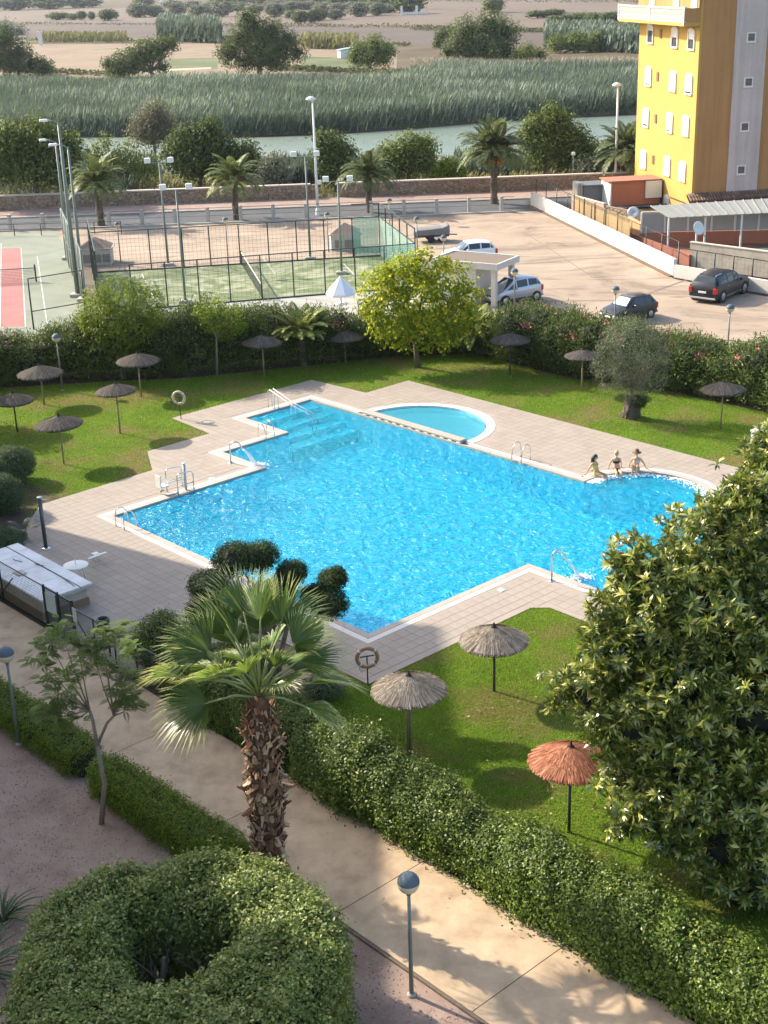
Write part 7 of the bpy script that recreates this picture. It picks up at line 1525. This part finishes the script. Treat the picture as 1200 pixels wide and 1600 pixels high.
sheet_obj('dark_court', [G(1085, 398).xy, G(1330, 422).xy, G(1330, 385).xy, G(1190, 384).xy], plain('dark_green_court', (.10, .11, .10), .9, 0, .1, 1), .02)

# ------------------------------------------------------------------ cars
def carpaint(name, c, metal=.3, rough=.28):
    m, nt, b = newmat(name); b.inputs['Base Color'].default_value = (*c, 1); b.inputs['Metallic'].default_value = metal; b.inputs['Roughness'].default_value = rough; b.inputs['Coat Weight'].default_value = .15; b.inputs['Coat Roughness'].default_value = .05
    bump(nt, b, noise(nt, 3, 2), .03); return m
M['cglass'] = plain('car_window', (.035, .048, .055), .08, 0, .1); M['chrome'] = plain('chrome_trim', (.65, .66, .66), .2, 1, .05); M['tyre'] = plain('tyre', (.02, .02, .02), .85, 0, .2, 20); M['rim'] = plain('alloy_rim', (.45, .46, .47), .3, .8, .05)
M['redlight'] = plain('red_tail_light', (.45, .02, .02), .2); M['headlight'] = plain('head_light', (.6, .62, .62), .1, .2); M['plate'] = plain('number_plate', (.72, .72, .70), .5)
def car(name, label, L, W_, H_, prof, paint, wb, wr, roofmat=None, rails=False, shade_=False, cat='car', trim=None):
    """prof: stations (x, belt z, roof z, roof half width factor); x forward"""
    t = empty(name, (0, 0, 0), 0, label, cat, 'cars in the car park'); hw = W_/2; zb_ = .2; secs = []
    for (x, bz, rz_, rw, tw) in prof:
        w_ = hw*tw; secs.append([(w_*.80, zb_), (w_*.98, zb_+.14), (w_, zb_+.38), (w_*.985, bz-.09), (w_*.95, bz), (hw*rw, max(rz_-.05, bz+.003)), (hw*rw*.82, max(rz_, bz+.03)), (0, max(rz_, bz+.03)+.02)])
    n = len(secs[0]); vs = []
    for (x, *_), s_ in zip(prof, secs): vs += [(x, y, z) for y, z in s_]+[(x, -y, z) for y, z in reversed(s_[:-1])]
    m_ = 2*n-1; fs = [(i*m_+k, (i+1)*m_+k, (i+1)*m_+k+1, i*m_+k+1) for i in range(len(secs)-1) for k in range(m_-1)]+[(i*m_+m_-1, (i+1)*m_+m_-1, (i+1)*m_, i*m_) for i in range(len(secs)-1)]
    fs += [tuple(range(m_)), tuple((len(secs)-1)*m_+k for k in range(m_-1, -1, -1))]; b_ = MB().add(vs, fs).build('body', paint, t); bmod = b_.data
    import bmesh
    bb = bmesh.new(); bb.from_mesh(bmod); bmesh.ops.recalc_face_normals(bb, faces=bb.faces); bb.to_mesh(bmod); bb.free(); shade_auto(b_, 32)
    def P_(i, k, s_=1): x = prof[i][0]; y, z = secs[i][k]; return Vector((x, y*s_, z))
    def pane(pts, nm, m, off=.012, parent=t):
        pts = [Vector(p) for p in pts]; nrm = (pts[1]-pts[0]).cross(pts[2]-pts[0]).normalized(); c = sum(pts, Vector())/len(pts)
        if nrm.dot(c-Vector((0, 0, .8))) < 0: nrm = -nrm
        q = [p+nrm*off for p in pts]; k_ = len(q); return MB().add([tuple(x) for x in q+[p-nrm*.02 for p in pts]], [tuple(range(k_)), tuple(range(2*k_-1, k_-1, -1))]+[(i, (i+1) % k_, k_+(i+1) % k_, k_+i) for i in range(k_)]).build(nm, m, parent)
    ro = [i for i, p in enumerate(prof) if p[2]-p[1] > .3]; r0, r1 = ro[0], ro[-1]
    for s_ in (1, -1):                                # side windows between pillars
        for i in range(r0, r1):
            a, b2, c, d = P_(i, 4, s_), P_(i+1, 4, s_), P_(i+1, 5, s_), P_(i, 5, s_)
            u = lambda A, B, f: A.lerp(B, f); f0, f1 = .06, .94
            a2, b3, c2, d2 = u(u(a, b2, f0), u(d, c, f0), .12), u(u(a, b2, f1), u(d, c, f1), .12), u(u(a, b2, f1), u(d, c, f1), .90), u(u(a, b2, f0), u(d, c, f0), .90); pane([a2, b3, c2, d2], 'side_window', M['cglass'])
        for i, j, far_ in ((r1, r1+1, .55), (r0, r0-1, .42)):   # small triangle windows
            if 0 <= j < len(prof):
                a, d = P_(i, 4, s_), P_(i, 5, s_); e = a.lerp(P_(j, 4, s_), far_*1.35); pane([a.lerp(e, .06)+Vector((0, 0, .05)), e+Vector((0, 0, .04)), d.lerp(a, .22).lerp(e, .06)], 'quarter_window', M['cglass'])
    for i, j, nm in ((r1, r1+1, 'windscreen'), (r0, r0-1, 'rear_window')):
        if 0 <= j < len(prof):
            lo = .10 if nm == 'windscreen' else .34
            A_, B_ = P_(i, 6, 1), P_(i, 6, -1); C_, D_ = P_(j, 5, -1), P_(j, 5, 1); C_ = Vector((C_.x, C_.y*1.02, P_(j, 4).z+.02)); D_ = Vector((C_.x, -C_.y, C_.z))
            pane([A_.lerp(D_, .08), B_.lerp(C_, .08), C_.lerp(B_, lo), D_.lerp(A_, lo)], nm, M['cglass'], .02)
            if nm == 'windscreen' and shade_: pane([A_.lerp(D_, .18).lerp(B_, .06), B_.lerp(C_, .18).lerp(A_, .06), C_.lerp(B_, lo+.05).lerp(D_, .06), D_.lerp(A_, lo+.05).lerp(C_, .06)], 'sunshade', plain('silver_sunshade', (.45, .62, .64), .4, .3, .3, 6), .028)
    for x in (-wb/2, wb/2):
        for s_ in (1, -1):
            MB().tube([(x, s_*(hw-.16), wr), (x, s_*(hw+.006), wr)], wr+.06, 18).build('wheel_arch', M['rubber'], t)
            wh = MB(); wh.tube([(x, s_*(hw-.2), wr), (x, s_*(hw+.012), wr)], wr, 20); wo_ = wh.build('wheel', M['tyre'], t); MB().lathe([(.001, .03), (wr*.2, .03), (wr*.62, .005), (wr*.66, -.02)], 14).build('rim', M['rim'], wo_, False, (x, s_*(hw+.012), wr)).rotation_euler = (R(-90*s_), 0, 0)
            for k in range(5): a = 2*PI*k/5; MB().bar((x, s_*(hw+.045), wr), (x+wr*.6*math.cos(a), s_*(hw+.03), wr+wr*.6*math.sin(a)), .05, .02).build('spoke', M['rim'], wo_)
    xf, xr = prof[-1][0], prof[0][0]; zf = prof[-1][1]; zr_ = prof[0][1]
    for s_ in (1, -1):
        MB().bbox((xf-.10, s_*(hw*.70), zf-.16), (.28, hw*.36, .15), .03).build('headlight', M['headlight'], t); MB().bbox((xr+.08, s_*(hw*.84), zr_-.02), (.22, hw*.24, .34), .03).build('tail_light', M['redlight'], t)
        m1 = P_(r1, 4, s_); MB().bbox((m1.x+.12, s_*(hw+.09), m1.z+.06), (.12, .2, .14), .03).build('mirror', paint, t)
        for k in (r0+1,): q = P_(k, 3, s_); MB().box((q.x, s_*(hw*prof[k][4]*.99), q.z-.05), (.16, .03, .03)).build('door_handle', trim or paint, t)
        MB().box((0, s_*(hw+.004), .34), (wb-2*wr-.1, .03, .06)).build('side_trim', trim or M['blackplastic'], t)
    MB().bbox((xr-.03, 0, .72 if H_ > 1.55 else .62), (.03, .5, .12), .005).build('number_plate', M['plate'], t); MB().bbox((xf+.03, 0, .42), (.03, .5, .11), .005).build('number_plate', M['plate'], t)
    MB().bbox((xr+.02, 0, .36), (.14, W_*.9, .1), .02).build('rear_bumper', trim or M['blackplastic'], t); MB().bbox((xf-.02, 0, .52), (.1, W_*.55, .16), .02).build('grille', M['blackplastic'], t)
    if rails:
        for s_ in (1, -1): a, b2 = P_(r0, 6, s_), P_(r1, 6, s_); MB().tube([a+Vector((0, 0, 0)), a+Vector((.1, 0, .07)), b2+Vector((-.1, 0, .07)), b2], .025, 6).build('roof_rail', M['chrome'], t)
    if roofmat:
        a, b2, c, d = P_(r0, 6, 1), P_(r1, 6, 1), P_(r1, 6, -1), P_(r0, 6, -1); pane([p+Vector((0, 0, .02)) for p in (a, b2, c, d)], 'roof_panel', roofmat, .006)
    return t
def place(t, px, py, face, ly=0):
    g = G(px, py); t.location = g; t.rotation_euler.z = face; return t
hatch = [(-1.95, .80, .80, .80, .86), (-1.85, .98, 1.02, .78, .95), (-1.45, 1.0, 1.42, .70, .99), (-.70, .96, 1.50, .74, 1.0), (.25, .94, 1.47, .73, 1.0), (1.0, .90, .93, .80, .99), (1.65, .80, .82, .78, .94), (1.95, .62, .63, .70, .80)]
mono = [(-1.75, .85, .85, .80, .88), (-1.68, 1.02, 1.05, .78, .95), (-1.35, 1.05, 1.50, .70, .98), (-.60, .99, 1.60, .73, 1.0), (.30, .95, 1.56, .73, 1.0), (1.25, .90, .95, .78, .97), (1.60, .78, .80, .74, .90), (1.80, .60, .62, .66, .78)]
suv = [(-2.30, .85, .85, .84, .88), (-2.22, 1.12, 1.14, .80, .96), (-1.80, 1.14, 1.60, .70, 1.0), (-.80, 1.10, 1.72, .74, 1.0), (.05, 1.08, 1.72, .74, 1.0), (.55, 1.07, 1.62, .72, 1.0), (1.15, 1.05, 1.09, .82, 1.0), (1.95, .98, 1.0, .80, .96), (2.35, .80, .82, .74, .84)]
c1 = car('parked_car', 'white hatchback parked in the car park behind the flat roofed pavilion', 3.9, 1.72, 1.52, hatch, carpaint('white_car_paint', (.72, .75, .78), .0), 2.45, .31); place(c1, 733, 408, PI+R(12))
c2 = car('parked_car', 'silver compact van like car parked beside the flat roofed pavilion', 3.6, 1.70, 1.6, mono, carpaint('silver_car_paint', (.42, .44, .47), .5), 2.4, .30, trim=None); place(c2, 803, 470, PI+R(28))
c3 = car('parked_car', 'dark hatchback with a silver sunshade behind its windscreen and a dusty roof', 3.9, 1.70, 1.48, hatch, carpaint('navy_car_paint', (.012, .016, .028), .1, .35), 2.45, .31, roofmat=plain('dusty_roof', (.16, .12, .07), .6, 0, .3, 3), shade_=True); place(c3, 982, 498, PI+R(33)); c3.scale = (.87, .95, .98)
c4 = car('parked_car', 'black suv with chrome trim and roof rails parked against the whitewashed wall', 4.65, 1.9, 1.72, suv, carpaint('black_car_paint', (.006, .009, .014), .0, .45), 2.85, .38, rails=True, trim=M['chrome']); place(c4, 1124, 463, R(50)); c4.scale = (1.06, 1.06, 1.03)
# trailer under a grey cover
t = empty('covered_trailer', G(674, 377), R(6), 'small dark trailer under a grey tarpaulin beside the globe lamp in the car park', 'trailer')
cv = MB(); stn = [(-1.4, .95, .72), (-1.2, 1.08, .78), (-.2, 1.12, .78), (.8, 1.20, .78), (1.25, 1.36, .74), (1.4, 1.28, .66)]; vs = []
for x, z, w in stn: vs += [(x, -w, .62), (x, -w, z-.06), (x, -w*.7, z), (x, 0, z+.03), (x, w*.7, z), (x, w, z-.06), (x, w, .62)]
cv.add(vs, [(i*7+k, (i+1)*7+k, (i+1)*7+k+1, i*7+k+1) for i in range(5) for k in range(6)]+[tuple(range(6, -1, -1)), tuple(35+k for k in range(7))]); cv.build('tarpaulin', plain('grey_tarpaulin', (.16, .155, .145), .7, 0, .2, 3), t)
MB().box((0, 0, .55), (2.7, 1.4, .2)).build('chassis', M['blackplastic'], t)
for x in (-.1, .75):
    for s_ in (-1, 1): MB().tube([(x, s_*.62, .3), (x, s_*.84, .3)], .3, 16).build('wheel', M['tyre'], t)
MB().bar((1.35, 0, .5), (2.1, 0, .45), .08).build('drawbar', M['blackplastic'], t); MB().bbox((.35, -.86, .42), (.5, .06, .14), .02).build('mudguard', M['white'], t)

# ------------------------------------------------------------------ people
def skin_body(name, joints, edges, mat_, parent, sub=1, rootidx=0):
    me = bpy.data.meshes.new(name+'_sk'); me.from_pydata([j[:3] for j in joints], edges, []); o = bpy.data.objects.new(name+'_sk', me); col.objects.link(o)
    o.modifiers.new('skin', 'SKIN'); o.modifiers['skin'].use_smooth_shade = True
    for v, j in zip(me.skin_vertices[0].data, joints): r_ = j[3]; v.radius = r_ if hasattr(r_, '__len__') else (r_, r_); v.use_root = False
    me.skin_vertices[0].data[rootidx].use_root = True
    s_ = o.modifiers.new('sub', 'SUBSURF'); s_.levels = sub; s_.render_levels = sub
    dg = bpy.context.evaluated_depsgraph_get(); nm = bpy.data.meshes.new_from_object(o.evaluated_get(dg)); bpy.data.objects.remove(o); nm.name = name
    nm.materials.clear(); nm.materials.append(mat_); nm.shade_smooth(); return link(name, nm, parent)
def person(pos, rz, skin, label, suit, hair, hairlen, knees_up=False, lean=-.14, hat=False, arms=((-.30, -.40), (.26, -.36)), head_turn=0.0, legs_x=0.0, top=True):
    """seated; local +y faces forward (towards the water), origin at the seat"""
    t = empty('person', pos, rz, label, 'person', 'people seated at the pool edge'); sk = plain('skin', skin, .55, 0, .06, 6); st = plain('swimsuit', suit, .7, 0, .06, 5)
    J = [(0, 0, .10, (.155, .115)), (0, lean*.35, .25, (.125, .09)), (0, lean*.7, .42, (.155, .10)), (0, lean, .52, (.12, .08)), (0, lean+.01, .585, .05), (0, lean+.03, .66, (.045, .05))]
    E = [(0, 1), (1, 2), (2, 3), (3, 4), (4, 5)]; n = len(J)
    for s_, (ax_, ay_) in zip((-1, 1), arms):
        sh = (s_*.165, lean, .515, .05); el = (s_*.165+(ax_-s_*.165)*.5+s_*.03, lean+(ay_-lean)*.5, .28, .036); wr_ = (ax_, ay_, .055, .025); hd = (ax_+s_*.02, ay_-.05, .025, (.038, .018))
        J += [sh, el, wr_, hd]; E += [(3, n), (n, n+1), (n+1, n+2), (n+2, n+3)]; hb = n+3; n += 4
        for k in range(4): fx = (k-1.5)*.02; J.append((ax_+s_*.02+fx, ay_-.12-.01*(1-abs(k-1.5)), .012, .009)); E.append((hb, n)); n += 1
        J.append((ax_-s_*.035, ay_-.08, .014, .010)); E.append((hb, n)); n += 1
    for s_ in (-1, 1):
        hx = s_*.09
        if knees_up: L_ = [(hx, .03, .09, .085), (hx*1.1+legs_x*.5, .34, .36, .058), (hx+legs_x, .50, -.02, .036), (hx+legs_x, .60, -.10, (.035, .025))]
        else: L_ = [(hx, .04, .08, .085), (hx*1.15+legs_x*.5, .42, .065, .060), (hx*1.1+legs_x, .55, -.28, .040), (hx+legs_x, .66, -.36, (.035, .025))]
        J += L_; E += [(0, n), (n, n+1), (n+1, n+2), (n+2, n+3)]; n += 4
    body = skin_body('body', J, E, sk, t, 2)
    hz = .775; hc_ = Vector((0, lean+.05, hz)); hd = MB(); nn_ = 14; vs = []; rows_ = 12
    Rm = Matrix.Rotation(head_turn, 3, 'Z')
    for i in range(rows_+1):
        a = PI*i/rows_; z = -math.cos(a)*.118; r_ = math.sin(a)*(.082 if z > -.02 else .082*(1-.25*((-z-.02)/.1)))
        for k in range(nn_):
            b2 = 2*PI*k/nn_; x = r_*math.cos(b2)*.92; y = r_*math.sin(b2)*1.12
            if abs(x) < .02 and y > 0 and abs(z+.015) < .03: y += .022       # nose
            if z < -.05 and y > 0: y += .012                                   # chin
            vs.append(hc_+Rm@Vector((x, y, z)))
    hd.add(vs, [(i*nn_+k, (i+1)*nn_+k, (i+1)*nn_+(k+1) % nn_, i*nn_+(k+1) % nn_)[::-1] for i in range(rows_) for k in range(nn_)]); ho = hd.build('head', sk, t, True)
    ey = MB(); [ey.lathe([(.001, -.006), (.009, 0), (.001, .006)], 8, hc_+Rm@Vector((s_*.032, .089, .012))) for s_ in (-1, 1)]; ey.build('eyes', M['rubber'], ho)
    MB().box(hc_+Rm@Vector((0, .092, -.055)), (.04, .01, .012), head_turn).build('mouth', plain('lips', (.40, .12, .10), .5), ho)
    [MB().lathe([(.001, -.02), (.014, 0), (.001, .022)], 8, hc_+Rm@Vector((s_*.078, .0, -.005))).build('ear', sk, ho) for s_ in (-1, 1)]
    hm = plain('hair', hair, .5, 0, .3, 20); hb_ = MB(); vs = []
    for i in range(9):
        a = PI*.5*i/8; 
        for k in range(16):
            b2 = 2*PI*k/16; fy = math.sin(b2); r_ = .100*math.cos(a); z = .03+.105*math.sin(a)
            if fy < .35 and i == 0: z -= .09
            vs.append(hc_+Rm@Vector((r_*math.cos(b2)*.98, r_*fy*1.12-.012, z)))
    hb_.add(vs, [(i*16+k, i*16+(k+1) % 16, (i+1)*16+(k+1) % 16, (i+1)*16+k) for i in range(8) for k in range(16)])
    if hairlen > 0: hb_.tube([hc_+Rm@Vector((0, -.05, .04)), hc_+Rm@Vector((.01, -.105, -.06)), hc_+Rm@Vector((.03, -.12, -.06-hairlen*.5)), hc_+Rm@Vector((.03, -.11, -.06-hairlen))], [.075, .080, .065, .02], 10)
    elif hairlen < 0: hb_.lathe([(.001, .04), (.035, .02), (.04, 0), (.02, -.03)], 10, hc_+Vector((0, -.03, .12)))
    hb_.build('hair', hm, t, True)
    if hat: MB().lathe([(.001, .20), (.06, .195), (.088, .15), (.098, .07), (.19, .045), (.20, .04), (.10, .05)], 18, hc_).build('hat', plain('brown_hat', (.12, .065, .035), .8), t, True)
    # swimwear
    b_ = MB(); vs = []
    for z, rx, ry_, cy_ in ((.04, .15, .13, 0), (.10, .165, .13, 0), (.17, .150, .115, lean*.2)):
        for k in range(16): a = 2*PI*k/16; vs.append((rx*math.cos(a)*1.02, cy_+ry_*math.sin(a)*1.02, z))
    b_.add(vs, [(i*16+k, i*16+(k+1) % 16, (i+1)*16+(k+1) % 16, (i+1)*16+k) for i in range(2) for k in range(16)]); b_.build('bikini_bottom', st, t, True)
    if top:
        b_ = MB(); vs = []
        for z, rx, ry_ in ((.36, .142, .100), (.41, .158, .112), (.46, .148, .100)):
            for k in range(16): a = 2*PI*k/16; bu = .028*max(0, math.sin(a))*(abs(math.cos(a))+.2); vs.append((rx*math.cos(a), lean*.7+(ry_+bu)*math.sin(a), z))
        b_.add(vs, [(i*16+k, i*16+(k+1) % 16, (i+1)*16+(k+1) % 16, (i+1)*16+k) for i in range(2) for k in range(16)])
        for s_ in (-1, 1): b_.tube([(s_*.09, lean*.7+.11, .45), (s_*.10, lean+.05, .57), (s_*.08, lean-.09, .45)], .008, 5)
        b_.build('bikini_top', st, t, True)
    return t
pe = [W(-34.28, 42.62, .02), W(-34.0, 43.75, .02), W(-33.35, 44.72, .02)]
def seatpt(deg): a = R(deg); return W(-31.4+2.92*math.cos(a), 42.55+2.92*math.sin(a), .02)
def face_to(p, deg): c = W(-31.4, 42.55); d = c-p; return math.atan2(d.y, d.x)-PI/2+R(deg)
s1, s2, s3 = seatpt(168), seatpt(149), seatpt(132.5)
person(s1, face_to(s1, 18), (.50, .30, .17), 'woman with long dark hair in a yellow green bikini, leftmost of the three seated', (.42, .46, .04), (.012, .009, .008), .34, head_turn=.3, legs_x=.05)
person(s2, face_to(s2, -6), (.52, .32, .20), 'blond woman in a black bikini, middle of the three at the pool edge', (.012, .011, .013), (.42, .30, .15), -1, head_turn=.25)
person(s3, face_to(s3, -14), (.50, .31, .19), 'person in a brown brimmed hat with knees drawn up, rightmost of the three seated', (.50, .46, .40), (.10, .05, .025), 0, knees_up=True, hat=True, lean=-.06, arms=((-.36, -.30), (.34, -.24)))

# ------------------------------------------------------------------ what stands left of the picture and casts its shade
def tower(x0, x1, y0, y1, h, label):
    t = empty('neighbour_building', (x1, y0, 0), 0, label, 'building', 'neighbour buildings outside the left edge'); w, l = x1-x0, y1-y0
    MB().box((-w/2, l/2, h/2), (w, l, h)).build('wall', M['yellow'], t); MB().box((-w/2, l/2, h-.25), (w+.5, l+.3, .3)).build('cornice', M['whiterender'], t)
    for k in range(int(h/3)):
        for j in range(max(1, int(l/4))):
            y = (j+.5)*l/max(1, int(l/4)); f = MB().box((.04, y, 1.9+3*k), (.08, 1.5, 1.5)).build('window', M['frame'], t); MB().box((.09, y, 1.9+3*k), (.03, 1.2, 1.2)).build('pane', M['pane'], f)
    return t
tower(-43, -28, 52.0, 60.5, 23.4, 'tall yellow apartment tower outside the left edge, the far one'); tower(-43, -28, 39.5, 51.96, 21.8, 'lower yellow link block outside the left edge'); tower(-43, -28, 6, 39.48, 24.0, 'tall yellow apartment tower outside the left edge, the near one')
def plain_tree(x, y, h, r_, label):
    t = empty('tree', (x, y, 0), 0, label, 'tree', 'trees outside the left edge'); bl = [((0, 0, h-r_), r_), ((r_*.6, .3, h-r_*1.3), r_*.6), ((-r_*.5, -.4, h-r_*1.2), r_*.65)]
    foliage('crown', bl, 500, 9, .3, .28, .14, M['leaf_mid'], t); mb = MB(); mb.tube([(0, 0, 0), (0, 0, h-r_)], [.16, .1], 8); mb.build('trunk', M['bark'], t)
plain_tree(-23.0, 65.2, 5.6, 1.7, 'leafy tree outside the left edge behind the parasols, taller'); plain_tree(-22.8, 62.0, 5.0, 1.5, 'leafy tree outside the left edge behind the parasols, lower')

# ------------------------------------------------------------------ fallen leaves
def litter(name, poly, n, size, z, label, cols):
    xs = [p[0] for p in poly]; ys = [p[1] for p in poly]; X = RNG.uniform(min(xs), max(xs), n*3); Y = RNG.uniform(min(ys), max(ys), n*3); ok = np_inpoly(X, Y, poly); X, Y = X[ok][:n], Y[ok][:n]; n = len(X)
    C = np.stack([X, Y, np.full(n, z)], 1); Nn = unit(np.array([0, 0, 1.])+RNG.normal(size=(n, 3))*.25); V, F = leaf_quads(C, Nn, size, size*.5, droop=0)
    m, nt, b = newmat('dry_leaf'); at = N(nt, 'ShaderNodeAttribute', attribute_name='v'); nt.links.new(ramp(nt, cols, at.outputs['Fac']), b.inputs['Base Color']); b.inputs['Roughness'].default_value = .8
    tag(link(name, npmesh(name, V, F, m, RNG.uniform(0, 1, n))), label, 'fallen leaves', kind='stuff')
lc = [(0, (.16, .09, .04)), (.5, (.34, .22, .08)), (1, (.50, .42, .16))]
litter('fallen_leaves', [tuple(W(*p).xy) for p in ((-27, 20.7), (-10, 20.7), (-10, 27), (-24, 27))], 170, .10, .05, 'dry yellow and brown leaves lying on the near lawn', lc)
litter('fallen_leaves', [tuple(W(*p).xy) for p in ((-45, 16.3), (-8, 16.3), (-8, 19.1), (-45, 19.1))], 90, .07, .02, 'dry leaves lying on the tan path', lc)
litter('fallen_leaves', [tuple(W(*p).xy) for p in ((-30, 6), (-14, 6), (-14, 16), (-36, 16))], 160, .07, .01, 'dry leaves and twigs lying on the gravel', lc)
litter('fallen_leaves', [(-20, 66), (-3, 73), (4, 74), (12, 66), (18, 58), (16, 57), (4, 69), (-8, 67), (-18, 60)], 160, .09, .05, 'dry leaves on the far lawn below the oleander hedge', lc)
# ------------------------------------------------------------------ haze
hz_ = MB().box((0, 2150, 14), (4900, 5000, 31)); hm = bpy.data.materials.new('haze_air'); hm.use_nodes = True; nt = hm.node_tree; nt.nodes.clear()
vo = N(nt, 'ShaderNodeVolumePrincipled'); vo.inputs['Color'].default_value = (.80, .88, 1.0, 1); vo.inputs['Density'].default_value = .00006; vo.inputs['Anisotropy'].default_value = .3
ho_ = N(nt, 'ShaderNodeOutputMaterial'); nt.links.new(vo.outputs[0], ho_.inputs['Volume'])
tag(hz_.build('haze', hm), 'thin pale haze lying over the fields and the river', 'haze', kind='stuff')
